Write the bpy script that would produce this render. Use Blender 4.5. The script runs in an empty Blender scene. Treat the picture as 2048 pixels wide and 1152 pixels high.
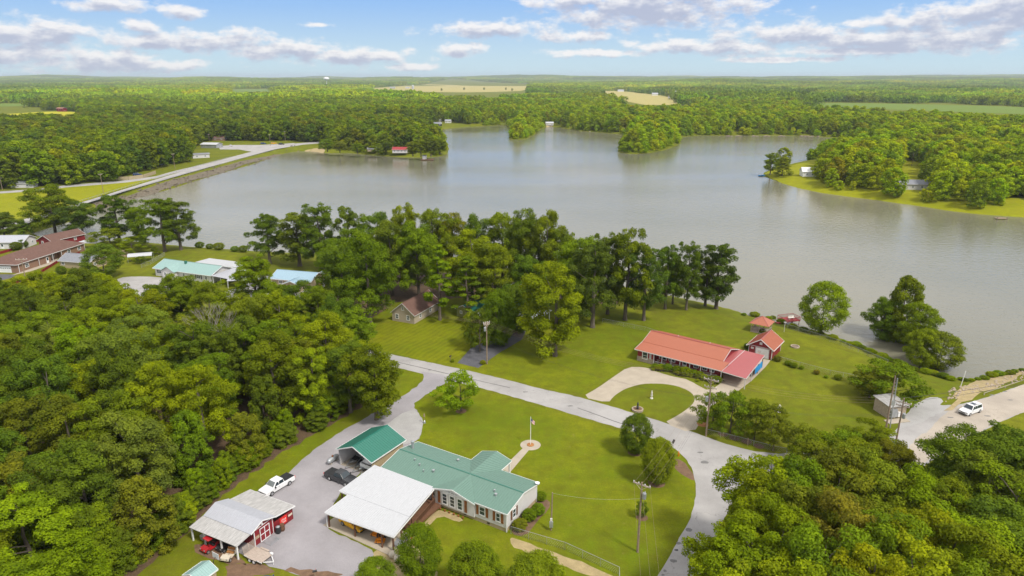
import bpy, bmesh, math, random
import numpy as np
from mathutils import Vector, Matrix
from mathutils.geometry import tessellate_polygon
R_ = math.radians
PI = math.pi
random.seed(7)
scene = bpy.context.scene
COL = scene.collection

# ------------------------------------------------------------------ camera
HAZE_D = 6.5e-5
CAM_H, FPX, PITCH = 60.0, 1365.0, R_(17.14)
cd = bpy.data.cameras.new("camera"); cam = bpy.data.objects.new("camera", cd); COL.objects.link(cam)
cam.location = (0, 0, CAM_H); cam.rotation_euler = (PI/2 - PITCH, 0, 0)
cd.sensor_width = 36; cd.lens = 36*FPX/2048; cd.clip_start = 0.5; cd.clip_end = 60000
scene.camera = cam
scene.view_settings.view_transform = 'Standard'; scene.view_settings.look = 'None'
scene.view_settings.exposure = 0.3; scene.view_settings.gamma = 1.0
scene.cycles.max_bounces = 6; scene.cycles.diffuse_bounces = 3; scene.cycles.glossy_bounces = 3
scene.cycles.transmission_bounces = 3; scene.cycles.volume_bounces = 0; scene.cycles.transparent_max_bounces = 4

# ------------------------------------------------------------------ world
SUN_EL, SUN_DIR = R_(52), (0.72, -0.69)          # sun stands behind the camera, to the right
W = bpy.data.worlds.new("World"); scene.world = W; W.use_nodes = True
nt = W.node_tree; nt.nodes.clear(); N = nt.nodes; L = nt.links
def pix_azel(px, py):
    x = (px-1024)/FPX; u = (576-py)/FPX
    dy = math.cos(PITCH)+u*math.sin(PITCH); dz = -math.sin(PITCH)+u*math.cos(PITCH)
    return math.atan2(x, dy), math.atan2(dz, math.hypot(x, dy))
CLOUDS = [(60,66,125,26),(285,56,34,17),(225,6,75,18),(355,22,44,14),(310,82,130,18),(455,85,115,24),(570,100,120,24),(710,112,140,20),
 (50,108,110,20),(190,122,150,22),(310,130,110,14),(830,134,60,9),(985,58,135,19),(1150,72,85,15),(922,98,55,15),(1310,16,230,50),(1150,2,130,16),
 (1600,72,150,24),(1440,92,210,18),(1700,82,210,22),(1860,78,190,28),(1990,32,130,38),(2060,8,90,34),(1790,44,120,12),(1760,99,200,10),(1190,106,120,9),
 (640,50,30,5),(2200,60,150,40),(-150,80,120,40),(1560,120,110,6)]
def math_node(tree, op, a, b=None, clamp=False):
    n = tree.nodes.new('ShaderNodeMath'); n.operation = op; n.use_clamp = clamp
    for i, v in enumerate((a, b)):
        if v is None: continue
        if isinstance(v, (int, float)): n.inputs[i].default_value = v
        else: tree.links.new(v, n.inputs[i])
    return n.outputs[0]
g = bpy.data.node_groups.new("cloud_field", 'ShaderNodeTree')
g.interface.new_socket("p", in_out='INPUT', socket_type='NodeSocketVector')
g.interface.new_socket("v", in_out='OUTPUT', socket_type='NodeSocketFloat')
gi = g.nodes.new('NodeGroupInput'); go = g.nodes.new('NodeGroupOutput')
best = None
for cx, cy, rx, ry in CLOUDS:
    a, e = pix_azel(cx, cy)
    s = g.nodes.new('ShaderNodeVectorMath'); s.operation = 'SUBTRACT'; s.inputs[1].default_value = (a, e, 0)
    g.links.new(gi.outputs[0], s.inputs[0])
    m = g.nodes.new('ShaderNodeVectorMath'); m.operation = 'MULTIPLY'; m.inputs[1].default_value = (FPX/rx/1.15, FPX/ry/1.15, 0)
    g.links.new(s.outputs[0], m.inputs[0])
    l = g.nodes.new('ShaderNodeVectorMath'); l.operation = 'LENGTH'; g.links.new(m.outputs[0], l.inputs[0])
    best = l.outputs['Value'] if best is None else math_node(g, 'MINIMUM', best, l.outputs['Value'])
f = math_node(g, 'SUBTRACT', 1.0, best); f = math_node(g, 'MAXIMUM', f, -0.6)
st = g.nodes.new('ShaderNodeVectorMath'); st.operation = 'MULTIPLY'; st.inputs[1].default_value = (1.0, 2.0, 1.0)
g.links.new(gi.outputs[0], st.inputs[0])
nz = g.nodes.new('ShaderNodeTexNoise'); nz.inputs['Scale'].default_value = 30; nz.inputs['Detail'].default_value = 8; nz.inputs['Roughness'].default_value = 0.6
g.links.new(st.outputs[0], nz.inputs['Vector'])
nv = math_node(g, 'SUBTRACT', nz.outputs[0], 0.5)
g.links.new(math_node(g, 'ADD', f, math_node(g, 'MULTIPLY', nv, 2.35)), go.inputs[0])
tc = N.new('ShaderNodeTexCoord'); sx = N.new('ShaderNodeSeparateXYZ'); L.new(tc.outputs['Generated'], sx.inputs[0])
az = math_node(nt, 'ARCTAN2', sx.outputs[0], sx.outputs[1]); el = math_node(nt, 'ARCSINE', sx.outputs[2])
def vec(a, e):
    c = N.new('ShaderNodeCombineXYZ'); L.new(a, c.inputs[0]); L.new(e, c.inputs[1]); return c.outputs[0]
def field(v):
    n = N.new('ShaderNodeGroup'); n.node_tree = g; L.new(v, n.inputs[0]); return n.outputs[0]
f0 = field(vec(az, el)); f1 = field(vec(az, math_node(nt, 'ADD', el, 0.008)))
def smooth(v, a, b, o0=0.0, o1=1.0):
    n = N.new('ShaderNodeMapRange'); n.interpolation_type = 'SMOOTHSTEP'
    n.inputs[1].default_value = a; n.inputs[2].default_value = b; n.inputs[3].default_value = o0; n.inputs[4].default_value = o1
    L.new(v, n.inputs[0]); return n.outputs[0]
mask = smooth(f0, 0.05, 0.7, 0, 0.9); under = smooth(f1, 0.1, 0.95)
sky = N.new('ShaderNodeTexSky'); sky.sky_type = 'NISHITA'; sky.sun_disc = False
sky.sun_elevation = SUN_EL; sky.sun_rotation = math.atan2(SUN_DIR[0], SUN_DIR[1])
sky.air_density = 1.0; sky.dust_density = 0.3; sky.ozone_density = 2.5
def mixc(tree, fac, a, b):
    n = tree.nodes.new('ShaderNodeMix'); n.data_type = 'RGBA'
    if isinstance(fac, (int, float)): n.inputs[0].default_value = fac
    else: tree.links.new(fac, n.inputs[0])
    for i, v in ((6, a), (7, b)):
        if isinstance(v, tuple): n.inputs[i].default_value = (*v, 1)
        else: tree.links.new(v, n.inputs[i])
    return n.outputs[2]
cloudc = mixc(nt, under, (5.7, 5.55, 5.5), (2.9, 3.1, 3.9))
# thin cloud higher than the picture's top edge, so that the water has a pale sky to mirror
veil = N.new('ShaderNodeTexNoise'); veil.inputs['Scale'].default_value = 2.6; veil.inputs['Detail'].default_value = 6; L.new(tc.outputs['Generated'], veil.inputs['Vector'])
vm = math_node(nt, 'MULTIPLY', smooth(veil.outputs[0], 0.36, 0.62, 0.6, 0.97), smooth(el, 0.115, 0.22))
# measured clear-sky colours by elevation: pale cyan haze low down, deeper blue above
low = mixc(nt, smooth(el, 0.0, 0.13), (3.45, 4.5, 5.0), (1.55, 2.95, 5.4))
skyb = mixc(nt, smooth(el, 0.12, 0.5), low, sky.outputs[0])
skyc = mixc(nt, vm, skyb, (7.0, 6.75, 6.5))
bg = N.new('ShaderNodeBackground'); bg.inputs[1].default_value = 0.14
L.new(mixc(nt, mask, skyc, cloudc), bg.inputs[0])
wo = N.new('ShaderNodeOutputWorld'); L.new(bg.outputs[0], wo.inputs[0])
W.cycles.sampling_method = 'MANUAL'; W.cycles.sample_map_resolution = 512

sd = bpy.data.lights.new("sun", 'SUN'); sun = bpy.data.objects.new("sun", sd); COL.objects.link(sun)
sd.energy = 2.9; sd.angle = R_(9); sd.color = (1.0, 0.95, 0.86)
sv = Vector((SUN_DIR[0]*math.cos(SUN_EL), SUN_DIR[1]*math.cos(SUN_EL), math.sin(SUN_EL)))
sun.rotation_euler = sv.to_track_quat('Z', 'Y').to_euler()

# ------------------------------------------------------------------ pixel rays -> places on the ground
def P(px, py, z=0.0):
    x = (px-1024)/FPX; u = (576-py)/FPX
    dy = math.cos(PITCH)+u*math.sin(PITCH); dz = -math.sin(PITCH)+u*math.cos(PITCH)
    t = (z-CAM_H)/dz
    return (x*t, dy*t)
def Q(x, y, z):
    z -= CAM_H; d = y*math.cos(PITCH)-z*math.sin(PITCH); u = y*math.sin(PITCH)+z*math.cos(PITCH)
    return (1024+FPX*x/d, 576-FPX*u/d)
WATER = -3.0
SHORE = [P(x, y, WATER) for x, y in [(62,467),(110,452),(150,440),(194,420),(219,411),(255,399),(295,390),(347,376),(389,362),(445,345),(503,329),(562,308),(590,303),
 (620,302),(650,306),(700,306),(750,311),(800,314),(840,315),(880,313),(893,308),(897,297),(890,284),(880,272),(866,262),(884,258),(930,254),(975,252),(1010,249),
 (1026,262),(1017,276),(1024,280),(1050,279),(1068,270),(1082,258),(1100,252),(1125,256),(1160,262),(1200,265),(1238,268),(1262,272),(1240,288),(1236,304),(1262,308),(1295,307),(1330,300),(1358,289),(1362,274),
 (1400,271),(1450,271),(1500,271),(1560,271),(1620,272),(1680,276),(1712,281),(1716,292),(1690,305),(1650,313),(1600,324),(1560,333),(1530,344),(1527,352),(1560,364),(1600,376),(1650,386),(1700,393),(1750,399),
 (1800,406),(1850,413),(1900,421),(1960,428),(2048,434),(2200,446),(2500,470),(2600,640),(2400,700),(2200,720),(2048,736),(2000,748),(1960,757),(1920,758),(1880,752),(1845,742),(1800,724),(1750,704),(1700,684),(1640,664),
 (1590,652),(1540,643),(1500,633),(1465,620),(1400,605),(1330,590),(1250,574),(1140,556),(1030,538),(930,526),(850,520),(740,514),(640,508),(560,505),(500,502),(430,497),(380,494),(330,489),(280,484),(220,482),(150,482),(90,478)]]
SA = np.array(SHORE); SB = np.roll(SA, -1, axis=0)
def lake_dist(pts):
    """signed distance to the shoreline, positive on land"""
    pts = np.asarray(pts, float); out = np.empty(len(pts))
    d = SB-SA; dd = (d**2).sum(1)
    for i in range(0, len(pts), 20000):
        p = pts[i:i+20000, None, :]
        t = np.clip(((p-SA)*d).sum(2)/dd, 0, 1)
        dist = np.sqrt(((p-SA-t[..., None]*d)**2).sum(2)).min(1)
        y0, y1 = SA[:, 1], SB[:, 1]
        cross = ((y0 > p[:, :, 1]) != (y1 > p[:, :, 1])) & (p[:, :, 0] < (SB[:, 0]-SA[:, 0])*(p[:, :, 1]-y0)/(np.where(y1-y0 == 0, 1e-9, y1-y0))+SA[:, 0])
        inside = cross.sum(1) % 2 == 1
        out[i:i+20000] = np.where(inside, -dist, dist)
    return out
def terrain_h(pts):
    pts = np.asarray(pts, float); s = lake_dist(pts)
    h = np.where(s > 0, WATER+3.0*np.clip(s/13.0, 0, 1)**0.85, WATER+np.clip(s*0.2, -3, 0))
    x, y = pts[:, 0], pts[:, 1]
    r = np.clip((y-5200)/5500, 0, 1)
    hill = 34+30*np.sin(x/1300+1.3)*np.sin(y/1700+.5)+12*np.sin(x/430+y/900)+7*np.sin(x/210+2+y/500)+16*np.clip(x/4000, 0, 1)
    ridge = np.clip((y-3700)/900, 0, 1)*np.clip((6200-y)/900, 0, 1)*np.clip((x-500)/900, 0, 1)*(20+9*np.sin(x/520)+6*np.sin(x/190+y/400))
    return h + np.maximum(r*np.clip(hill, 0, 84), ridge)
def G(px, py):
    x, y = P(px, py, 0)
    for _ in range(6):
        z = float(terrain_h([(x, y)])[0]); x, y = P(px, py, z)
    return Vector((x, y, z))

# ------------------------------------------------------------------ objects
def tag(o, label=None, cat=None, group=None, kind=None):
    if label: o['label'] = label
    if cat: o['category'] = cat
    if group: o['group'] = group
    if kind: o['kind'] = kind
    return o
def root(name, loc, ang=0, label=None, cat=None, group=None):
    o = bpy.data.objects.new(name, None); COL.objects.link(o); o.empty_display_size = .3
    o.location = (loc[0], loc[1], loc[2] if len(loc) > 2 else 0); o.rotation_euler = (0, 0, R_(ang))
    return tag(o, label, cat, group)
class MB:
    def __init__(s): s.v = []; s.f = []
    def add(s, vs, fs):
        b = len(s.v); s.v += [tuple(v) for v in vs]; s.f += [tuple(b+i for i in f) for f in fs]; return s
    def obox(s, c, u, v, w):
        c, u, v, w = map(Vector, (c, u, v, w))
        vs = [c+u*i+v*j+w*k for i in (-1, 1) for j in (-1, 1) for k in (-1, 1)]
        return s.add(vs, [(0,1,3,2),(4,6,7,5),(0,4,5,1),(2,3,7,6),(0,2,6,4),(1,5,7,3)])
    def box(s, x0, y0, z0, x1, y1, z1):
        return s.obox(((x0+x1)/2, (y0+y1)/2, (z0+z1)/2), ((x1-x0)/2, 0, 0), (0, (y1-y0)/2, 0), (0, 0, (z1-z0)/2))
    def frustum(s, a, b):   # a, b: (x0,y0,x1,y1,z)
        vs = [(a[0],a[1],a[4]),(a[2],a[1],a[4]),(a[2],a[3],a[4]),(a[0],a[3],a[4]),(b[0],b[1],b[4]),(b[2],b[1],b[4]),(b[2],b[3],b[4]),(b[0],b[3],b[4])]
        return s.add(vs, [(3,2,1,0),(4,5,6,7),(0,1,5,4),(1,2,6,5),(2,3,7,6),(3,0,4,7)])
    def bar(s, a, b, w=.05, h=None):
        a, b = Vector(a), Vector(b); d = b-a
        if d.length < 1e-6: return s
        n = d.normalized(); up = Vector((0, 0, 1)) if abs(n.z) < .95 else Vector((1, 0, 0))
        u = n.cross(up).normalized(); v = n.cross(u)
        return s.obox((a+b)/2, d/2, u*w/2, v*(h or w)/2)
    def prism(s, poly, y0, y1):     # poly of (x,z) extruded along y
        n = len(poly)
        vs = [(x, y0, z) for x, z in poly]+[(x, y1, z) for x, z in poly]
        return s.add(vs, [tuple(range(n)), tuple(range(2*n-1, n-1, -1))]+[(i, n+i, n+(i+1) % n, (i+1) % n) for i in range(n)])
    def prismx(s, poly, x0, x1):    # poly of (y,z) extruded along x
        n = len(poly)
        vs = [(x0, y, z) for y, z in poly]+[(x1, y, z) for y, z in poly]
        return s.add(vs, [tuple(range(n-1, -1, -1)), tuple(range(n, 2*n))]+[(i, (i+1) % n, n+(i+1) % n, n+i) for i in range(n)])
    def slab(s, a, b, c, d, t=.12):
        q = [Vector(p) for p in (a, b, c, d)]; lo = [p-Vector((0, 0, t)) for p in q]
        return s.add(q+lo, [(0,1,2,3),(7,6,5,4),(0,4,5,1),(1,5,6,2),(2,6,7,3),(3,7,4,0)])
    def metal(s, a, b, c, d, t=.1, sp=.45):   # a-b eave, d-c ridge: slab with raised seams running a->d
        s.slab(a, b, c, d, t); a, b, c, d = map(Vector, (a, b, c, d))
        n = max(2, int((b-a).length/sp)); up = (b-a).cross(d-a).normalized()
        if up.z < 0: up = -up
        for i in range(n+1):
            k = i/n; p = a.lerp(b, k); q = d.lerp(c, k)
            k = min(max(k, .004), .996)
            p = a.lerp(b, k)+up*.012; q = d.lerp(c, k)+up*.012
            s.bar(p, q, .05, .05)
        return s
    def tube(s, pts, rs, n=8, cap=True):
        pts = [Vector(p) for p in pts]; rings = []; b = len(s.v)
        for i, p in enumerate(pts):
            d = (pts[min(i+1, len(pts)-1)]-pts[max(i-1, 0)]).normalized()
            up = Vector((0, 0, 1)) if abs(d.z) < .9 else Vector((1, 0, 0))
            u = d.cross(up).normalized(); v = d.cross(u); r = rs[i] if hasattr(rs, '__len__') else rs
            s.v += [tuple(p+(u*math.cos(2*PI*k/n)+v*math.sin(2*PI*k/n))*r) for k in range(n)]
        for i in range(len(pts)-1):
            for k in range(n):
                s.f.append((b+i*n+k, b+i*n+(k+1) % n, b+(i+1)*n+(k+1) % n, b+(i+1)*n+k))
        if cap: s.f.append(tuple(b+k for k in range(n-1, -1, -1))); s.f.append(tuple(b+(len(pts)-1)*n+k for k in range(n)))
        return s
    def lathe(s, prof, c=(0, 0, 0), n=16):   # prof of (r,z)
        b = len(s.v)
        for r, z in prof: s.v += [(c[0]+r*math.cos(2*PI*k/n), c[1]+r*math.sin(2*PI*k/n), c[2]+z) for k in range(n)]
        for i in range(len(prof)-1):
            for k in range(n): s.f.append((b+i*n+k, b+i*n+(k+1) % n, b+(i+1)*n+(k+1) % n, b+(i+1)*n+k))
        s.f.append(tuple(b+k for k in range(n-1, -1, -1))); s.f.append(tuple(b+(len(prof)-1)*n+k for k in range(n)))
        return s
    def build(s, name, mat, parent=None, label=None, cat=None, group=None, kind=None, loc=None, ang=0, bevel=0, smooth=False):
        me = bpy.data.meshes.new(name); me.from_pydata(s.v, [], s.f); me.materials.append(mat); me.update()
        if smooth:
            for p in me.polygons: p.use_smooth = True
        o = bpy.data.objects.new(name, me); COL.objects.link(o)
        if parent: o.parent = parent
        if loc is not None: o.location = (loc[0], loc[1], loc[2] if len(loc) > 2 else 0); o.rotation_euler = (0, 0, R_(ang))
        if bevel:
            m = o.modifiers.new('bevel', 'BEVEL'); m.width = bevel; m.segments = 2; m.limit_method = 'ANGLE'
        return tag(o, label, cat, group, kind)
def copy_tree(o, parent=None, **kw):
    c = o.copy(); COL.objects.link(c)
    if parent: c.parent = parent
    for ch in list(o.children): copy_tree(ch, c)
    for k, v in kw.items(): c[k] = v
    return c

# ------------------------------------------------------------------ materials
def S(r, g, b):     # sRGB 0-255 -> linear
    return tuple(((c/255+.055)/1.055)**2.4 if c > 10 else c/255/12.92 for c in (r, g, b))
def new_mat(name):
    m = bpy.data.materials.new(name); m.use_nodes = True; t = m.node_tree
    return m, t, t.nodes['Principled BSDF'], t.nodes['Material Output']
def noise(t, co, scale, detail=3, rough=.55):
    n = t.nodes.new('ShaderNodeTexNoise'); n.inputs['Scale'].default_value = scale; n.inputs['Detail'].default_value = detail; n.inputs['Roughness'].default_value = rough
    t.links.new(co, n.inputs['Vector']); return n.outputs[0]
def ramp(t, v, a, b):
    n = t.nodes.new('ShaderNodeMapRange'); n.inputs[1].default_value = a; n.inputs[2].default_value = b; t.links.new(v, n.inputs[0]); return n.outputs[0]
def coords(t, world=False, scale=None):
    if world: o = t.nodes.new('ShaderNodeNewGeometry').outputs['Position']
    else: o = t.nodes.new('ShaderNodeTexCoord').outputs['Object']
    if scale:
        m = t.nodes.new('ShaderNodeVectorMath'); m.operation = 'MULTIPLY'; m.inputs[1].default_value = scale; t.links.new(o, m.inputs[0]); o = m.outputs[0]
    return o
def dark(c, k): return tuple(x*k for x in c)
def mat(name, col, rough=.6, metal=0, var=.18, sc=1.5, fine=None, bump=None, spec=.5, world=False, stretch=None):
    m, t, p, o = new_mat(name); co = coords(t, world, stretch)
    c = mixc(t, ramp(t, noise(t, co, sc, 5), .3, .7), dark(col, 1-var), dark(col, 1+var*.5))
    if fine: c = mixc(t, ramp(t, noise(t, co, fine[0], 2), .35, .65), c, mixc(t, fine[1], c, fine[2] if len(fine) > 2 else dark(col, .4)))
    t.links.new(c, p.inputs['Base Color']); p.inputs['Roughness'].default_value = rough; p.inputs['Metallic'].default_value = metal
    p.inputs['Specular IOR Level'].default_value = spec
    if bump:
        b = t.nodes.new('ShaderNodeBump'); b.inputs['Strength'].default_value = bump[1]; b.inputs['Distance'].default_value = bump[2] if len(bump) > 2 else .05
        t.links.new(noise(t, co, bump[0], 3), b.inputs['Height']); t.links.new(b.outputs[0], p.inputs['Normal'])
    return m
def crack(t, c, co, scale, width, col, amt):
    v = t.nodes.new('ShaderNodeTexVoronoi'); v.feature = 'DISTANCE_TO_EDGE'; v.inputs['Scale'].default_value = scale
    w = t.nodes.new('ShaderNodeVectorMath'); w.operation = 'ADD'; nn = t.nodes.new('ShaderNodeTexNoise'); nn.inputs['Scale'].default_value = .8; nn.inputs['Detail'].default_value = 4; t.links.new(co, nn.inputs['Vector'])
    sc_ = t.nodes.new('ShaderNodeVectorMath'); sc_.operation = 'SCALE'; sc_.inputs['Scale'].default_value = 2.5; t.links.new(nn.outputs[1], sc_.inputs[0]); t.links.new(co, w.inputs[0]); t.links.new(sc_.outputs[0], w.inputs[1]); t.links.new(w.outputs[0], v.inputs['Vector'])
    k = math_node(t, 'MULTIPLY', ramp(t, v.outputs['Distance'], width, 0), ramp(t, noise(t, co, .11, 3), .48, .6)); return mixc(t, math_node(t, 'MULTIPLY', k, amt), c, col)
def worn(name, col, stain, edge, crk=.5, gravel=False):
    m, t, p, o = new_mat(name); co = coords(t, True)
    c = mixc(t, ramp(t, noise(t, co, .13, 6, .62), .36, .64), dark(col, .84), dark(col, 1.08))
    c = mixc(t, math_node(t, 'MULTIPLY', ramp(t, noise(t, co, .45, 6, .7), .56, .72), .5), c, stain)
    c = mixc(t, math_node(t, 'MULTIPLY', ramp(t, noise(t, co, .22, 5, .7), .60, .72), .45), c, edge)
    c = mixc(t, ramp(t, noise(t, co, 9 if gravel else 6, 3, .7), .35, .65), c, mixc(t, .24 if gravel else .12, c, dark(col, .3)))
    if crk: c = crack(t, c, co, .22, .012, dark(col, .45), crk)
    t.links.new(c, p.inputs['Base Color']); p.inputs['Roughness'].default_value = .93; p.inputs['Specular IOR Level'].default_value = .25
    b = t.nodes.new('ShaderNodeBump'); b.inputs['Strength'].default_value = .7 if gravel else .3; b.inputs['Distance'].default_value = .06; t.links.new(noise(t, co, 13, 3), b.inputs['Height']); t.links.new(b.outputs[0], p.inputs['Normal'])
    return m
def grass_mat(name, a, b, c, stripes=0.0):
    m, t, p, o = new_mat(name); co = coords(t, True)
    n1 = ramp(t, noise(t, co, .05, 5, .65), .38, .62); n2 = ramp(t, noise(t, co, .35, 5, .65), .36, .66); n3 = ramp(t, noise(t, co, 3.5, 4, .7), .3, .7)
    k = mixc(t, n1, a, b); k = mixc(t, math_node(t, 'MULTIPLY', n2, .75), k, c); k = mixc(t, math_node(t, 'MULTIPLY', n3, .55), k, dark(a, .6))
    k = mixc(t, math_node(t, 'MULTIPLY', ramp(t, noise(t, co, .8, 6, .7), .62, .74), .5), k, (.26, .21, .08))
    k = mixc(t, math_node(t, 'MULTIPLY', ramp(t, noise(t, co, .14, 5, .7), .50, .68), .55), k, dark(a, .72))
    if stripes:
        w = t.nodes.new('ShaderNodeTexWave'); w.inputs['Scale'].default_value = .22; w.inputs['Distortion'].default_value = 4; w.inputs['Detail'].default_value = 1
        mp = t.nodes.new('ShaderNodeMapping'); mp.inputs['Rotation'].default_value = (0, 0, R_(30)); t.links.new(co, mp.inputs[0]); t.links.new(mp.outputs[0], w.inputs['Vector'])
        k = mixc(t, math_node(t, 'MULTIPLY', w.outputs[0 if 'Fac' not in w.outputs else 'Fac'], stripes), k, dark(b, 1.35))
    t.links.new(k, p.inputs['Base Color']); p.inputs['Roughness'].default_value = .95; p.inputs['Specular IOR Level'].default_value = .1
    bp = t.nodes.new('ShaderNodeBump'); bp.inputs['Strength'].default_value = .5; bp.inputs['Distance'].default_value = .15
    t.links.new(noise(t, co, 5, 4, .7), bp.inputs['Height']); t.links.new(bp.outputs[0], p.inputs['Normal'])
    return m
M = {}
M['grass'] = grass_mat('grass', (.135,.172,.008), (.222,.235,.010), (.120,.110,.014))
M['lawn'] = grass_mat('mown_grass', (.140,.190,.006), (.238,.255,.008), (.125,.120,.010))
M['field_v'] = grass_mat('bright_meadow', (.50,.46,.02), (.40,.42,.02), (.44,.38,.03))
M['field_y'] = grass_mat('yellow_meadow', (.31,.32,.008), (.24,.27,.008), (.21,.20,.012))
M['striped'] = grass_mat('striped_lawn', (.150,.190,.005), (.230,.240,.006), (.125,.120,.010), .16)
M['field_t'] = grass_mat('tan_field', (.50,.42,.16), (.36,.37,.10), (.44,.34,.14))
M['field_g'] = grass_mat('green_field', (.16,.24,.03), (.13,.21,.05), (.18,.22,.03))
M['litter'] = mat('leaf_litter', (.085,.052,.028), .95, var=.4, sc=.8, fine=(4, .6, (.16,.10,.05)), world=True)
M['asphalt'] = worn('old_asphalt', (.39,.375,.365), (.28,.265,.255), (.46,.42,.37), .8)
M['lane'] = worn('sandy_lane', (.47,.41,.34), (.36,.32,.28), (.52,.45,.36), .5, True)
M['asphalt_dark'] = mat('dark_asphalt', (.115,.115,.13), .85, var=.3, sc=.5, fine=(3, .35), world=True, bump=(20, .3))
M['gravel'] = worn('grey_gravel', (.355,.335,.35), (.29,.265,.26), (.41,.39,.40), 0, True)
M['gravel_w'] = mat('pale_gravel', (.42,.41,.40), .95, var=.12, sc=.5, fine=(9, .35), world=True, bump=(12, .8, .06))
M['concrete'] = mat('concrete', (.43,.37,.29), .85, var=.12, sc=.5, fine=(6, .12), world=True)
M['dirt'] = mat('sandy_dirt', (.42,.32,.17), .95, var=.25, sc=.8, fine=(5, .3, (.16,.17,.03)), world=True, bump=(6, .6))
M['rubble'] = mat('rock_bank', (.125,.095,.06), .95, var=.35, sc=.35, fine=(1.2, .55, (.22,.20,.15)), world=True, bump=(1.4, 1, .4))
M['patch'] = mat('tar_patch', (.06,.06,.065), .8, world=True)
M['patch_light'] = mat('worn_patch', (.19,.185,.18), .9, world=True, fine=(6, .3))
M['white'] = mat('white_paint', (.78,.78,.78), .45, var=.06)
M['whiteroof'] = mat('white_metal_roof', (.50,.51,.53), .38, var=.09, spec=.4, stretch=(5, 1, 1), world=False)
M['siding_w'] = mat('white_siding', (.62,.60,.60), .6, var=.05, bump=None)
M['greyroof'] = mat('pale_grey_metal_roof', (.43,.44,.48), .42, var=.09, stretch=(5, 1, 1), world=False)
M['dirtyroof'] = mat('weathered_metal_roof', (.47,.46,.45), .5, var=.28, sc=1.2, stretch=(4, .7, .7), fine=(1.0, .25, (.30,.29,.28)))
M['greenroof'] = mat('sage_green_metal_roof', (.135,.235,.19), .42, var=.09, stretch=(5, 1, 1), world=False)
M['greenroof_d'] = mat('deep_green_metal_roof', (.035,.17,.125), .4, var=.09, stretch=(5, 1, 1), world=False)
M['greentrim'] = mat('green_trim', (.02,.19,.14), .4)
M['redroof'] = mat('terracotta_metal_roof', (.40,.135,.078), .45, var=.09, stretch=(5, 1, 1), world=False)
M['roseroof'] = mat('rose_metal_roof', (.38,.10,.10), .45, var=.09, stretch=(5, 1, 1), world=False)
M['redwall'] = mat('barn_red_siding', (.22,.012,.018), .6, var=.18, stretch=(1, 4, 4))
M['redpaint'] = mat('red_painted_wood', (.30,.03,.03), .6, var=.2)
M['brick'] = mat('brick', (.23,.125,.08), .85, var=.2, sc=2, fine=(8, .4, (.34,.24,.17)))
M['stone'] = mat('tan_stone', (.42,.34,.26), .9, var=.25, sc=3, fine=(7, .3))
M['shingle'] = mat('brown_shingles', (.16,.085,.065), .9, var=.2, sc=1.2, fine=(6, .35))
M['shingle_g'] = mat('grey_shingles', (.24,.25,.28), .85, var=.15, fine=(6, .25))
M['tan'] = mat('tan_siding', (.40,.32,.20), .6, var=.06)
M['beige'] = mat('beige_siding', (.44,.37,.29), .7, var=.07)
M['olive'] = mat('olive_siding', (.25,.26,.09), .7, var=.1)
M['teal'] = mat('teal_siding', (.06,.30,.27), .6)
M['blueroof'] = mat('pale_blue_metal_roof', (.32,.46,.56), .45, var=.09, stretch=(5, 1, 1), world=False)
M['tealroof'] = mat('pale_teal_metal_roof', (.28,.42,.40), .45, var=.09, stretch=(5, 1, 1), world=False)
M['wood'] = mat('brown_wood', (.16,.075,.04), .8, var=.3, sc=4)
M['wood_o'] = mat('orange_brown_shutter', (.27,.10,.03), .6, var=.25, sc=4)
M['wood_p'] = mat('weathered_pole_wood', (.27,.20,.14), .9, var=.25, sc=3)
M['plank'] = mat('bleached_planks', (.44,.36,.30), .85, var=.25, sc=2, stretch=(1, 6, 1))
M['glass'] = mat('window_glass', (.035,.055,.06), .08, var=.1, spec=.8)
M['glass_car'] = mat('car_glass', (.03,.045,.055), .06, spec=.9)
M['windscreen'] = mat('pale_windscreen', (.16,.18,.18), .08, spec=.9)
M['black'] = mat('black_plastic', (.02,.02,.022), .5)
M['rubber'] = mat('rubber', (.025,.025,.025), .85)
M['alu'] = mat('aluminium', (.52,.53,.55), .35, metal=.7)
M['galv'] = mat('galvanised_steel', (.42,.44,.46), .45, metal=.5)
M['dkpaint'] = mat('charcoal_car_paint', (.035,.037,.042), .25, spec=.8)
M['wtpaint'] = mat('white_car_paint', (.76,.77,.78), .25, var=.02, spec=.7)
M['yellow'] = mat('yellow_paint', (.80,.42,.01), .3, spec=.6)
M['orange'] = mat('orange_paint', (.75,.25,.01), .4)
M['redcar'] = mat('red_plastic', (.40,.015,.02), .35)
M['cream'] = mat('cream_plastic', (.62,.55,.44), .45)
M['roofred'] = mat('red_metal_roof', (.34,.03,.035), .5)
M['signred'] = mat('sign_red', (.75,.03,.02), .5)
M['blue'] = mat('blue_paint', (.02,.25,.60), .5)
M['navy'] = mat('navy_car_paint', (.02,.05,.16), .25)
M['flagblue'] = mat('flag_blue', (.06,.08,.25), .8)
M['flagred'] = mat('flag_red', (.55,.10,.12), .8)
M['orangemulch'] = mat('orange_mulch', (.42,.19,.06), .95, fine=(8, .4))
M['mulch'] = mat('brown_mulch', (.20,.12,.07), .95, var=.3, fine=(8, .4))
M['fence'] = mat('chain_link', (.40,.41,.40), .5, metal=.4)
M['bark'] = mat('bark', (.13,.105,.08), .95, var=.35, sc=2, stretch=(3, 3, .6))
M['deadbark'] = mat('bare_wood', (.30,.26,.22), .95, var=.2)
M['stonewhite'] = mat('pale_cast_stone', (.66,.63,.58), .8)
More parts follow.
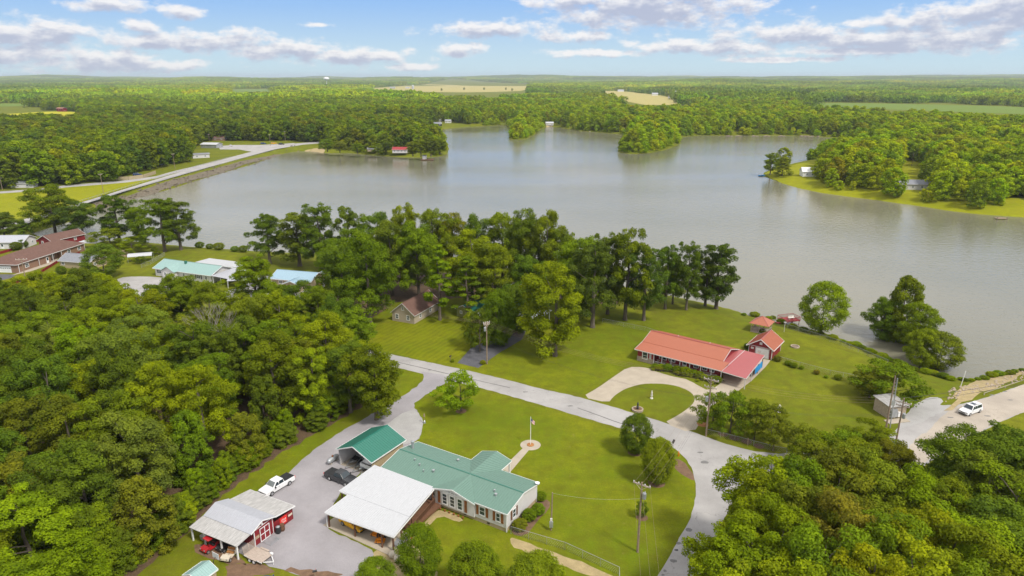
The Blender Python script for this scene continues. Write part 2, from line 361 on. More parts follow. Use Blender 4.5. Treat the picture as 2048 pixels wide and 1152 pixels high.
def water_mat():
    m, t, p, o = new_mat('lake_water')
    co = coords(t, True)
    c = mixc(t, ramp(t, noise(t, co, .006, 3), .35, .65), (.150,.148,.105), (.215,.20,.145))
    t.links.new(c, p.inputs['Base Color']); p.inputs['Specular IOR Level'].default_value = .5; p.inputs['IOR'].default_value = 1.333
    calm = ramp(t, noise(t, coords(t, True, (.35, 1.6, 1)), .006, 3, .5), .38, .62)
    t.links.new(math_node(t, 'MULTIPLY', calm, .07), p.inputs['Roughness'])
    h = math_node(t, 'ADD', noise(t, coords(t, True, (1, 1.5, 1)), .35, 3, .6), math_node(t, 'MULTIPLY', noise(t, coords(t, True, (1, 1.6, 1)), 1.3, 2), .35))
    b = t.nodes.new('ShaderNodeBump'); b.inputs['Strength'].default_value = 1; t.links.new(math_node(t, 'ADD', math_node(t, 'MULTIPLY', calm, .10), .075), b.inputs['Distance'])
    t.links.new(h, b.inputs['Height']); t.links.new(b.outputs[0], p.inputs['Normal'])
    return m
M['water'] = water_mat()
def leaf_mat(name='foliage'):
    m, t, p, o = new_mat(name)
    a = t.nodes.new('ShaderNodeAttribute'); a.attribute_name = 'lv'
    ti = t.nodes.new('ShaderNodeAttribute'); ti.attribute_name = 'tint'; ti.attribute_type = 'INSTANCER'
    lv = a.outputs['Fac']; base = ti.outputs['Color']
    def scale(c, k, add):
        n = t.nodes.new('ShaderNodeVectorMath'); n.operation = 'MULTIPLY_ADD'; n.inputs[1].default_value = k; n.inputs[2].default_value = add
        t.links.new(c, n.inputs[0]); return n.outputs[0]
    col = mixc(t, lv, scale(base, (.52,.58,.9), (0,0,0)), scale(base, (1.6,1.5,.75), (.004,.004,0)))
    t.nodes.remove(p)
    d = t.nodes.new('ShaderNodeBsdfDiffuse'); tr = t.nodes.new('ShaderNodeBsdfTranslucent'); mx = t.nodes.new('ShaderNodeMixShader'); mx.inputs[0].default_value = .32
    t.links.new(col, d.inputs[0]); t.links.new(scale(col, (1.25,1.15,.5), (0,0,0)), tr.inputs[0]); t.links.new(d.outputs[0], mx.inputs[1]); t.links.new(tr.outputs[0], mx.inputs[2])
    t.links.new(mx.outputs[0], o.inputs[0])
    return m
M['leaf'] = leaf_mat()

# ------------------------------------------------------------------ ground
def grid_mesh(name, rows, tmax, nt_, mat_, hf, skew=90.0):
    ys = np.array(rows); ts = np.linspace(-tmax, tmax, nt_)
    X = ts[None, :]*(ys[:, None]+skew); Y = np.repeat(ys[:, None], nt_, 1)
    pts = np.stack([X.ravel(), Y.ravel()], 1); Z = hf(pts)
    co = np.column_stack([pts, Z]).astype(np.float32)
    i = np.arange(len(ys)-1)[:, None]*nt_+np.arange(nt_-1)[None, :]; i = i.ravel()
    fc = np.stack([i, i+1, i+nt_+1, i+nt_], 1).astype(np.int32)
    return raw_mesh(name, co, fc, mat_)
def raw_mesh(name, co, fc, mat_, attr=None, smooth=False):
    me = bpy.data.meshes.new(name); nf, k = fc.shape
    me.vertices.add(len(co)); me.vertices.foreach_set('co', co.astype(np.float32).ravel())
    me.loops.add(nf*k); me.loops.foreach_set('vertex_index', fc.astype(np.int32).ravel())
    me.polygons.add(nf); me.polygons.foreach_set('loop_start', np.arange(nf, dtype=np.int32)*k)
    me.polygons.foreach_set('loop_total', np.full(nf, k, np.int32))
    if smooth: me.polygons.foreach_set('use_smooth', np.ones(nf, bool))
    if attr is not None:
        a = me.attributes.new('lv', 'FLOAT', 'FACE'); a.data.foreach_set('value', attr.astype(np.float32))
    me.materials.append(mat_); me.update(); me.validate(); return me
rows = [-60, -20, 10]; y = 30.0
while y < 17000:
    rows.append(y); y += max(1.6, y*.0125)
me = grid_mesh('ground', rows, 1.35, 300, M['grass'], terrain_h)
ground = bpy.data.objects.new('ground', me); COL.objects.link(ground); tag(ground, kind='structure')
wm = MB(); wb = [(x, y) for x, y in SHORE]
wm.add([(-900, 90, WATER), (1500, 90, WATER), (1500, 1200, WATER), (-900, 1200, WATER)], [(0, 1, 2, 3)])
wm.build('lake_water', M['water'], kind='structure')

def densify(pts, step=2.0, jit=0.0, rng=random.Random(3)):
    out = []
    for i, p in enumerate(pts):
        q = pts[(i+1) % len(pts)]; d = math.hypot(q[0]-p[0], q[1]-p[1]); n = max(1, min(60, int(d/step)))
        nx, ny = -(q[1]-p[1])/(d+1e-9), (q[0]-p[0])/(d+1e-9)
        for k in range(n):
            j = rng.uniform(-jit, jit) if jit else 0
            out.append((p[0]+(q[0]-p[0])*k/n+nx*j, p[1]+(q[1]-p[1])*k/n+ny*j))
    return out
def chaikin(pts, n=2):
    for _ in range(n):
        o = []
        for i, p in enumerate(pts):
            q = pts[(i+1) % len(pts)]
            o += [(p[0]*.75+q[0]*.25, p[1]*.75+q[1]*.25), (p[0]*.25+q[0]*.75, p[1]*.25+q[1]*.75)]
        pts = o
    return pts
def sheet(name, pix, mat_, off=.004, smooth=1, jit=.12, step=1.0, drape=False, world=False, kind='structure', label=None, cat=None, raw=False):
    pts = [tuple(p[:2]) for p in pix] if world else ([G(*p)[:2] for p in pix] if drape else [P(*p) for p in pix])
    if smooth: pts = chaikin(pts, smooth)
    if jit: pts = densify(pts, step, jit)
    tri = tessellate_polygon([[Vector((x, y, 0)) for x, y in pts]])
    bm = bmesh.new(); vs = [bm.verts.new((x, y, 0)) for x, y in pts]
    for t in tri:
        try: bm.faces.new([vs[i] for i in t])
        except ValueError: pass
    if drape:
        for _ in range(7):
            es = [e for e in bm.edges if e.calc_length() > 6]
            if not es: break
            bmesh.ops.subdivide_edges(bm, edges=es, cuts=1, use_grid_fill=False)
            bmesh.ops.triangulate(bm, faces=[f for f in bm.faces if len(f.verts) > 3])
    bm.verts.ensure_lookup_table()
    h = terrain_h([(v.co.x, v.co.y) for v in bm.verts]) if drape else np.zeros(len(bm.verts))
    for v, z in zip(bm.verts, h): v.co.z = z+off
    bmesh.ops.recalc_face_normals(bm, faces=bm.faces)
    for f in bm.faces:
        if f.normal.z < 0: f.normal_flip()
    me = bpy.data.meshes.new(name); bm.to_mesh(me); bm.free(); me.materials.append(mat_)
    o = bpy.data.objects.new(name, me); COL.objects.link(o); tag(o, label, cat, kind=kind); return o

# lawns round the houses (mown), meadow, far fields
sheet('lawn', [(760,770),(800,735),(850,748),(860,765),(1000,790),(1200,850),(1340,895),(1380,930),(1393,980),(1385,1030),(1350,1090),(1310,1175),(1150,1175),(760,1175),(700,1000),(640,960),(800,800),(700,850),(560,960),(480,1010),(440,985),(600,880),(745,790)], M['lawn'], .004, jit=0)
sheet('lawn', [(700,650),(760,620),(1000,600),(1250,610),(1330,650),(1290,700),(1200,770),(1160,792),(985,752),(760,702),(700,690)], M['lawn'], .004, jit=.1)
sheet('lawn', [(702,690),(735,655),(790,640),(870,638),(960,628),(1010,640),(940,695),(912,722),(880,728),(760,700)], M['striped'], .008, jit=.1)
sheet('field', [(-250,400),(0,384),(76,380),(132,373),(243,366),(312,357),(347,346),(300,361),(243,378),(177,400),(80,428),(30,438),(-250,520)], M['field_y'], .02, jit=.5, step=4)
for q, m_ in (([(-200,238),(60,238),(155,233),(158,224),(95,223),(0,229),(-200,231)], 'field_v'), ([(-200,214),(75,213),(80,207),(-200,207)], 'field_g'),
              ([(440,188),(560,184),(550,178),(450,179)], 'field_g'), ([(735,180),(850,184),(960,185),(1065,181),(1058,169),(900,165),(850,169.5),(735,177)], 'field_t'),
              ([(1190,182),(1260,210),(1380,210),(1345,193),(1240,182)], 'field_t'), ([(1600,212),(1800,220),(2150,232),(2150,217),(1850,208.5),(1620,205)], 'field_g')):
    sheet('field', q, M[m_], .15, jit=0)
sheet('leaf_litter', [(758,775),(738,806),(690,834),(585,893),(515,938),(466,975),(428,1005),(385,1055),(335,1100),(270,1150),(220,1220),(60,1200),(300,1060),(430,930),(580,830),(700,760)], M['litter'], .008, jit=.5)
sheet('forest_floor', [(470,960),(745,775),(700,690),(560,650),(300,640),(0,640),(-300,660),(-300,1300),(200,1250),(330,1060)], M['litter'], .006, jit=.3)
sheet('woodland_soil', [(700,640),(740,608),(860,600),(1000,590),(1150,600),(1240,612),(1235,595),(1130,570),(930,545),(700,545),(660,600)], M['litter'], .008, jit=.6)
# roads
MAINROAD = [(560,640),(690,688),(755,703),(870,727),(985,752),(1075,776),(1163,795),(1230,815),(1330,845),(1395,867),(1450,888),(1530,908),(1640,905),(1760,888),(1803,850),(1812,835),(1850,808),(1900,812),(1960,800),(2048,768),(2300,690),
 (2400,720),(2048,823),(1990,850),(1900,897),(1780,980),(1600,1010),(1520,990),(1470,1010),(1430,1060),(1425,1200),(1290,1200),(1315,1152),(1350,1092),(1385,1030),(1393,980),(1384,930),(1345,892),(1290,870),(1200,845),(1100,815),(960,775),(880,757),(850,748),(760,728),(690,714),(540,664)]
sheet('road', MAINROAD, M['asphalt'], .012, smooth=1, jit=.1)
sheet('lane', [(1895,822),(1930,808),(1960,801),(2048,769),(2300,691),(2400,719),(2048,822),(1990,849),(1900,896),(1850,925),(1800,950),(1790,925),(1830,880),(1870,850)], M['lane'], .0145, smooth=1, jit=.25)
sheet('gravel_driveway', [(838,743),(850,750),(843,766),(800,797),(700,852),(622,902),(575,948),(545,975),(500,985),(470,1010),(480,1050),(455,1092),(480,1108),(560,1140),(640,1165),(700,1190),(735,1175),(752,1112),(741,1096),(690,1075),(648,1052),(680,980),(740,930),(790,905),(835,884),(847,856),(843,830),(822,812),(850,790),(890,768),(905,758),(880,748)], M['gravel'], .016, smooth=1, jit=.2)
sheet('gravel_pad', [(822,814),(843,830),(847,856),(836,882),(800,892),(720,900),(745,870)], M['gravel_w'], .020, jit=.15)
sheet('gravel_pad', [(1790,860),(1800,842),(1812,832),(1835,803),(1870,793),(1888,800),(1880,812),(1905,816),(1870,830),(1830,850)], M['gravel_w'], .020, jit=.2)
sheet('asphalt_driveway', [(915,726),(956,736),(1003,703),(1044,679),(1056,652),(1100,625),(1060,615),(1032,638),(1018,653),(967,685),(941,697)], M['asphalt_dark'], .016, smooth=0, jit=.08)
sheet('path', [(700,690),(690,655),(740,608),(790,600),(780,615),(735,640),(706,657)], M['litter'], .012, jit=.15)
sheet('yard_paving', [(230,560),(250,553),(300,553),(335,556),(340,566),(338,600),(300,610),(262,590)], M['asphalt'], .012, jit=.1)
sheet('yard_paving', [(440,575),(640,548),(660,570),(600,600),(460,620)], M['asphalt'], .012, jit=.1)
sheet('yard_paving', [(-60,548),(33,549),(22,556),(-60,575)], M['asphalt_dark'], .012, smooth=0, jit=0)
sheet('path', [(36,546),(22,551),(60,543),(108,527),(120,513),(170,500),(168,498),(115,511),(85,522),(60,534)], M['concrete'], .016, smooth=0, jit=0)
sheet('gravel_pad', [(232,500),(262,498),(262,508),(240,522)], M['dirt'], .012, jit=.1)
DRIVE = [(1163,794),(1194,777),(1225,755),(1256,734),(1285,734),(1309,740),(1342,750),(1371,757),(1395,768),(1412,779),(1424,779),(1437,769),(1448,760),(1475,783),(1445,797),(1420,815),(1407,834),(1386,868),(1327,846),(1350,834),(1368,823),(1384,810),(1390,800),(1388,791),(1377,781),(1354,772),(1330,768),(1306,767),(1285,768),(1268,772),(1250,778),(1238,785),(1226,794),(1217,806)]
sheet('concrete_driveway', DRIVE, M['concrete'], .020, smooth=1, jit=0)
sheet('concrete_driveway', [(1448,762),(1475,783),(1503,762),(1531,734),(1541,721),(1513,715),(1480,700),(1444,742)], M['concrete'], .024, smooth=0, jit=0)
sheet('path', [(1003,938),(1020,945),(1058,900),(1048,894)], M['concrete'], .012, smooth=0, jit=0)
cx, cy = P(1061, 890); sheet('path', [(cx+1.75*math.cos(k*PI/16), cy+1.75*math.sin(k*PI/16)) for k in range(32)], M['concrete'], .016, smooth=0, jit=0, world=True)
FLAG = (cx, cy)
sheet('dirt_patch', [(1018,1072),(1045,1082),(1110,1105),(1180,1130),(1255,1165),(1215,1165),(1150,1142),(1080,1114),(1050,1104),(1022,1092)], M['dirt'], .008, jit=.2)
sheet('dirt_patch', [(740,1112),(765,1095),(800,1085),(830,1090),(850,1120),(880,1152),(860,1180),(760,1180),(745,1150),(752,1130)], M['dirt'], .008, jit=.25)
sheet('dirt_patch', [(806,1085),(812,1075),(850,1045),(872,1020),(895,1022),(930,1040),(915,1044),(880,1030),(855,1055),(830,1078)], M['dirt'], .008, jit=.15)
for q in ([(385,1085),(420,1092),(470,1112),(500,1128),(470,1130),(430,1120),(395,1110)], [(452,1130),(500,1125),(560,1140),(520,1150),(480,1160),(450,1148)], [(560,1135),(640,1142),(700,1150),(640,1160),(590,1152)]):
    sheet('dirt_patch', q, M['mulch'], .018, jit=.3)
sheet('mulch_bed', [(1072,1000),(1100,1000),(1098,1018),(1068,1050),(1050,1072),(1022,1068),(1030,1050)], M['mulch'], .012, jit=.1)
sheet('mulch_bed', [(1308,742),(1342,752),(1371,758),(1395,770),(1412,779),(1424,779),(1440,768),(1380,750),(1300,728)], M['grass'], .026, smooth=0, jit=.1)
sheet('dirt_patch', [(1352,915),(1375,930),(1390,960),(1382,962),(1360,945),(1345,930)], M['mulch'], .008, jit=.2)
sheet('dirt_patch', [(1880,830),(1960,790),(2048,750),(2048,738),(1975,752),(1930,772),(1905,790),(1915,800)], M['dirt'], .05, jit=.4, drape=True, step=2)
sheet('field', [(1530,347),(1560,336),(1600,327),(1650,322),(1720,318),(1800,318),(1865,322),(1870,392),(1960,395),(2060,398),(2060,433),(1960,426),(1850,411),(1750,397.5),(1650,384.5),(1600,374),(1560,362),(1529,352)], M['field_y'], .25, drape=True, jit=.4, step=4)  # sunlit grass of the point: the sunshine is put into its colour
# worn patches and tar repairs in the roads
pr = random.Random(5)
PATCH = [(1900,835,1.2,.5,0),(1928,853,1,.5,0),(1885,868,1.2,.6,0),(1985,790,1.4,.4,0),(2010,783,1.2,.4,0),(1960,815,1.5,.5,0),(1975,832,1.3,.5,0),(2020,800,1.2,.4,0),
 (1378,1060,1,.8,0),(1357,1087,.8,.7,0),(1353,1100,.7,.5,1),(1347,1122,.9,.8,0),(1330,1142,.5,.5,0),(1326,1150,.5,.4,0),(1842,884,1.4,1,1),(860,740,.9,.35,1),(905,772,1.2,.5,0),(950,760,1,.5,0),(1050,784,1.2,.5,0),(1140,812,1.3,.5,0),(1410,925,1.6,1,0),(1442,980,1.5,1,0),(1400,905,1,.6,0)]
for px_, py_, a_, b_, dk in PATCH:
    x0, y0 = P(px_, py_); th = pr.uniform(0, 3)
    sheet('road_repair', [(x0+.5*a_*math.cos(k*PI/5)*pr.uniform(.6, 1.2), y0+.5*b_*math.sin(k*PI/5)*pr.uniform(.6, 1.2)) for k in range(10)], M['patch' if dk else 'patch_light'], .018 if dk else .017, world=True, jit=0)
for q in ([(1155,815),(1230,842),(1300,866),(1301,867),(1229,843.5),(1155,816.5)], [(770,718),(900,748),(1020,775),(1020,776.2),(900,749.2),(770,719.2)]):
    sheet('road_repair', q, M['patch_light'], .016, smooth=0, jit=.04)
# dam: road, rock bank, lower road, yards
sheet('road', [(0,452),(35,442),(80,430),(130,414),(177,400.5),(243,380),(347,348),(462,316),(542,295),(590,287),(640,283),(700,278),(700,281.5),(655,285.5),(605,289.5),(550,298.5),(475,318.5),(347,354.5),(247,383.5),(181,404),(130,421),(80,438),(40,452),(-40,476)], M['asphalt'], .03, smooth=0, jit=0)
sheet('road', [(-200,386),(0,383),(76,378),(132,370.5),(243,361.5),(312,352.5),(347,342.5),(417,326),(503,303.5),(478,299),(440,299),(436,292),(470,290),(520,290),(560,288),(590,286),(585,289),(540,296),(520,303),(425,329.5),(347,347),(312,357),(250,365.5),(132,375),(80,382),(0,387),(-200,391)], M['asphalt'], .045, smooth=0, jit=.15, step=5)
sheet('rock_bank', [(184,405),(250,386.5),(347,359),(486,321.5),(555,302.5),(600,295),(590,298),(562,303.5),(503,323.5),(445,339.5),(389,356),(347,369),(295,383),(255,392),(219,404),(196,411)], M['rubble'], .2, jit=.4, step=5, drape=True, smooth=0)
sheet('beach', [(598,297),(620,294),(648,294),(650,299),(625,303),(600,302)], M['dirt'], .15, drape=True, jit=.3)
sheet('beach', [(1090,248),(1108,248),(1112,252),(1098,253.5)], M['dirt'], .3, drape=True, jit=.3)
sheet('yard_paving', [(1820,352),(1850,346),(1870,348),(1850,354)], M['concrete'], .05, jit=.2)
sheet('yard_paving', [(1800,362),(1870,358),(1872,361),(1800,366)], M['concrete'], .05, jit=.2)
# ------------------------------------------------------------------ trees
def norm(a): return a/np.maximum(np.linalg.norm(a, axis=1, keepdims=True), 1e-9)
def crown_mesh(name, seed, H, R, base, nc, nl, ls, style='dome', rc=(.2, .34), flat=.8, up=.4, lo=.0, lobes=0):
    r = np.random.RandomState(seed)
    ch = H-base; u = (r.rand(nc)+np.arange(nc))/nc; t = lo+(1-lo)*u
    if style == 'dome': rho = np.sin(PI*np.clip(t*.86+.12, 0, 1))**.55
    elif style == 'cone': rho = (1-t)**.75*.95+.04
    elif style == 'column': rho = np.sin(PI*np.clip(t*.9+.08, 0, 1))**.35*(1-.35*t)
    else: rho = np.sqrt(np.clip(1-(2*t-1)**2, .02, 1))
    ang = np.arange(nc)*2.39996+r.rand(nc)*1.2
    rad = R*rho*np.sqrt(r.uniform(.25, 1, nc))*(1-.18*r.rand(nc))
    rcl = R*r.uniform(rc[0], rc[1], nc)
    if style == 'ball': rad = R*rho*np.sqrt(r.uniform(.55, 1, nc))*.84
    if lobes:     # clumps gathered into a few big boughs with gaps between them
        nb = lobes; tb = (np.arange(nb)+r.rand(nb)*.8)/nb; tb = lo+.06+.88*tb
        rb_ = np.interp(tb, t[np.argsort(t)], rho[np.argsort(t)]); ab = np.arange(nb)*2.39996+r.rand(nb)*.9; radb = R*rb_*r.uniform(.45, .78, nb)
        lc = np.stack([radb*np.cos(ab), radb*np.sin(ab), base+tb*ch*.88], 1); lr = R*r.uniform(.32, .48, nb)
        q = np.arange(nc) % nb; dv = norm(r.randn(nc, 3)+np.array([0, 0, .25])); cc = lc[q]+dv*(lr[q]*r.uniform(.55, 1., nc))[:, None]*np.array([1, 1, .75])
        rad = np.hypot(cc[:, 0], cc[:, 1]); ang = np.arctan2(cc[:, 1], cc[:, 0]); t = np.clip((cc[:, 2]-base)/(ch*.93), 0.0, 1.02)
    C = np.stack([rad*np.cos(ang), rad*np.sin(ang), base+t*ch*.93-rcl*.3], 1)
    asym = 1+(.05 if style == 'ball' else .24)*np.sin(ang*1+r.rand()*6); C[:, :2] *= asym[:, None]
    w = rcl**2; k = r.choice(nc, nl, p=w/w.sum())
    d = norm(r.randn(nl, 3)); fl = (d[:, 2] < -.1) & (r.rand(nl) < .6); d[fl, 2] *= -1
    rr = rcl[k]*r.uniform(.55, 1.08, nl)**.7
    lump = 1+.22*np.sin(d[:, 0]*7+k)*np.sin(d[:, 1]*6+2*k)
    p = C[k]+d*np.stack([rr*lump, rr*lump, rr*flat*lump], 1)
    n = norm(d*.9+np.array([0, 0, up])+r.randn(nl, 3)*.45)
    t1 = norm(np.cross(n, r.randn(nl, 3))); t2 = np.cross(n, t1)
    s = ls*r.uniform(.6, 1.35, nl)[:, None]
    v = np.stack([p-t1*s*.5, p-t2*s*.32+n*s*.08, p+t1*s*.5, p+t2*s*.32+n*s*.08], 1).reshape(-1, 3)
    v[:, 2] = np.maximum(v[:, 2], .05)
    lv = np.clip(r.rand(nc)[k]*.45+r.rand(nl)*.35+.22*(d[:, 2]*.5+.5)*r.rand(nl), 0, 1)  # random leaf tone, plus top light painted onto upper leaves of each clump
    return raw_mesh(name, v, np.arange(nl*4).reshape(-1, 4), M['leaf'], lv), C
def trunk_mesh(name, seed, H, base, r0, C, nlimb=8, top=.8, mt='bark'):
    r = random.Random(seed); m = MB(); zt = base+(H-base)*top
    pts = [Vector((0, 0, -.3))]+[Vector((r.uniform(-.02, .02)*z, r.uniform(-.02, .02)*z, z)) for z in np.linspace(zt*.06, zt, 6)]
    rs = [r0*1.45, r0*1.05, r0*.9, r0*.75, r0*.55, r0*.34, r0*.12]
    m.tube(pts, rs, 7)
    idx = sorted(r.sample(range(len(C)), min(nlimb, len(C))))
    for i in idx:
        c = Vector(C[i]); z0 = max(base*.75, min(zt*.9, c.z-(Vector((c.x, c.y, 0)).length)*.7)); k = z0/zt
        a = Vector((0, 0, z0)); mid = a.lerp(c, .55)+Vector((0, 0, r.uniform(-.3, .5)))
        m.tube([a, mid, c], [r0*(.42*(1-k)+.14), r0*.16, r0*.05], 5, cap=False)
    me = bpy.data.meshes.new(name); me.from_pydata(m.v, [], m.f); me.materials.append(M[mt]); me.update(); return me
PROTO = {}
def proto(key, n, H, R, base, nc, nl, ls, r0, **kw):
    lst = []
    for i in range(n):
        sd_ = abs(hash_(key))+i*17; c, C = crown_mesh('crown', sd_, H, R, base, nc, nl, ls, **kw)
        lst.append((c, trunk_mesh('trunk', sd_, H, base, r0, C, 4 if nl < 3000 else 9, .35 if kw.get('style') == 'ball' else .8)))
    PROTO[key] = (lst, H, R)
def hash_(s): return sum((i+1)*ord(c) for i, c in enumerate(s)) % 9973
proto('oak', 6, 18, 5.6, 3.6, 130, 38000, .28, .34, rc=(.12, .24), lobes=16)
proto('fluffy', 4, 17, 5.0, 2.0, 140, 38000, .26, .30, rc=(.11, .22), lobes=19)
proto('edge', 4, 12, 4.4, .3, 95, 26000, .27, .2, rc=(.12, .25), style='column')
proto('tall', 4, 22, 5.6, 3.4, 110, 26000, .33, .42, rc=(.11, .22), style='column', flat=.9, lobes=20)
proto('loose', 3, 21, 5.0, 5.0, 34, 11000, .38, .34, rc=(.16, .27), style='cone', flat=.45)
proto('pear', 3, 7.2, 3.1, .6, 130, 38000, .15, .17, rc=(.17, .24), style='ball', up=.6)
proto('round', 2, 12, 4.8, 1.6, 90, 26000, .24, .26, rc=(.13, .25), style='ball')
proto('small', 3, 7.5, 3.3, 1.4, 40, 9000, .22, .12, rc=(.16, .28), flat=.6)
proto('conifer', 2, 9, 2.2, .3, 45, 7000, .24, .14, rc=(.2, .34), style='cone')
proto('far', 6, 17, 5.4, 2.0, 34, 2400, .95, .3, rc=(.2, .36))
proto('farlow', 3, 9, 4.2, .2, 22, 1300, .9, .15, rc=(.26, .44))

TINT = {'mid': (.158,.220,.013), 'bright': (.205,.280,.011), 'yellow': (.240,.285,.011), 'dark': (.122,.178,.018), 'olive': (.170,.200,.018), 'deep': (.098,.146,.022), 'pale': (.190,.240,.034), 'rust': (.190,.190,.024)}
TWORD = {'mid': 'mid-green', 'bright': 'bright green', 'yellow': 'yellow-green', 'dark': 'dark green', 'olive': 'olive green', 'deep': 'deep dark green', 'pale': 'pale grey-green', 'rust': 'brownish green'}
trees = []    # dict(x,y,z,h,r,kind,tint,label,group,name)
def tree_at(bx, by, top, kind, r, tint, label, name='tree', group=None, base=None):
    x, y, z = G(bx, by); lo, hi = .5, 60
    for _ in range(40):
        m = (lo+hi)/2
        if Q(x, y, z+m)[1] > top: lo = m
        else: hi = m
    trees.append(dict(x=x, y=y, z=z, h=m, r=r, kind=kind, tint=tint, label=label, group=group, name=name, hand=True))
def tree_top(tx, ty, h, kind, r, tint, label, group=None, name='tree'):
    x, y = P(tx, ty, h*.97); trees.append(dict(x=x, y=y, z=0, h=h, r=r, kind=kind, tint=tint, label=label, group=group, name=name, hand=True))

# between the lots and the lake
CL = 'tall trees between the lots and the lake'
for a in [(741,650,455,'oak',8.0,'mid','broad tree with a thick pale trunk left of the beige cottage'),
 (690,628,478,'oak',7.0,'dark','dark oak left of the thick pale trunk tree by the cottage'),
 (668,560,470,'fluffy',5.5,'mid','tree rising behind the white tent beside the blue-roofed house'),
 (600,532,408,'tall',8.5,'dark','wide spreading dark tree over the shore behind the blue-roofed house'),
 (540,527,412,'tall',6.5,'dark','leftmost tree of the shore group behind the blue-roofed house'),
 (645,540,392,'tall',7.0,'dark','tall dark tree right of the wide spreading shore tree'),
 (702,545,398,'tall',5.5,'dark','tall shore tree at the right end of the gap in the skyline'),
 (880,640,478,'loose',6.0,'bright','tall loose-limbed tree with layered branches right of the beige cottage'),
 (838,600,430,'oak',7,'mid','wide tree directly behind the beige cottage roof'),
 (785,590,428,'oak',7,'dark','tree behind and left of the beige cottage'),
 (822,560,392,'fluffy',5.0,'bright','slender bright tree top poking highest above the middle shore trees'),
 (868,570,405,'oak',6,'mid','shore tree between the slender bright top and the lake'),
 (905,565,418,'oak',6.5,'olive','olive shore tree in the middle of the wood by the lake'),
 (945,610,452,'oak',7.5,'bright','bright rounded tree in front of the lakeside wood'),
 (990,625,470,'oak',6.5,'mid','rounded tree above the green-roofed cottage'),
 (935,640,505,'loose',5.5,'mid','layered tree beside the green-roofed olive cottage'),
 (955,570,420,'oak',6.5,'dark','dark shore tree above the bright rounded one'),
 (1005,575,412,'oak',7,'mid','tree at the crest of the lakeside wood left of centre'),
 (1050,590,408,'oak',6.5,'dark','dark tree at the crest of the lakeside wood'),
 (1092,595,410,'oak',6.5,'mid','rightmost tree of the high crest beside the lake'),
 (1125,600,442,'oak',5.5,'dark','dark tree below the right end of the lakeside crest'),
 (1055,635,500,'oak',6,'dark','dark tree behind the teal building'),
 (1110,712,508,'fluffy',8.2,'bright','large bright yellow-green maple beside the dark asphalt driveway'),
 (1150,640,462,'oak',6.5,'mid','tree behind the large bright maple'),
 (1185,655,458,'tall',6.5,'deep','deep green tree right of the large bright maple'),
 (1215,628,448,'tall',5.5,'dark','slim tree left of the bare tall trunk'),
 (1250,640,436,'tall',6.2,'mid','tall tree with a long bare trunk in the middle of the vacant lot'),
 (1287,641,470,'tall',5.5,'deep','deep green tree with a dark trunk on the vacant lot'),
 (1330,618,470,'tall',4.5,'dark','narrow shore tree behind the vacant lot'),
 (1372,620,468,'tall',4.2,'dark','slender shore tree left of the rightmost tall one'),
 (1432,618,470,'tall',6.5,'deep','rightmost tall dark tree on the shore behind the red-roofed house'),
 (1410,612,500,'tall',5,'dark','shore tree tucked left of the rightmost tall one'),
 (1345,608,505,'oak',4.0,'mid','low tree among the trunks behind the vacant lot'),
 (1180,595,470,'oak',6,'dark','tree near the water behind the vacant lot'),
 (760,560,415,'oak',6.5,'dark','dark tree at the water behind the beige cottage'),
 (720,590,450,'oak',6.5,'mid','tree behind the thick pale trunk tree'),
 (1032,666,568,'pear',4.6,'dark','dense rounded dark pear tree beside the dark driveway'),
 (998,690,576,'pear',4.5,'mid','dense oval pear tree left of the dark driveway'),
 (960,704,612,'small',3.2,'dark','loose small tree on the striped lawn left of the pole'),
 (942,695,620,'small',2.6,'mid','thin small tree half hidden behind the loose one on the striped lawn')]:
    tree_at(*a[:7], group=CL)
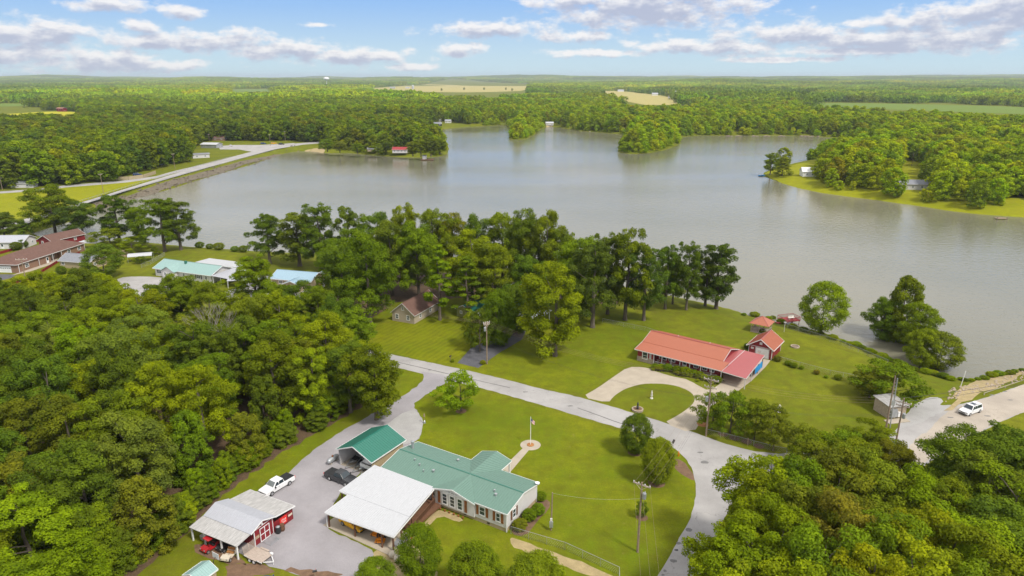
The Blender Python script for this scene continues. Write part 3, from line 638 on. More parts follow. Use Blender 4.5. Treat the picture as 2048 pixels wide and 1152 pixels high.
# left, by the houses
for a in [(112,470,362,'oak',10.5,'mid','big spreading tree at the dam end behind the red shed'),
 (168,476,398,'oak',7.5,'deep','dark tree right of the big spreading one at the dam end'),
 (240,486,380,'tall',8,'dark','broad dark tree on the shore above the curved carport'),
 (283,490,402,'tall',6,'mid','shore tree between two taller ones above the curved carport'),
 (330,503,378,'tall',7.5,'mid','tall shore tree with a bare trunk above the curved carport'),
 (362,500,388,'tall',7,'dark','rightmost shore tree above the curved carport'),
 (10,478,422,'oak',7,'deep','dark tree at the left edge behind the white garage'),
 (48,470,437,'conifer',3.2,'dark','small pointed conifer behind the white garage'),
 (266,508,472,'small',5.5,'yellow','bright yellow-green small tree above the curved carport'),
 (222,497,455,'small',6.5,'mid','low bushy tree behind the grey-roofed cottage'),
 (210,556,486,'round',6.5,'dark','dense round dark tree right of the grey-roofed cottage'),
 (514,606,500,'fluffy',6,'bright','bright tree between the green-roofed and blue-roofed houses'),
 (283,527,512,'small',2,'mid','tiny tree beside the curved carport'),(310,510,490,'conifer',2,'mid','narrow tree at the end of the curved carport'),
 (1540,350,302,'oak',6,'dark','rounder of the two lone trees at the tip of the far lawn'),
 (1564,352,311,'column' if 0 else 'conifer',6,'olive','narrower dark tree of the pair at the tip of the far lawn'),
 (1640,668,560,'round',6.2,'bright','rounded bright tree at the water beside the red jetty'),
 (1792,695,545,'edge',6.2,'mid','tallest tree at the water right of the fire pit lawn'),
 (1760,690,590,'oak',4.2,'mid','left shoulder tree beside the tallest waterside tree'),
 (1828,715,598,'oak',4.6,'mid','right shoulder tree beside the tallest waterside tree'),
 (1872,742,662,'round',5.2,'olive','rounded olive tree at the water above the pump house'),
 (1838,738,655,'round',4,'mid','low tree between the tallest waterside tree and the olive one'),
 (1782,800,722,'small',6.8,'mid','spreading tree directly behind the pump house'),
 (1738,795,742,'small',4.5,'olive','left half of the spreading trees behind the pump house'),
 (922,822,742,'small',4.3,'bright','lone young tree on the lawn beside the road junction'),
 (1270,905,826,'pear',2.75,'dark','dense small pear tree nearest the fountain'),
 (1313,965,874,'pear',3.0,'mid','dense pear tree left of the road bend'),
 (842,1160,1050,'pear',3.1,'mid','largest dense round pear tree by the dog run'),
 (950,1195,1088,'pear',3.5,'mid','dense round pear tree at the bottom edge, middle of three'),
 (1072,1215,1108,'pear',3.7,'mid','dense round pear tree cut by the bottom edge, rightmost of three'),
 (752,1195,1118,'pear',2.7,'mid','dense round pear tree at the bottom edge beside the gravel'),
 (1424,858,782,'small',3.5,'mid','roadside tree nearest the salmon-roofed house pole'),
 (1460,866,780,'small',3.8,'mid','second roadside tree from the pole in the row of four'),
 (1508,880,796,'small',3.4,'mid','third roadside tree from the pole in the row of four'),
 (1540,890,806,'small',3.4,'olive','fourth roadside tree from the pole in the row'),
 (1284,1035,1003,'small',1.0,'dark','tiny sapling at the foot of the transformer pole')]:
    tree_at(*a[:7], group='garden and shore trees')
for a in [(757,309,286,'oak',5,'mid','tree left of the red-roofed lake house'),(772,304,280,'oak',6,'dark','tree behind the left end of the red-roofed lake house'),(826,312,280,'fluffy',7,'olive','olive tree right of the red-roofed lake house'),(842,313,276,'oak',7,'mid','tree near the tip of the left point'),(862,312,272,'oak',8,'dark','dark tree at the tip of the left point'),(880,308,275,'oak',7,'dark','outermost dark tree of the left point'),
 (655,303,276,'oak',7,'mid','tree at the right end of the sand beach'),(680,305,280,'oak',6,'pale','pale grey-green tree right of the sand beach'),(715,307,285,'oak',6,'mid','tree left of the tan cabin on the left point')]:
    tree_at(*a[:7], group='shore trees of the left point')
# wood at the bottom right
BR = 'trees of the wood at the bottom right'
for i, a in enumerate([(1528,930,16,'fluffy',4.8,'bright'),(1502,985,15,'fluffy',4.6,'bright'),(1552,903,17,'fluffy',5.8,'bright'),(1605,915,17,'oak',5,'mid'),(1474,1040,14,'fluffy',4.4,'bright'),(1470,1105,13,'fluffy',4.2,'bright'),(1510,1040,16,'fluffy',5.6,'bright'),(1575,1010,17,'fluffy',5.5,'bright'),
 (1640,960,17,'oak',5.5,'olive'),(1690,900,17,'oak',5.5,'olive'),(1748,905,17,'oak',5.5,'olive'),(1700,980,18,'oak',5.5,'rust'),(1660,1050,18,'oak',5.5,'mid'),(1800,925,16,'oak',5.5,'mid'),(1860,935,16,'oak',5,'bright'),
 (1905,960,15,'oak',5,'mid'),(1950,860,16,'oak',6,'dark'),(2010,850,15,'oak',5.5,'dark'),(1990,910,15,'oak',5.5,'dark'),(1925,1030,16,'fluffy',5.5,'bright'),(1850,1010,17,'oak',5.5,'yellow'),(1780,1020,18,'fluffy',5.5,'mid'),
 (1760,1080,19,'fluffy',5,'yellow'),(1840,1090,18,'oak',5.5,'yellow'),(1620,1110,17,'fluffy',5.5,'bright'),(1540,1115,15,'fluffy',5.5,'bright'),(1520,1140,13,'fluffy',4.5,'bright'),(2005,1000,16,'oak',6,'dark'),(1990,1080,17,'oak',6,'mid'),
 (1920,1110,17,'oak',5.5,'mid'),(2050,940,16,'oak',6,'mid'),(2060,1050,16,'oak',6,'bright'),(1700,1130,17,'fluffy',5,'mid'),(1560,1170,13,'oak',5,'mid'),(1750,1160,15,'oak',5,'olive'),(1850,1160,15,'oak',5,'mid'),(2040,1150,15,'oak',6,'mid'),
 (1700,862,9,'small',4.5,'mid'),(1640,870,8,'small',4,'mid'),(1612,850,7,'small',3.2,'olive'),(1755,845,9,'oak',4.2,'mid'),(1720,880,10,'oak',4.5,'mid'),(1670,890,10,'oak',4.5,'olive'),(1800,880,9,'oak',3.8,'olive'),(2070,870,14,'oak',5.5,'dark'),(1950,920,12,'oak',4.5,'mid')]):
    tree_top(*a, '%s tree of the bottom right wood' % TWORD[a[5]], BR)
def in_poly(x, y, poly):
    c = False; j = len(poly)-1
    for i in range(len(poly)):
        xi, yi = poly[i]; xj, yj = poly[j]
        if (yi > y) != (yj > y) and x < (xj-xi)*(y-yi)/(yj-yi)+xi: c = not c
        j = i
    return c
def poisson(poly, dist, seed, keep=None, tries=30000):
    r = random.Random(seed); xs = [p[0] for p in poly]; ys = [p[1] for p in poly]; out = []; cell = {}
    for _ in range(tries):
        x, y = r.uniform(min(xs), max(xs)), r.uniform(min(ys), max(ys))
        if not in_poly(x, y, poly): continue
        k = (int(x//dist), int(y//dist)); ok = True
        for i in (-1, 0, 1):
            for j in (-1, 0, 1):
                for q in cell.get((k[0]+i, k[1]+j), ()):
                    if (q[0]-x)**2+(q[1]-y)**2 < dist*dist: ok = False
        if ok: cell.setdefault(k, []).append((x, y)); out.append((x, y))
    return out
# the wood on the left of the gravel drive
EDGE = [P(738,796), P(675,830), P(584,878), P(504,928), P(440,975), P(388,1027), P(334,1078), P(250,1142)]
LW = EDGE+[P(150,1290), P(-500,1500), P(-600,900), P(-250,600,14), P(0,566,17), P(115,556,17), P(200,572,17), P(270,590,17), P(330,590,17), P(420,566,17), P(500,588,17), P(600,572,17), P(660,610,16), P(715,665,15), P(752,725,12)]
r = random.Random(11)
LWG = 'trees of the wood left of the gravel drive'
special = [(205,655,18,'oak',6.5,'pale','big pale domed tree standing out in the left wood'),(620,690,15,'fluffy',4.8,'bright','bright yellow-green tall tree near the right end of the left wood'),(250,820,17,'oak',5.5,'pale','pale rounded tree in the middle of the left wood'),
 (410,705,15,'fluffy',5.5,'mid','mid-green domed tree in the centre of the left wood'),(690,680,15,'oak',5,'dark','dark tree at the right end of the left wood'),(120,790,17,'oak',5.5,'olive','olive tree at the left edge of the left wood'),(120,1060,15,'fluffy',5,'bright','bright low tree at the bottom left of the wood')]
for (a, b) in ((-10,550),(35,545),(78,536),(113,541),(150,534),(190,541),(236,563),(270,574),(309,556),(352,545),(410,552),(446,578),(480,586),(543,558),(583,555),(632,566),(668,586),(700,607)):
    tn_ = r.choice(['mid', 'bright', 'mid', 'dark', 'yellow']); special.append((a, b, r.uniform(14, 17), r.choice(['oak', 'fluffy']), r.uniform(4.8, 5.8), tn_, '%s tree along the back of the left wood' % TWORD[tn_]))
for a in special: tree_top(*a, group=LWG)
for x, y in poisson(LW, 6.6, 4):
    if any((x-t['x'])**2+(y-t['y'])**2 < 36 for t in trees if t['group'] == LWG): continue
    de = min(math.hypot(x-(a[0]+(b[0]-a[0])*k/6), y-(a[1]+(b[1]-a[1])*k/6)) for a, b in zip(EDGE, EDGE[1:]) for k in range(7))
    tint = r.choices(['mid', 'dark', 'olive', 'bright', 'yellow', 'pale'], [30, 26, 12, 18, 8, 6])[0]
    if de < 5: k, h, w = 'edge', r.uniform(9, 13), r.uniform(3.6, 4.6); lab = '%s low-branching edge tree of the left wood' % TWORD[tint]
    else: k, h, w = r.choice(['oak', 'oak', 'fluffy']), r.uniform(13.5, 18.5), r.uniform(4.6, 6); lab = '%s tree inside the left wood' % TWORD[tint]
    trees.append(dict(x=x, y=y, z=0, h=h, r=w, kind=k, tint=tint, label=lab, group=LWG, name='tree', hand=True))
for i in range(len(EDGE)-1):      # low brush at its foot
    for k in range(4):
        a, b = EDGE[i], EDGE[i+1]; q = (k+r.random())/4
        trees.append(dict(x=a[0]+(b[0]-a[0])*q+r.uniform(-1, .6), y=a[1]+(b[1]-a[1])*q+r.uniform(-.6, 1), z=0, h=r.uniform(3, 6), r=r.uniform(1.8, 2.8), kind='edge', tint=r.choice(['bright', 'mid', 'dark']), label='low brush at the left wood edge', group='brush along the left wood', name='bush', hand=True))
# far shores and woods
CLEAR = [[P(*q) for q in poly] for poly in (
 [(-400,400),(60,374),(215,366),(268,346),(300,341),(375,324),(378,312),(372,300),(405,285),(430,280),(480,284),(560,281),(600,283),(662,288),(662,302),(600,312),(350,400),(100,490),(-400,560)],
 [(-300,240),(60,240),(157,234),(160,223),(95,221),(0,228),(-300,229)], [(-300,215),(78,214.5),(84,206),(-300,206)], [(440,190),(560,186),(555,177),(450,178)],
 [(730,184),(850,192),(960,195),(1070,190),(1062,168),(900,163),(850,168),(730,176)], [(1190,182),(1250,216),(1390,214),(1345,192),(1240,181)], [(1590,216),(1800,226),(2180,240),(2180,217),(1850,207.5),(1620,204)],
 [(1500,360),(1530,345),(1600,320),(1640,316),(1652,335),(1640,350),(1632,372),(1600,384)], [(1792,394),(1850,394),(1856,378),(1862,340),(1840,326),(1800,322),(1792,345),(1775,362)],
 [(1985,440),(2100,440),(2100,398),(2000,400)], [(762,312),(850,316),(845,303),(775,298)], [(855,266),(1012,254),(1008,247),(935,248),(885,243),(850,250)], [(1080,258),(1120,258),(1110,246),(1088,246)],
 [(405,300),(500,300),(500,283),(405,283)])]
BB = [(min(p[0] for p in c), max(p[0] for p in c), min(p[1] for p in c), max(p[1] for p in c)) for c in CLEAR]
def cleared(x, y):
    for i, (c, b) in enumerate(zip(CLEAR, BB)):
        for s in ((1, 1.08, 1.16, 1.24, 1.32) if 1 <= i <= 6 else (1,)):
            if b[0] < x*s < b[1] and b[2] < y*s < b[3] and in_poly(x*s, y*s, c): return True
    return False
rn = np.random.RandomState(5)
def scatter(y0, y1, sp, tmax=.92):
    out = []; y = y0
    while y < y1:
        w = tmax*(y+60)
        n = int(2*w/sp); xs = -w+(np.arange(n)+rn.rand(n))*sp
        out += list(zip(xs, y+rn.uniform(-.45, .45, n)*sp)); y += sp
    return np.array(out)
far = []
for (y0, y1, sp) in ((250, 800, 8.0), (800, 1500, 10.0)):
    pts = scatter(y0, y1, sp); s = lake_dist(pts); pts = pts[(s > 5.5)]; s = s[s > 5.5]
    for (x, y), sd_ in zip(pts, s):
        if cleared(x, y): continue
        bx, by = Q(x, y, 0)
        if y < 330 and x < 150: continue
        if bx < 1450 and by > 380: continue
        if bx > 1560 and by > 440: continue
        cloud_shade = 1/(1+math.exp((x/y+.02)*14))  # cloud shadow over the left woods, painted as darker leaf tints
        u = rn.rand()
        tn = rn.choice(['yellow', 'bright', 'mid', 'olive', 'dark', 'rust'], p=[.26, .30, .22, .10, .09, .03]) if rn.rand() > cloud_shade*.9 else rn.choice(['bright', 'mid', 'dark', 'deep', 'olive'], p=[.12, .36, .30, .10, .12])
        low = sd_ < 13 and rn.rand() < .45
        h = rn.uniform(5, 9) if low else rn.uniform(13, 20.5) if sd_ > 25 else rn.uniform(11, 18)
        h *= 1+.14*math.sin(x/55+y/90)*math.sin(y/70)
        where = 'of the left far woods' if x < 20 else 'of the right far woods'
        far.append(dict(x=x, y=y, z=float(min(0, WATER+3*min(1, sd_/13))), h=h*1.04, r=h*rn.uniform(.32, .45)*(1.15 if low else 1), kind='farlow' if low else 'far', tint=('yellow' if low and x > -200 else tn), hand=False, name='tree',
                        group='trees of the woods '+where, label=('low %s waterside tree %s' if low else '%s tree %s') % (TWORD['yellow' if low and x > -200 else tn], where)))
for a, b in zip(SHORE, SHORE[1:]):     # low bright growth right at the far waterline
    if min(a[1], b[1]) < 520 or a[0] < -150: continue
    d_ = math.hypot(b[0]-a[0], b[1]-a[1]); nx, ny = (b[1]-a[1])/d_, -(b[0]-a[0])/d_
    for k in range(int(d_/7)):
        if rn.rand() < .3: continue
        f_ = (k+rn.rand())*7/d_; x, y = a[0]+(b[0]-a[0])*f_, a[1]+(b[1]-a[1])*f_
        for sg in (1, -1):
            x2, y2 = x+nx*sg*4, y+ny*sg*4
            if lake_dist([(x2, y2)])[0] > 2.5 and not cleared(x2, y2):
                h = rn.uniform(5, 10); far.append(dict(x=x2, y=y2, z=-2.3, h=h, r=h*rn.uniform(.42, .58), kind='farlow', tint=rn.choice(['yellow', 'bright', 'bright', 'mid']), hand=False, name='tree', group='trees of the woods of the right far woods', label='low waterside tree of the right far woods')); break
for px_, py_, h_ in ((1030,272,9),(1040,270,11),(1050,268,12),(1058,266,10),(1035,266,13),(1045,262,14),(1056,258,13),(1062,256,14),(1068,252,12),(1028,264,10),(1052,252,15),(1066,246,14)):
    q = P(px_, py_, -2); far.append(dict(x=q[0], y=q[1], z=-2.3, h=h_, r=h_*.5, kind='farlow', tint='yellow', hand=False, name='tree', group='islet', label='bright tree on the small wooded spit in the cove'))
far.sort(key=lambda t: t['y']/t['h'])
nhand = len(trees); ncap = max(0, 296-sum(t['name'] == 'tree' for t in trees))
print('hand trees', nhand, 'far', len(far), 'cap', ncap)
indiv = trees+far[:ncap]; rest = far[ncap:]
FARK = (1.34, 1.38, .9)  # sunshine on the far woods, put into the leaf tint
def lit(t): return 0.0 if t['y'] < 330 else .15 if t['x'] < -.06*t['y'] and t['y'] < 1000 else 1.0  # amount of painted sunshine; the clouded left woods get little
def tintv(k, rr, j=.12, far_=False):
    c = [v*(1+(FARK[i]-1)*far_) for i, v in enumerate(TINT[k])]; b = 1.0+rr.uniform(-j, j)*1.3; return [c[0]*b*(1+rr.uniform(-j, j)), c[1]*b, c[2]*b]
ORD = ['first', 'second', 'third', 'fourth', 'fifth', 'sixth', 'seventh', 'eighth', 'ninth', 'tenth', 'eleventh', 'twelfth']
from collections import defaultdict
dd_ = defaultdict(list)
for t in indiv: dd_[t['label']].append(t)
BANDS = {2: ['front half', 'back half'], 3: ['front', 'middle', 'back'], 4: ['front', 'second nearest', 'third nearest', 'back'], 5: ['front', 'second nearest', 'middle', 'second farthest', 'back']}
for lb, ts in dd_.items():
    if len(ts) < 2: continue
    ts.sort(key=lambda t: t['y']); nb = 1 if len(ts) < 6 else min(5, -(-len(ts)//8)+1); sz = -(-len(ts)//nb)
    for k in range(nb):
        row = sorted(ts[k*sz:(k+1)*sz], key=lambda t: Q(t['x'], t['y'], t['h'])[0])
        for i, t in enumerate(row):
            t['label'] = lb+', '+ORD[min(i, 11)]+' from left'+(' in %s band' % BANDS[nb][k] if nb > 1 else '')
rr = random.Random(2)
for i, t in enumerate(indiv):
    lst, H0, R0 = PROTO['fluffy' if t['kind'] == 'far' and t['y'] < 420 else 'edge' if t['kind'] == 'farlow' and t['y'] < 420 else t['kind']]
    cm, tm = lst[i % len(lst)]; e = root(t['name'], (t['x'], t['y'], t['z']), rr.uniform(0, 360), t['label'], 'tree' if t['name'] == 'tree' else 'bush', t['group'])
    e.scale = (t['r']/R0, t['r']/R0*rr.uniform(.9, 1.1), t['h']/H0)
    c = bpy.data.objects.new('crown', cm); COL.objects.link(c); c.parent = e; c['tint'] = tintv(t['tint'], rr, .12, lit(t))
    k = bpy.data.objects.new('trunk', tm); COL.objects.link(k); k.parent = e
# bare dead tree
dm = MB(); rd = random.Random(9)
def branch(p, d, ln, rad, depth):
    q = p+d*ln; dm.tube([p, (p+q)/2+Vector((rd.uniform(-.1, .1), rd.uniform(-.1, .1), 0)), q], [rad, rad*.8, rad*.55], 5, cap=False)
    if depth:
        for _ in range(3): branch(q, (d+Vector((rd.uniform(-.7, .7), rd.uniform(-.7, .7), rd.uniform(-.1, .5)))).normalized(), ln*.68, rad*.55, depth-1)
branch(Vector((0, 0, 0)), Vector((.05, 0, 1)), 6.9, .2, 5)
bx, by = P(432, 650, 15); dm.build('dead_tree', M['deadbark'], loc=(bx, by, 0), label='bare grey dead tree standing in the left wood', cat='tree')

def instancer(name, protos, pts, scl, rots, pick, tints, label, cat, kind='stuff'):
    me = bpy.data.meshes.new(name); me.vertices.add(len(pts)); me.vertices.foreach_set('co', np.asarray(pts, np.float32).ravel())
    for nm, ty, dat in (('scl', 'FLOAT_VECTOR', scl), ('rotz', 'FLOAT', rots), ('pick', 'INT', pick), ('tint', 'FLOAT_VECTOR', tints)):
        a = me.attributes.new(nm, ty, 'POINT'); d = np.asarray(dat, np.int32 if ty == 'INT' else np.float32)
        a.data.foreach_set('vector' if ty == 'FLOAT_VECTOR' else 'value', d.ravel())
    o = bpy.data.objects.new(name, me); COL.objects.link(o)
    ng = bpy.data.node_groups.new(name, 'GeometryNodeTree'); ng.interface.new_socket('Geometry', in_out='INPUT', socket_type='NodeSocketGeometry'); ng.interface.new_socket('Geometry', in_out='OUTPUT', socket_type='NodeSocketGeometry')
    n = ng.nodes; l = ng.links; gi = n.new('NodeGroupInput'); go = n.new('NodeGroupOutput')
    def attr(nm, ty):
        a = n.new('GeometryNodeInputNamedAttribute'); a.data_type = ty; a.inputs[0].default_value = nm; return a.outputs[0]
    gg = n.new('GeometryNodeGeometryToInstance')
    for p in reversed(protos):
        oi = n.new('GeometryNodeObjectInfo'); oi.inputs['Object'].default_value = p; oi.inputs['As Instance'].default_value = True
        l.new(oi.outputs['Geometry'], gg.inputs[0])
    iop = n.new('GeometryNodeInstanceOnPoints'); m2p = n.new('GeometryNodeMeshToPoints'); l.new(gi.outputs[0], m2p.inputs[0]); l.new(m2p.outputs[0], iop.inputs['Points'])
    l.new(gg.outputs[0], iop.inputs['Instance']); iop.inputs['Pick Instance'].default_value = True; l.new(attr('pick', 'INT'), iop.inputs['Instance Index'])
    cx_ = n.new('ShaderNodeCombineXYZ'); l.new(attr('rotz', 'FLOAT'), cx_.inputs[2]); l.new(cx_.outputs[0], iop.inputs['Rotation']); l.new(attr('scl', 'FLOAT_VECTOR'), iop.inputs['Scale'])
    l.new(iop.outputs[0], go.inputs[0])
    md = o.modifiers.new('instances', 'NODES'); md.node_group = ng
    return tag(o, label, cat, kind=kind)
po = []
for key in ('far', 'farlow'):
    for cm, tm in PROTO[key][0]:
        po.append(bpy.data.objects.new('crown_source', cm))
n6 = 6
def pk(t): return rn.randint(n6) if t['kind'] == 'far' else n6+rn.randint(3)
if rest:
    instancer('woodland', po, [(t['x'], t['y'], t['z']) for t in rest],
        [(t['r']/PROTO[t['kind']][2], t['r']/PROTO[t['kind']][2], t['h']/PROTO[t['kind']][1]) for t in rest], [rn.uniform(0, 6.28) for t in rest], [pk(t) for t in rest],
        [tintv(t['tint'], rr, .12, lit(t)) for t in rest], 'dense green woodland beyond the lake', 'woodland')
# woodland farther than 1.5 km: blocks of crowns
def patch_mesh(seed, size, n, q):
    r = np.random.RandomState(seed); vs = []; lv = []
    px_ = (r.rand(n, 2)-.5)*size; hh = r.uniform(12, 20, n); R = r.uniform(4.2, 6.5, n)
    k = np.repeat(np.arange(n), q); m = len(k); d = norm(r.randn(m, 3)); d[:, 2] = np.abs(d[:, 2])*1.0-.25
    p = np.stack([px_[k, 0]+d[:, 0]*R[k], px_[k, 1]+d[:, 1]*R[k], hh[k]-R[k]*.9+d[:, 2]*R[k]], 1)
    low = r.rand(m) < .25; p[low, 2] *= r.uniform(.15, .8, low.sum())
    nn = norm(d+r.randn(m, 3)*.35+np.array([0, 0, .3])); t1 = norm(np.cross(nn, r.randn(m, 3))); t2 = np.cross(nn, t1); s = r.uniform(1.4, 2.8, m)[:, None]
    v = np.stack([p-t1*s, p-t2*s*.7, p+t1*s, p+t2*s*.7], 1).reshape(-1, 3)
    lv = np.clip(r.rand(n)[k]*.8+r.rand(m)*.2, 0, 1)
    return raw_mesh('crown_block', v, np.arange(m*4).reshape(-1, 4), M['leaf'], lv)
pp = [bpy.data.objects.new('crown_block_source', patch_mesh(i, 74, 58, 34)) for i in range(4)]
pts = []; 
for (y0, y1, sp) in ((1500, 5200, 62), (5200, 16500, 66)):
    q = scatter(y0, y1, sp, .86)
    pts += [(x, y) for x, y in q if not cleared(x, y) and not (1800 < y < 7000 and math.sin(x/310+1)*math.sin(y/330+x/1500) > .93)]
z = terrain_h(pts); pts = [(x, y, zz-1) for (x, y), zz in zip(pts, z)]
tn = []
for x, y, _ in pts:
    b = math.sin(x/390+y/700)+math.sin(x/910-y/530+2)+math.sin(y/260)*.8
    k = 'yellow' if b > 1.0 else 'bright' if b > .1 else 'mid' if b > -.9 else 'dark'
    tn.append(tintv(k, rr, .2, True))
print('patches', len(pts))
instancer('distant_woodland', pp, pts, [(1, 1, rn.uniform(.8, 1.2)*(1.1+.35*math.sin(x/230+y/310)*math.sin(y/190-x/420))) for x, y, _ in pts], [rn.randint(4)*PI/2+rn.uniform(-.2, .2) for _ in pts], [rn.randint(4) for _ in pts], tn, 'hazy woodland rolling away to the horizon', 'woodland')

# ------------------------------------------------------------------ building parts
def window(parent, c, u, n, w, h, mull=1, shutters=None, frame='white', name='window', label=None, bars=1):
    """c = centre on the wall face, u = direction along the wall, n = outward normal (local axes)"""
    c, u, n = Vector(c), Vector(u).normalized(), Vector(n).normalized(); z = Vector((0, 0, 1)); f = MB(); t = .07
    f.obox(c+z*(h/2)+n*.03, u*(w/2+t), n*.045, z*t); f.obox(c-z*(h/2)+n*.03, u*(w/2+t), n*.055, z*t)
    for s in (-1, 1): f.obox(c+u*s*(w/2)+n*.03, u*t, n*.04, z*(h/2))
    for i in range(1, mull+1): f.obox(c+u*(w*(i/(mull+1)-.5))+n*.035, u*.025, n*.02, z*h/2)
    for i in range(1, bars+1): f.obox(c+z*(h*(i/(bars+1)-.5))+n*.036, u*w/2, n*.02, z*.03)
    o = f.build(name, M[frame], parent, label=label); MB().obox(c+n*.02, u*(w/2-.01), n*.012, z*(h/2-.01)).build('pane', M['glass'], o)
    if shutters:
        for s in (-1, 1):
            m = MB(); cc = c+u*s*(w/2+.32)+n*.03; m.obox(cc, u*.2, n*.025, z*(h/2+.08))
            for k in (-.6, 0, .6): m.obox(cc+z*h*.5*k+n*.03, u*.2, n*.012, z*.04)
            m.build('shutter', M[shutters], parent)
    return o
def door(parent, c, u, n, w, h, m='white', name='door', panes=False):
    c, u, n = Vector(c), Vector(u).normalized(), Vector(n).normalized(); z = Vector((0, 0, 1))
    f = MB().obox(c+z*h/2+n*.025, u*w/2, n*.03, z*h/2)
    for i in (-.5, .5):
        for k in (.28, .72): f.obox(c+u*w*i*.5+z*h*k+n*.06, u*w*.16, n*.008, z*h*.14)
    o = f.build(name, M[m], parent)
    MB().obox(c+u*w*.4+z*h*.48+n*.08, u*.03, n*.03, z*.03).build('handle', M['galv'], o)
    if panes: MB().obox(c+z*h*.66+n*.075, u*w*.34, n*.01, z*h*.22).build('pane', M['glass'], o)
    return o
def gdoor(parent, c, u, n, w, h, m='white', wins=False):
    c, u, n = Vector(c), Vector(u).normalized(), Vector(n).normalized(); z = Vector((0, 0, 1)); f = MB()
    for k in range(4): f.obox(c+z*h*(k+.5)/4+n*.03, u*w/2, n*.025, z*(h/8-.012))
    for k in range(4):
        for i in range(4): f.obox(c+z*h*(k+.5)/4+u*w*((i+.5)/4-.5)+n*.06, u*w*.1, n*.006, z*(h/8-.07))
    o = f.build('garage_door', M[m], parent)
    if wins:
        for i in range(8): MB().obox(c+z*h*.66+u*w*((i+.5)/8-.5)+n*.062, u*w*.045, n*.012, z*.1).build('pane', M['glass'], o)
    return o
def gable_roof(parent, x0, x1, y0, y1, ze, zr, m, ax='x', oh=.35, t=.12, sp=.45, ribs=True, name='roof', ridge=None, trim='white'):
    """gable roof, ridge along x (ax='x') or along y"""
    r = MB(); f = r.metal if ribs else r.slab; kw = dict(t=t, sp=sp) if ribs else dict(t=t)
    if ax == 'x':
        ym = (y0+y1)/2; k = (zr-ze)/(ym-y0); zo = ze-oh*k
        f((x0-oh, y0-oh, zo), (x1+oh, y0-oh, zo), (x1+oh, ym, zr), (x0-oh, ym, zr), **kw); f((x1+oh, y1+oh, zo), (x0-oh, y1+oh, zo), (x0-oh, ym, zr), (x1+oh, ym, zr), **kw)
        rd = ((x0-oh, ym, zr+.03), (x1+oh, ym, zr+.03)); ev = [((x0-oh, y, zo-.05), (x1+oh, y, zo-.05)) for y in (y0-oh-.02, y1+oh+.02)]
        ev += [((x, yy, zo-.05), (x, ym, zr-.05)) for x in (x0-oh-.02, x1+oh+.02) for yy in (y0-oh, y1+oh)]
    else:
        xm = (x0+x1)/2; k = (zr-ze)/(xm-x0); zo = ze-oh*k
        f((x0-oh, y1+oh, zo), (x0-oh, y0-oh, zo), (xm, y0-oh, zr), (xm, y1+oh, zr), **kw); f((x1+oh, y0-oh, zo), (x1+oh, y1+oh, zo), (xm, y1+oh, zr), (xm, y0-oh, zr), **kw)
        rd = ((xm, y0-oh, zr+.03), (xm, y1+oh, zr+.03)); ev = [((x, y0-oh, zo-.05), (x, y1+oh, zo-.05)) for x in (x0-oh-.02, x1+oh+.02)]
        ev += [((xx, y, zo-.05), (xm, y, zr-.05)) for y in (y0-oh-.02, y1+oh+.02) for xx in (x0-oh, x1+oh)]
    o = r.build(name, M[m], parent)
    MB().bar(*rd, .18, .04).build('ridge_cap', M[ridge or m], o)
    if trim:
        e = MB()
        for a, b in ev: e.bar(a, b, .05, .17)
        e.build('fascia', M[trim], o)
    return o
def gable_walls(parent, x0, x1, y0, y1, ze, zr, m, ax='x', z0=0, name='wall'):
    w = MB(); d = .10
    if ax == 'x': w.prismx([(y0, z0), (y1, z0), (y1, ze-d), ((y0+y1)/2, zr-d-.04), (y0, ze-d)], x0, x1)
    else: w.prism([(x0, z0), (x1, z0), (x1, ze-d), ((x0+x1)/2, zr-d-.04), (x0, ze-d)], y0, y1)
    return w.build(name, M[m], parent)
X, Y, Z = Vector((1, 0, 0)), Vector((0, 1, 0)), Vector((0, 0, 1))

# ------------------------------------------------------------------ A: long house with the sage green metal roof
oA = P(1013, 1065); aA = -31.5
A = root('manufactured_house', oA, aA, 'long white house with a sage green metal roof and wooden shutters', 'house')
def LA(x, y, z=0):
    c, s = math.cos(R_(aA)), math.sin(R_(aA)); return (oA[0]+x*c-y*s, oA[1]+x*s+y*c, z)
MB().box(-22.0, .05, 0, -.05, 8.25, .62).build('skirting', M['tan'], A)
w = MB().prismx([(0, .62), (8.3, .62), (8.3, 3.05), (4.15, 3.88), (0, 3.05)], -22.05, 0)
w.prism([(-12.2, .62), (-5.2, .62), (-5.2, 2.95), (-8.7, 3.86), (-12.2, 2.95)], -.25, 1.0)
w.prism([(-11.5, .62), (-6.6, .62), (-6.6, 3.0), (-9.05, 3.72), (-11.5, 3.0)], 8.0, 8.9)
w.build('wall', M['siding_w'], A)
rf = gable_roof(A, -22.1, 0.0, 0, 8.3, 3.22, 4.05, 'greenroof', oh=.32, ridge='greenroof_d', sp=.4)
d = MB(); kk = (4.07-3.1)/3.9
for sx, xs in ((-1, -12.6), (1, -4.8)):
    a = (xs, -.62, 3.12); b = (-8.7, -.62, 4.09); c_ = (-8.7, 4.1, 4.10)
    q = MB().add([a, b, c_, (a[0], a[1], a[2]-.1), (b[0], b[1], b[2]-.1), (c_[0], c_[1], c_[2]-.02)], [(0,1,2),(5,4,3),(0,3,4,1),(1,4,5,2),(2,5,3,0)])
    d.add(q.v, q.f)
    for k in range(1, 12):
        t = k/12; p = Vector(a).lerp(Vector(b), 1-t)+Z*.02; e = Vector(b).lerp(Vector(c_), 1)*0
        y1 = -.62+(4.72)*(1-t); d.bar(p, (p.x, y1, p.z-.0), .05, .04)
d.build('dormer_roof', M['greenroof'], A)
f = MB()
for xs in (-12.6, -4.8): f.bar((xs, -.66, 3.04), (-8.7, -.66, 4.03), .05, .18)
f.build('dormer_fascia', M['white'], A)
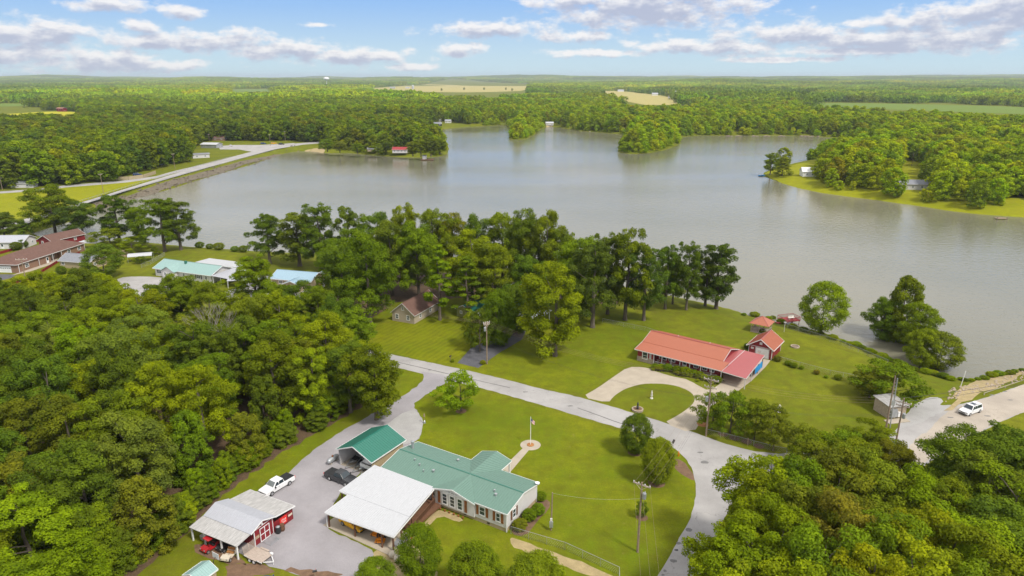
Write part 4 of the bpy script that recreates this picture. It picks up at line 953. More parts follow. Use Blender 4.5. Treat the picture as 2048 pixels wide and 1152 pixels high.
wr = MB(); wr.metal((-11.8, 11.6, 3.2), (-11.8, 6.9, 3.2), (-9.05, 4.4, 4.02), (-9.05, 11.6, 4.02), sp=.4); wr.metal((-6.3, 6.9, 3.2), (-6.3, 11.6, 3.2), (-9.05, 11.6, 4.02), (-9.05, 4.4, 4.02), sp=.4)
wr.build('porch_roof', M['greenroof'], A); f = MB()
for xs in (-11.85, -6.25): f.bar((xs, 11.65, 3.13), (-9.05, 11.65, 3.95), .05, .17); f.bar((xs, 8.6, 3.12), (xs, 11.6, 3.12), .05, .15)
f.build('porch_fascia', M['white'], A)
for xs in (-11.6, -6.5): MB().box(xs-.1, 11.2, 0, xs+.1, 11.4, 3.1).build('porch_post', M['white'], A)
MB().box(-11.7, 8.3, 0, -6.4, 11.6, .35).build('porch_slab', M['concrete'], A)
for i, xc in enumerate((-10.35, -9.0, -7.65)):
    window(A, (xc, -.25, 1.85), X, -Y, .85, 1.75, mull=0, bars=2, name='french_window')
for xc, zc in ((-10.1, 3.08), (-8.9, 3.22), (-7.7, 3.08)): window(A, (xc, -.25, zc), X, -Y, .75, .24, mull=0, bars=0, name='transom_window')
for xc in (-11.35, -6.65):
    m = MB().obox((xc, -.285, 1.85), X*.22, Y*.025, Z*.95)
    for k in (-.8, 0, .8): m.obox((xc, -.32, 1.85+k), X*.22, Y*.012, Z*.05)
    m.build('shutter', M['wood_o'], A)
window(A, (-4.0, 0, 1.95), X, -Y, .95, 1.35, mull=0, shutters='wood_o'); window(A, (-1.35, 0, 1.95), X, -Y, .7, 1.35, mull=0, shutters='wood_o')
window(A, (0, 2.0, 1.95), Y, X, .8, 1.35, mull=0, shutters='wood')
for xc in (-12.6, -14.5): window(A, (xc, 0, 2.0), X, -Y, .8, 1.1, mull=0)
for x_ in (-7.0, -3.0): MB().obox((x_, .03, .35), X*.2, Y*.03, Z*.1).build('vent', M['black'], A)
f = MB().box(-.02, -.1, .1, .1, .02, 3.1); f.box(-.02, 8.25, .1, .1, 8.36, 3.1); f.build('corner_trim', M['white'], A)
MB().lathe([(.22, -.3), (.22, 1.0), (.3, 1.02), (.3, 1.25), (.05, 1.35)], (-21.2, 5.9, 3.75)).build('chimney', M['galv'], A)
for x_, y_, z_, r_ in ((-17, 2.4, 3.7, .09), (-14.2, 2.2, 3.65, .14), (-18.4, 3.0, 3.8, .08), (-3.6, 2.6, 3.7, .1), (-3.0, 2.0, 3.6, .15), (-15.6, 1.6, 3.55, .07), (-13, 6.8, 3.45, .15)):
    MB().lathe([(r_, 0), (r_, .3), (r_*1.4, .3), (r_*1.4, .4)], (x_, y_, z_), 10).build('roof_vent', M['alu'], A)
m = MB(); m.tube([(.25, 7.9, 3.2), (.35, 7.9, 3.5)], .03, 6); m.lathe([(.02, 0), (.25, .05), (.35, .14)], (.38, 7.9, 3.5), 12); m.build('satellite_dish', M['white'], A)
st = MB()
for k in range(6): st.box(-11.2+k*.75, -.75, .1, -10.8+k*.75, -.4, .3)
t = root('flower_pots', LA(0, 0), aA, 'row of small clay pots below the three tall windows of the white house', 'flower pots')
for k in range(6): MB().lathe([(.09, 0), (.14, .28), (.16, .3)], (-10.9+k*.8, -.62, 0), 8).build('pot', M['wood_o'], t)

# ------------------------------------------------------------------ C: white carport and deck in front of it
C = root('carport', LA(0, 0), aA, 'large open carport and deck with a flat white metal roof', 'carport')
zb, zf = 3.15, 2.65
def zc(y): return zf+(zb-zf)*(y+12.0)/11.6
rC = MB(); rC.metal((-21.85, -12.35, zc(-12.3)), (-10.25, -11.45, zc(-11.4)), (-11.2, -6.2, zc(-6.2)), (-21.85, -6.8, zc(-6.6)), t=.08, sp=.35)
rC.metal((-21.85, -7.75, zc(-7.75)+.05), (-10.98, -7.3, zc(-7.3)+.05), (-12.0, -.36, zb+.05), (-21.85, -.36, zb+.05), t=.08, sp=.35)
rC.metal((-23.6, -7.8, zc(-7.8)+.04), (-21.85, -7.75, zc(-7.75)+.04), (-21.85, -.36, zb+.04), (-23.6, -.36, zb+.04), t=.08, sp=.35)
rC.build('roof', M['whiteroof'], C)
f = MB()
for a, b in (((-21.85, -12.4, 2.53), (-10.2, -11.5, 2.55)), ((-21.9, -12.35, 2.53), (-21.9, -7.8, 2.75)), ((-23.65, -7.85, 2.78), (-23.65, -.4, 3.08)), ((-10.2, -11.45, 2.55), (-11.95, -.4, 3.05)), ((-23.6, -7.85, 2.78), (-21.9, -7.85, 2.78))): f.bar(a, b, .06, .18)
f.build('gutter', M['white'], C)
for x_, y_ in ((-21.7, -11.9), (-17.1, -11.6), (-12.4, -11.4), (-10.6, -11.2), (-23.4, -7.6), (-11.3, -6.5), (-11.1, -9.0), (-12.0, -1.0), (-21.7, -7.0), (-16.5, -6.8)):
    MB().box(x_-.09, y_-.09, 0, x_+.09, y_+.09, zc(y_)-.1).build('post', M['wood'], C)
MB().tube([(-21.95, -12.1, 2.45), (-21.9, -12.1, .1)], .05, 6).build('downspout', M['white'], C)
MB().box(-22.7, -12.1, 0, -10.6, -7.3, .09).build('slab', M['concrete'], C)
dk = MB().box(-21.6, -7.2, .3, -11.0, -.1, .62); dk.build('deck', M['wood'], C)
rl = MB()
def rail(m, a, b, z0, z1, sp=.16, s=.05):
    a, b = Vector(a), Vector(b); n = max(2, int((b-a).length/sp)); m.bar(a+Z*z1, b+Z*z1, .1, .06); m.bar(a+Z*(z0+.08), b+Z*(z0+.08), .06, .06)
    for i in range(n+1): p = a.lerp(b, i/n); m.bar(p+Z*z0, p+Z*z1, s, s)
    return m
rail(rl, (-11.95, -.5, 0), (-10.9, -7.2, 0), .62, 1.55); rail(rl, (-10.9, -7.2, 0), (-14.6, -7.3, 0), .62, 1.55); rl.build('railing', M['wood'], C)
MB().obox((-11.35, -3.85, .31), Vector((.53, -3.35, 0)), Vector((.03, .005, 0)), Z*.3).build('deck_skirt', M['wood'], C)
t = root('deck_furniture', LA(-13.3, -3.5, .62), aA, 'wicker chair set on the shaded deck under the white roof', 'chair')
m = MB().box(-.3, -.3, .2, .3, .3, .4); m.box(-.3, .24, .4, .3, .32, .95); m.build('seat', M['wood'], t); MB().box(-.25, -.25, .4, .25, .22, .5).build('cushion', M['blue'], t)
for sx in (-1, 1): MB().box(sx*.3-.04, -.3, 0, sx*.3+.04, .3, .62).build('arm', M['wood'], t)

# ------------------------------------------------------------------ B: open green-roofed garage with boats
B = root('open_garage', LA(0, 0), aA, 'tan metal garage open at one end under a deep green roof', 'garage')
x0, x1, y0, y1 = -32.2, -25.2, .6, 8.1
wB = MB(); wB.box(x0, y0, 0, x0+.1, y1, 2.9); wB.box(x1-.1, y0, 0, x1, y1, 2.9)
for k in range(14): wB.box(x1, y0, .1+k*.2, x1+.03, y1, .2+k*.2)
wB.prism([(x0, 0), (x1, 0), (x1, 2.9), ((x0+x1)/2, 4.3), (x0, 2.9)], y1-.1, y1); wB.build('wall', M['tan'], B)
wi = MB(); wi.box(x0+.1, y0, 0, x0+.13, y1-.1, 2.9); wi.build('inner_lining', M['siding_w'], B)
gable_roof(B, x0, x1, y0, y1, 3.0, 4.5, 'greenroof_d', ax='y', oh=.4, ridge='greentrim', sp=.45)
MB().box(x0, y0, 0, x1, y1, .05).build('floor_slab', M['concrete'], B)
for xs in (x0+.05, x1-.05): MB().box(xs-.07, y0-.05, 0, xs+.07, y0+.1, 2.9).build('post', M['galv'], B)
def boat(name, loc, ang, label, kind):
    t = root(name, loc, ang, label, 'boat')
    if kind == 'pontoon':
        for y_ in (-.85, .85): MB().tube([(-2.6, y_, .5), (-2.5, y_, .5), (2.2, y_, .5), (2.9, y_, .75)], [.15, .33, .33, .05], 12).build('pontoon', M['alu'], t)
        MB().box(-2.6, -1.15, .82, 2.4, 1.15, .9).build('deck', M['galv'], t)
        f = MB()
        for a, b in (((-2.5, -1.1), (2.3, -1.1)), ((2.3, -1.1), (2.3, 1.1)), ((2.3, 1.1), (-2.5, 1.1))): f.obox(((a[0]+b[0])/2, (a[1]+b[1])/2, 1.22), Vector((max(.02, abs(b[0]-a[0])/2), 0, 0)), Vector((0, max(.02, abs(b[1]-a[1])/2), 0)), Z*.3)
        f.build('fence_panel', M['white'], t); c = MB().tube([(-2.2, 0, 1.7), (1.8, 0, 1.7)], [1.15, 1.1], 14); c.v = [(v[0], v[1], 1.5+(v[2]-1.7)*.35) for v in c.v]; c.build('cover', M['white'], t, smooth=True)
    else:
        h = MB(); st_ = [(-2.3, .85, .25), (-1, .9, .2), (.6, .85, .22), (1.8, .5, .4), (2.5, .06, .75)]
        for (x_, hw, zb_) in st_: h.v += [(x_, -hw, .95+zb_*.15), (x_, -hw*.7, .45+zb_*.4), (x_, 0, .35+zb_*.5), (x_, hw*.7, .45+zb_*.4), (x_, hw, .95+zb_*.15)]
        for i in range(4):
            for k in range(4): h.f.append((i*5+k, i*5+k+1, i*5+5+k+1, i*5+5+k))
        h.f.append((0, 1, 2, 3, 4)); h.build('hull', M['galv'], t)
        MB().box(-2.2, -.75, .8, 1.5, .75, .86).build('floor', M['black'], t)
        for x_ in (-1.3, .2): m = MB().box(x_-.25, -.55, .86, x_+.25, .55, 1.1); m.box(x_-.28, -.55, 1.1, x_-.18, .55, 1.45); m.build('seat', M['alu'], t)
        MB().box(-.9, -.3, 1.1, -.6, .3, 1.5).build('console', M['black'], t)
        m = MB().box(-2.75, -.18, 1.15, -2.35, .18, 1.75); m.box(-2.65, -.07, .3, -2.45, .07, 1.2); m.build('outboard_motor', M['black'], t, bevel=.05)
    m = MB()
    for y_ in (-.6, .6): m.bar((-2, y_, .3), (2.2, y_, .3), .1)
    m.bar((2.2, -.6, .3), (3.4, 0, .4), .09); m.bar((2.2, .6, .3), (3.4, 0, .4), .09); m.build('trailer_frame', M['galv'], t)
    for y_ in (-.95, .95): wheel(t, (-.5, y_, .3), .3, .18)
    return t
def wheel(parent, c, r=.36, w=.24, rim='alu'):
    c = Vector(c); m = MB(); n = 18; s = 1 if c.y > 0 else -1
    m.tube([c-Y*w/2, c-Y*w*.42, c+Y*w*.42, c+Y*w/2], [r*.9, r, r, r*.9], n); o = m.build('wheel', M['rubber'], parent)
    q = MB(); q.tube([c+Y*s*w*.4, c+Y*s*(w*.5+.02)], [r*.62, r*.58], 12); q.build('rim', M[rim], o); return o
def on(px, py): x, y = P(px, py); return (x, y, 0)
bx = LA(-30.3, 3.4); boat('fishing_boat', bx, aA-90, 'aluminium fishing boat on a trailer inside the green-roofed garage', 'jon')
bx = LA(-26.9, 3.2); boat('pontoon_boat', bx, aA-90, 'white covered pontoon boat inside the green-roofed garage', 'pontoon')
bx = LA(-28.7, 3.1); boat('fishing_boat', bx, aA-86, 'second dark fishing boat between the pontoon boat and the aluminium one', 'jon')
t = root('propane_tank', (P(666, 924)[0], P(666, 924)[1], 0), aA+95, 'grey propane tank lying left of the green-roofed garage', 'gas tank')
MB().tube([(-1.25, 0, .6), (-1.1, 0, .6), (-.9, 0, .6), (.9, 0, .6), (1.1, 0, .6), (1.25, 0, .6)], [.08, .33, .42, .42, .33, .08], 16).build('tank', M['galv'], t, smooth=True)
for x_ in (-.7, .7): MB().box(x_-.1, -.3, 0, x_+.1, .3, .22).build('foot', M['concrete'], t)
MB().lathe([(.16, 0), (.16, .2), (.1, .26)], (0, 0, 1.0), 10).build('valve_dome', M['wood_o'], t)

# ------------------------------------------------------------------ vehicles
def pickup(name, loc, ang, label, paint, cover='black', crew=True, cat='pickup truck', glass='glass_car', ws='glass_car', L_=5.5, bedcap=None):
    t = root(name, loc, ang, label, cat); h = L_/2; hw = .93
    b = MB().prism([(-h, .48), (-h+.05, 1.08), (-.55, 1.10), (-.5, 1.12), (1.15, 1.12), (1.25, 1.10), (h-.25, .98), (h-.02, .88), (h, .45), (h-.1, .33), (-h+.1, .33)], -hw, hw)
    b.build('body', M[paint], t, bevel=.07)
    c0 = -.75 if crew else -.35
    MB().frustum((c0-.05, -hw+.04, 1.35, hw-.04, 1.10), (c0+.12, -.70, .62, .70, 1.74)).build('cab', M[paint], t, bevel=.07)
    def gl(nm, q, mt=glass):
        q = [Vector(v) for v in q]; n_ = (q[1]-q[0]).cross(q[3]-q[0]).normalized()*.025; c = sum(q, Vector())/4
        if n_.dot(c-Vector((.2, 0, 1.2))) < 0: n_ = -n_
        m = MB().add([v-n_ for v in q]+[v+n_ for v in q], [(0,1,2,3),(7,6,5,4),(0,4,5,1),(1,5,6,2),(2,6,7,3),(3,7,4,0)]); m.build(nm, M[mt], t)
    gl('windscreen', [(1.26, -.76, 1.17), (1.26, .76, 1.17), (.70, .63, 1.67), (.70, -.63, 1.67)], ws)
    gl('rear_window', [(c0-.02, -.72, 1.2), (c0-.02, .72, 1.2), (c0+.1, .6, 1.64), (c0+.1, -.6, 1.64)])
    wins = ((c0+.12, .18), (.26, .98)) if crew else ((-.15, .95),)
    for s in (-1, 1):
        for a, e in wins: gl('side_window', [(a, s*.875, 1.18), (e+.08, s*.875, 1.18), (min(e-.08, .62), s*.735, 1.64), (a+.06, s*.735, 1.64)])
        wheel(t, (h-1.05, s*(hw-.08), .37), .38, .26); wheel(t, (-h+1.15, s*(hw-.08), .37), .38, .26)
        MB().obox((1.05, s*(hw+.12), 1.12), X*.08, Y*.12, Z*.09).build('wing_mirror', M['black'], t)
        MB().obox((h-.06, s*.68, .78), X*.06, Y*.18, Z*.1).build('headlight', M['alu'], t)
        MB().obox((-h+.0, s*.82, .88), X*.04, Y*.08, Z*.16).build('tail_light', M['signred'], t)
        MB().obox((.3 if crew else .4, s*(hw+.015), .92), X*.09, Y*.02, Z*.02).build('door_handle', M['black'], t)
    MB().obox((h-.02, 0, .72), X*.04, Y*.45, Z*.12).build('grille', M['black'], t)
    m = MB().obox((h, 0, .45), X*.07, Y*.85, Z*.1); m.build('front_bumper', M['galv'], t); MB().obox((-h, 0, .45), X*.08, Y*.85, Z*.09).build('rear_bumper', M['galv'], t)
    if cover: MB().box(-h+.1, -hw+.08, 1.08, c0-.12, hw-.08, 1.16).build('bed_cover', M[cover], t)
    return t
q = P(556, 977); pickup('pickup_truck', (q[0]-.1, q[1], 0), 238, 'white crew-cab pickup with a black bed cover on the gravel', 'wtpaint', ws='windscreen')
q = P(679, 962); pickup('pickup_truck', (q[0]+.25, q[1]+.1, 0), -30, 'charcoal pickup parked beside the white carport roof', 'dkpaint', crew=True)
def car(name, loc, ang, label, paint, L_=4.7, hgt=1.65, cat='car', suv=True, roofm=None, parent_wheels=.36):
    t = root(name, loc, ang, label, cat); h = L_/2; hw = .9; e = hgt-1.65
    MB().prism([(-h, .5), (-h+.06, 1.0+e*.3), (-h+.3, 1.06+e*.3), (.8, 1.04+e*.2), (h-.5, .92), (h-.08, .78), (h, .45), (h-.15, .28), (-h+.15, .28)], -hw, hw).build('body', M[paint], t, bevel=.09)
    r0 = -h+.1 if suv else -h+.9
    MB().frustum((r0, -hw+.05, 1.15, hw-.05, 1.02), (r0+(.3 if suv else .7), -.66, .45, .66, hgt)).build('cabin', M[paint], t, bevel=.08)
    def gl(nm, q, mt='glass_car'):
        q = [Vector(v) for v in q]; n_ = (q[1]-q[0]).cross(q[3]-q[0]).normalized()*.03; c = sum(q, Vector())/4
        if n_.dot(c-Vector((-.3, 0, 1.1))) < 0: n_ = -n_
        MB().add([v-n_ for v in q]+[v+n_ for v in q], [(0,1,2,3),(7,6,5,4),(0,4,5,1),(1,5,6,2),(2,6,7,3),(3,7,4,0)]).build(nm, M[mt], t)
    gl('windscreen', [(1.08, -.75, 1.1), (1.08, .75, 1.1), (.52, .6, hgt-.07), (.52, -.6, hgt-.07)])
    gl('rear_window', [(r0+.04, -.7, 1.12), (r0+.04, .7, 1.12), (r0+.27, .58, hgt-.1), (r0+.27, -.58, hgt-.1)])
    xs = [r0+.35, -.62, .08, .92]
    for s in (-1, 1):
        for a, b_ in zip(xs[:-1], xs[1:]): gl('side_window', [(a+.04, s*.85, 1.1), (b_-.03, s*.85, 1.1), (min(b_-.05, .42), s*.70, hgt-.12), (a+.1, s*.70, hgt-.12)])
        wheel(t, (h-.9, s*(hw-.08), .35), .35, .24); wheel(t, (-h+.95, s*(hw-.08), .35), .35, .24)
        MB().obox((.95, s*(hw+.1), 1.05), X*.07, Y*.1, Z*.07).build('wing_mirror', M[paint], t)
        MB().obox((h-.12, s*.62, .74), X*.1, Y*.2, Z*.07).build('headlight', M['alu'], t); MB().obox((-h+.05, s*.75, .9), X*.04, Y*.12, Z*.12).build('tail_light', M['signred'], t)
    if suv:
        MB().obox((-.5, 0, hgt+.005), X*.45, Y*.42, Z*.012).build('sunroof', M['glass_car'], t)
        for s in (-1, 1): MB().bar((-1.5, s*.6, hgt+.06), (.3, s*.6, hgt+.06), .04).build('roof_rail', M['black'], t)
    MB().obox((h-.02, 0, .62), X*.04, Y*.4, Z*.09).build('grille', M['black'], t); MB().obox((h-.03, 0, .36), X*.06, Y*.75, Z*.07).build('bumper', M['black'], t)
    return t
q = P(1940, 825); car('sport_utility_vehicle', (q[0], q[1], 0), 207, 'white SUV with a dark sunroof driving on the lakeside road', 'wtpaint', 4.9, 1.72, 'car')
q = LA(-18.9, -10.0); car('yellow_car', (q[0], q[1], .09), aA-5, 'yellow vintage car parked under the white carport roof', 'yellow', 4.5, 1.5, suv=False)
q = P(530, 1178); car('parked_car', (q[0], q[1], 0), 10, 'dark blue car cut by the bottom edge near the shed', 'navy', 4.5, 1.45, suv=False)
def mower(loc, ang, label):
    t = root('riding_mower', loc, ang, label, 'mower')
    MB().box(-.8, -.35, .35, .5, .35, .62).build('body', M['orange'], t, bevel=.06); MB().box(-.1, -.65, .12, .8, .65, .3).build('cutting_deck', M['orange'], t, bevel=.05)
    m = MB().box(-.3, -.25, .62, .15, .25, .78); m.box(-.38, -.25, .7, -.26, .25, 1.15); m.build('seat', M['black'], t, bevel=.04)
    m = MB()
    for s in (-1, 1): m.bar((-.55, s*.4, .4), (-.6, s*.4, 1.5), .05); m.bar((.4, s*.2, .6), (.25, s*.3, 1.1), .04)
    m.bar((-.6, -.4, 1.5), (-.6, .4, 1.5), .05); m.build('roll_bar', M['black'], t)
    for s in (-1, 1): wheel(t, (-.6, s*.5, .3), .3, .22); wheel(t, (.7, s*.45, .17), .17, .12)
q = LA(-13.6, -10.4); mower((q[0], q[1], .09), aA-60, 'orange riding mower under the front of the white carport')
q = LA(-14.9, -9.6); mower((q[0], q[1], .09), aA-80, 'orange mower nearer to the yellow car under the carport')
# ------------------------------------------------------------------ dog run, pots beside the carport
t = root('dog_house', LA(-10.6, -9.9), aA, 'pale grey plastic dog house in the pen beside the carport', 'dog house')
MB().box(-.5, -.5, 0, .5, .5, .6).build('wall', M['galv'], t); gable_roof(t, -.5, .5, -.5, .5, .6, .95, 'galv', ribs=False, oh=.1, t=.05, trim=None); MB().obox((0, -.51, .28), X*.18, Y*.02, Z*.24).build('opening', M['black'], t)
def chainlink(name, pts, label, h=1.2, sp=2.6, group=None, cat='fence', m='fence', mesh=.28, r=.03):
    t = root(name, (pts[0][0], pts[0][1], 0), 0, label, cat, group); o = Vector((pts[0][0], pts[0][1], 0)); me_ = MB()
    for a, b in zip(pts, pts[1:]):
        a, b = Vector((*a[:2], a[2] if len(a) > 2 else 0))-o, Vector((*b[:2], b[2] if len(b) > 2 else 0))-o; L_ = (b-a).length; n = max(1, round(L_/sp))
        for i in range(n+1): p = a.lerp(b, i/n); MB().tube([p, p+Z*h], r, 6).build('post', M[m], t)
        me_.bar(a+Z*h, b+Z*h, .045); k = int(L_/mesh)
        for i in range(k):
            p = a.lerp(b, i/k); q_ = a.lerp(b, min(1, (i+h/mesh*.6)/k)); me_.bar(p+Z*.03, q_+Z*h, .010); me_.bar(q_+Z*.03, p+Z*h, .010)
    me_.build('wire_mesh', M[m], t); return t
chainlink('chain_link_fence', [P(1022, 1068), P(1130, 1100), P(1238, 1150), P(1240, 1200)], 'chain-link fence running from the white house corner toward the bottom edge')
chainlink('chain_link_fence', [LA(-10.7, -11.3)[:2], LA(-9.6, -9.4)[:2], LA(-10.6, -7.3)[:2]], 'short chain-link pen beside the carport', sp=1.5, r=.025)
for k, (a, b) in enumerate(((785, 1114), (795, 1122))):
    q = P(a, b); MB().lathe([(.1, 0), (.42, .1), (.5, .45), (.4, .75), (.15, .92), (.02, .95)], (0, 0, 0), 14).build('cistern_lid', M['cream'], loc=(q[0], q[1], 0), smooth=True, label=['left pale plastic tank lid on the sandy patch', 'right pale plastic tank lid beside the big round tree'][k], cat='tank')
q = LA(-10.3, -8.0); MB().lathe([(.16, 0), (.2, .35), (.21, .36)], n=12).build('bucket', M['signred'], loc=q, label='small red bucket at the foot of the deck rail', cat='bucket')

# ------------------------------------------------------------------ D: red barn shed
oD = P(507, 1092); aD = -27
def LD(x, y, z=0):
    c, s = math.cos(R_(aD)), math.sin(R_(aD)); return (oD[0]+x*c-y*s, oD[1]+x*s+y*c, z)
D = root('red_barn', oD, aD, 'small red barn with patched white metal roofs and lean-tos', 'barn')
w = MB().prismx([(0, 0), (3.3, 0), (3.3, 2.6), (1.35, 3.25), (0, 2.5)], -7.7, .3); w.box(-7.4, 3.3, 0, .45, 3.4, 2.2); w.box(.35, 3.35, 0, .45, 6.9, 1.55); w.box(-7.2, 6.8, 0, .45, 6.9, 1.95)
w.build('wall', M['redwall'], D)
r1 = MB(); r1.metal((-8.2, -.8, 2.62), (.75, -.8, 2.62), (.75, 1.3, 3.45), (-8.2, 1.3, 3.45), t=.08, sp=.3); r1.metal((.75, 3.5, 2.68), (-8.2, 3.5, 2.68), (-8.2, 1.3, 3.45), (.75, 1.3, 3.45), t=.08, sp=.3); r1.build('roof', M['greyroof'], D)
r2 = MB(); r2.metal((-8.3, -3.1, 2.2), (.62, -3.05, 2.2), (.62, -.72, 2.55), (-8.3, -.72, 2.55), t=.07, sp=.3); r2.build('lean_to_roof', M['dirtyroof'], D)
r3 = MB(); r3.metal((.75, 7.1, 2.1), (-8.0, 7.1, 2.1), (-8.0, 3.4, 2.62), (.75, 3.4, 2.62), t=.07, sp=.3); r3.build('rear_lean_to_roof', M['dirtyroof'], D)
f = MB()
f.bar((.8, -.8, 2.56), (.8, 1.3, 3.4), .05, .14); f.bar((.8, 3.5, 2.6), (.8, 1.3, 3.4), .05, .14); f.bar((.8, 3.5, 2.55), (.8, 7.15, 2.02), .05, .16); f.bar((-8.0, 7.15, 2.02), (.8, 7.15, 2.02), .05, .12)
f.bar((.33, .05, 0), (.33, .05, 2.4), .1); f.bar((.33, 3.28, 0), (.33, 3.28, 2.5), .1); f.bar((.33, 0, 2.35), (.33, 3.3, 2.45), .06, .08)
f.build('white_trim', M['white'], D)
dd = MB().box(.3, 1.0, .1, .38, 2.6, 2.1).build('barn_door', M['redwall'], D)
f = MB()
for y_ in (1.0, 1.8, 2.6): f.box(.38, y_-.05, .1, .42, y_+.05, 2.1)
for z_ in (.1, 1.1, 2.05): f.box(.384, 1.0, z_-.04, .424, 2.6, z_+.05)
f.build('door_frame', M['white'], dd)
MB().box(.31, .12, .9, .36, .9, 1.45).build('wall_sign', M['wood_o'], D, label='faded orange and cream lettered sign'); 
f = MB()
for k in range(3): f.box(.365, .2, 1.0+k*.15, .372, .82, 1.06+k*.15)
f.build('sign_lettering', M['cream'], D)
MB().box(.46, 4.4, .35, .50, 5.7, 1.5).build('drinks_sign', M['signred'], D, label='bright red drinks sign with white script')
def text(s, size, parent, loc, rot, m, name='lettering', shear=0, ext=.006):
    c = bpy.data.curves.new(name, 'FONT'); c.body = s; c.size = size; c.extrude = ext; c.shear = shear; c.align_x = 'CENTER'; c.align_y = 'CENTER'; c.materials.append(M[m])
    o = bpy.data.objects.new(name, c); COL.objects.link(o); bpy.context.view_layer.update(); me = bpy.data.meshes.new_from_object(o.evaluated_get(bpy.context.evaluated_depsgraph_get())); bpy.data.objects.remove(o)
    o = bpy.data.objects.new(name, me); COL.objects.link(o); o.parent = parent; o.location = loc; o.rotation_euler = rot; return o
text('Coca', .42, D, (.512, 5.05, 1.08), (PI/2, 0, PI/2), 'white', shear=.4); text('Cola', .42, D, (.512, 5.05, .7), (PI/2, 0, PI/2), 'white', shear=.4)
MB().box(.46, 6.0, .85, .50, 6.75, 1.15).build('small_sign', M['cream'], D); MB().box(.36, 3.6, 1.5, .46, 6.85, 1.6).build('cap_rail', M['redwall'], D)
MB().lathe([(.12, 0), (.16, .2)], (.55, 1.3, 2.75), 8).build('wall_lamp', M['white'], D)
for x_ in (-8.15, -5.7, -2.55, .35): MB().box(x_-.09, -2.95, 0, x_+.09, -2.77, 2.15).build('post', M['white'], D)
MB().obox((1.3, 1.9, .045), X*.75, Y*.85, Z*.03).build('wooden_ramp', M['galv'], None, label='grey metal ramp on the gravel before the red barn doors', cat='ramp', loc=LD(0, 0)[:2]+(0,), ang=aD)
for k, (px, py, m_) in enumerate(((557, 1063, 'blue'), (565, 1058, 'wood'))):
    q = P(px, py+3); t = root('barrel', q, 0, ['dark barrel with a blue lid before the red barn', 'brown wooden barrel beside the blue-lidded one'][k], 'barrel')
    MB().lathe([(.3, 0), (.36, .25), (.37, .5), (.36, .75), (.3, 1.0)], n=16).build('staves', M['black' if k == 0 else 'wood'], t); MB().lathe([(.29, 1.0), (.29, 1.05), (.1, 1.16 if k == 0 else 1.06)], n=14).build('lid', M['galv' if k == 0 else m_], t)
    for z_ in (.2, .8): MB().lathe([(.365, z_), (.375, z_+.05)], n=16).build('hoop', M['black'], t)
# trailer
t = root('utility_trailer', (-33.05, 74.8, 0), -28, 'bleached wooden flatbed trailer with its slatted ramp raised', 'trailer')
MB().box(-1.6, -.95, .52, 1.6, .95, .6).build('bed', M['plank'], t)
f = MB(); 
for y_ in (-.95, .95): f.bar((-1.6, y_, .5), (1.6, y_, .5), .08, .12)
f.bar((1.6, -.7, .45), (2.7, 0, .45), .08); f.bar((1.6, .7, .45), (2.7, 0, .45), .08); f.bar((2.6, 0, .0), (2.6, 0, .6), .06); f.build('frame', M['white'], t)
f = MB()
for k in range(8): f.bar((-1.65-.02*k, -.9, .6+k*.14), (-1.65-.02*k, .9, .6+k*.14), .03, .05)
for y_ in (-.9, 0, .9): f.bar((-1.62, y_, .55), (-1.82, y_, 1.7), .05)
f.build('tail_ramp', M['plank'], t)
for s in (-1, 1):
    wheel(t, (-.4, s*1.08, .3), .32, .2, 'white'); wheel(t, (.35, s*1.08, .3), .32, .2, 'white'); MB().box(-.8, s*1.08-.13, .62, .75, s*1.08+.13, .67).build('mudguard', M['plank'], t)
MB().box(1.3, .7, .6, 1.7, .95, .8).build('tool_box', M['white'], t)
# buggies under the lean-to
def buggy(name, loc, ang, label, m_, roofm, cat, low=False):
    t = root(name, loc, ang, label, cat)
    MB().prism([(-1.2, .35), (-1.2, .8), (-.5, .85), (-.4, .5), (.4, .5), (.5, .85), (1.15, .7), (1.25, .4), (1.1, .28), (-1.1, .28)], -.6, .6).build('body', M[m_], t, bevel=.07)
    m = MB().box(-.55, -.5, .5, -.1, .5, .75); m.box(-.62, -.5, .7, -.5, .5, 1.2); m.build('seat', M['black' if not low else 'orangemulch'], t, bevel=.04)
    MB().tube([(.45, .25, .8), (.25, .25, 1.0)], .03, 6).build('steering_column', M['black'], t)
    for s in (-1, 1):
        wheel(t, (.8, s*.58, .27), .27, .2); wheel(t, (-.8, s*.58, .27), .27, .2)
        if roofm: MB().bar((.55, s*.52, .8), (.35, s*.5, 1.75), .05).build('roof_post', M['black'], t); MB().bar((-.85, s*.52, .8), (-.7, s*.5, 1.75), .05).build('roof_post', M['black'], t)
        MB().obox((1.2, s*.42, .62), X*.04, Y*.1, Z*.06).build('headlight', M['alu'], t)
    if roofm: MB().box(-.95, -.62, 1.75, .6, .62, 1.82).build('canopy', M[roofm], t, bevel=.03)
    return t
q = LD(-4.6, -3.0); buggy('utility_buggy', q, aD-95, 'dark red utility buggy with a red roof under the barn lean-to', 'redcar', 'redcar', 'buggy')
q = LD(-1.0, -3.05); buggy('golf_cart', q, aD-75, 'cream golf cart without a roof by the corner post of the barn', 'cream', None, 'golf cart', True)
q = LD(-3.0, -1.9); buggy('quad_bike', q, aD-90, 'dark quad bike in the shade between the buggy and the golf cart', 'black', None, 'quad bike', False)
q = LD(-6.9, -1.9); t = root('storage_crate', q, aD, 'pale storage crate in the shade of the barn lean-to', 'crate'); MB().box(-.6, -.4, 0, .6, .4, .55).build('box', M['galv'], t); MB().box(-.63, -.43, .55, .63, .43, .62).build('lid', M['siding_w'], t)
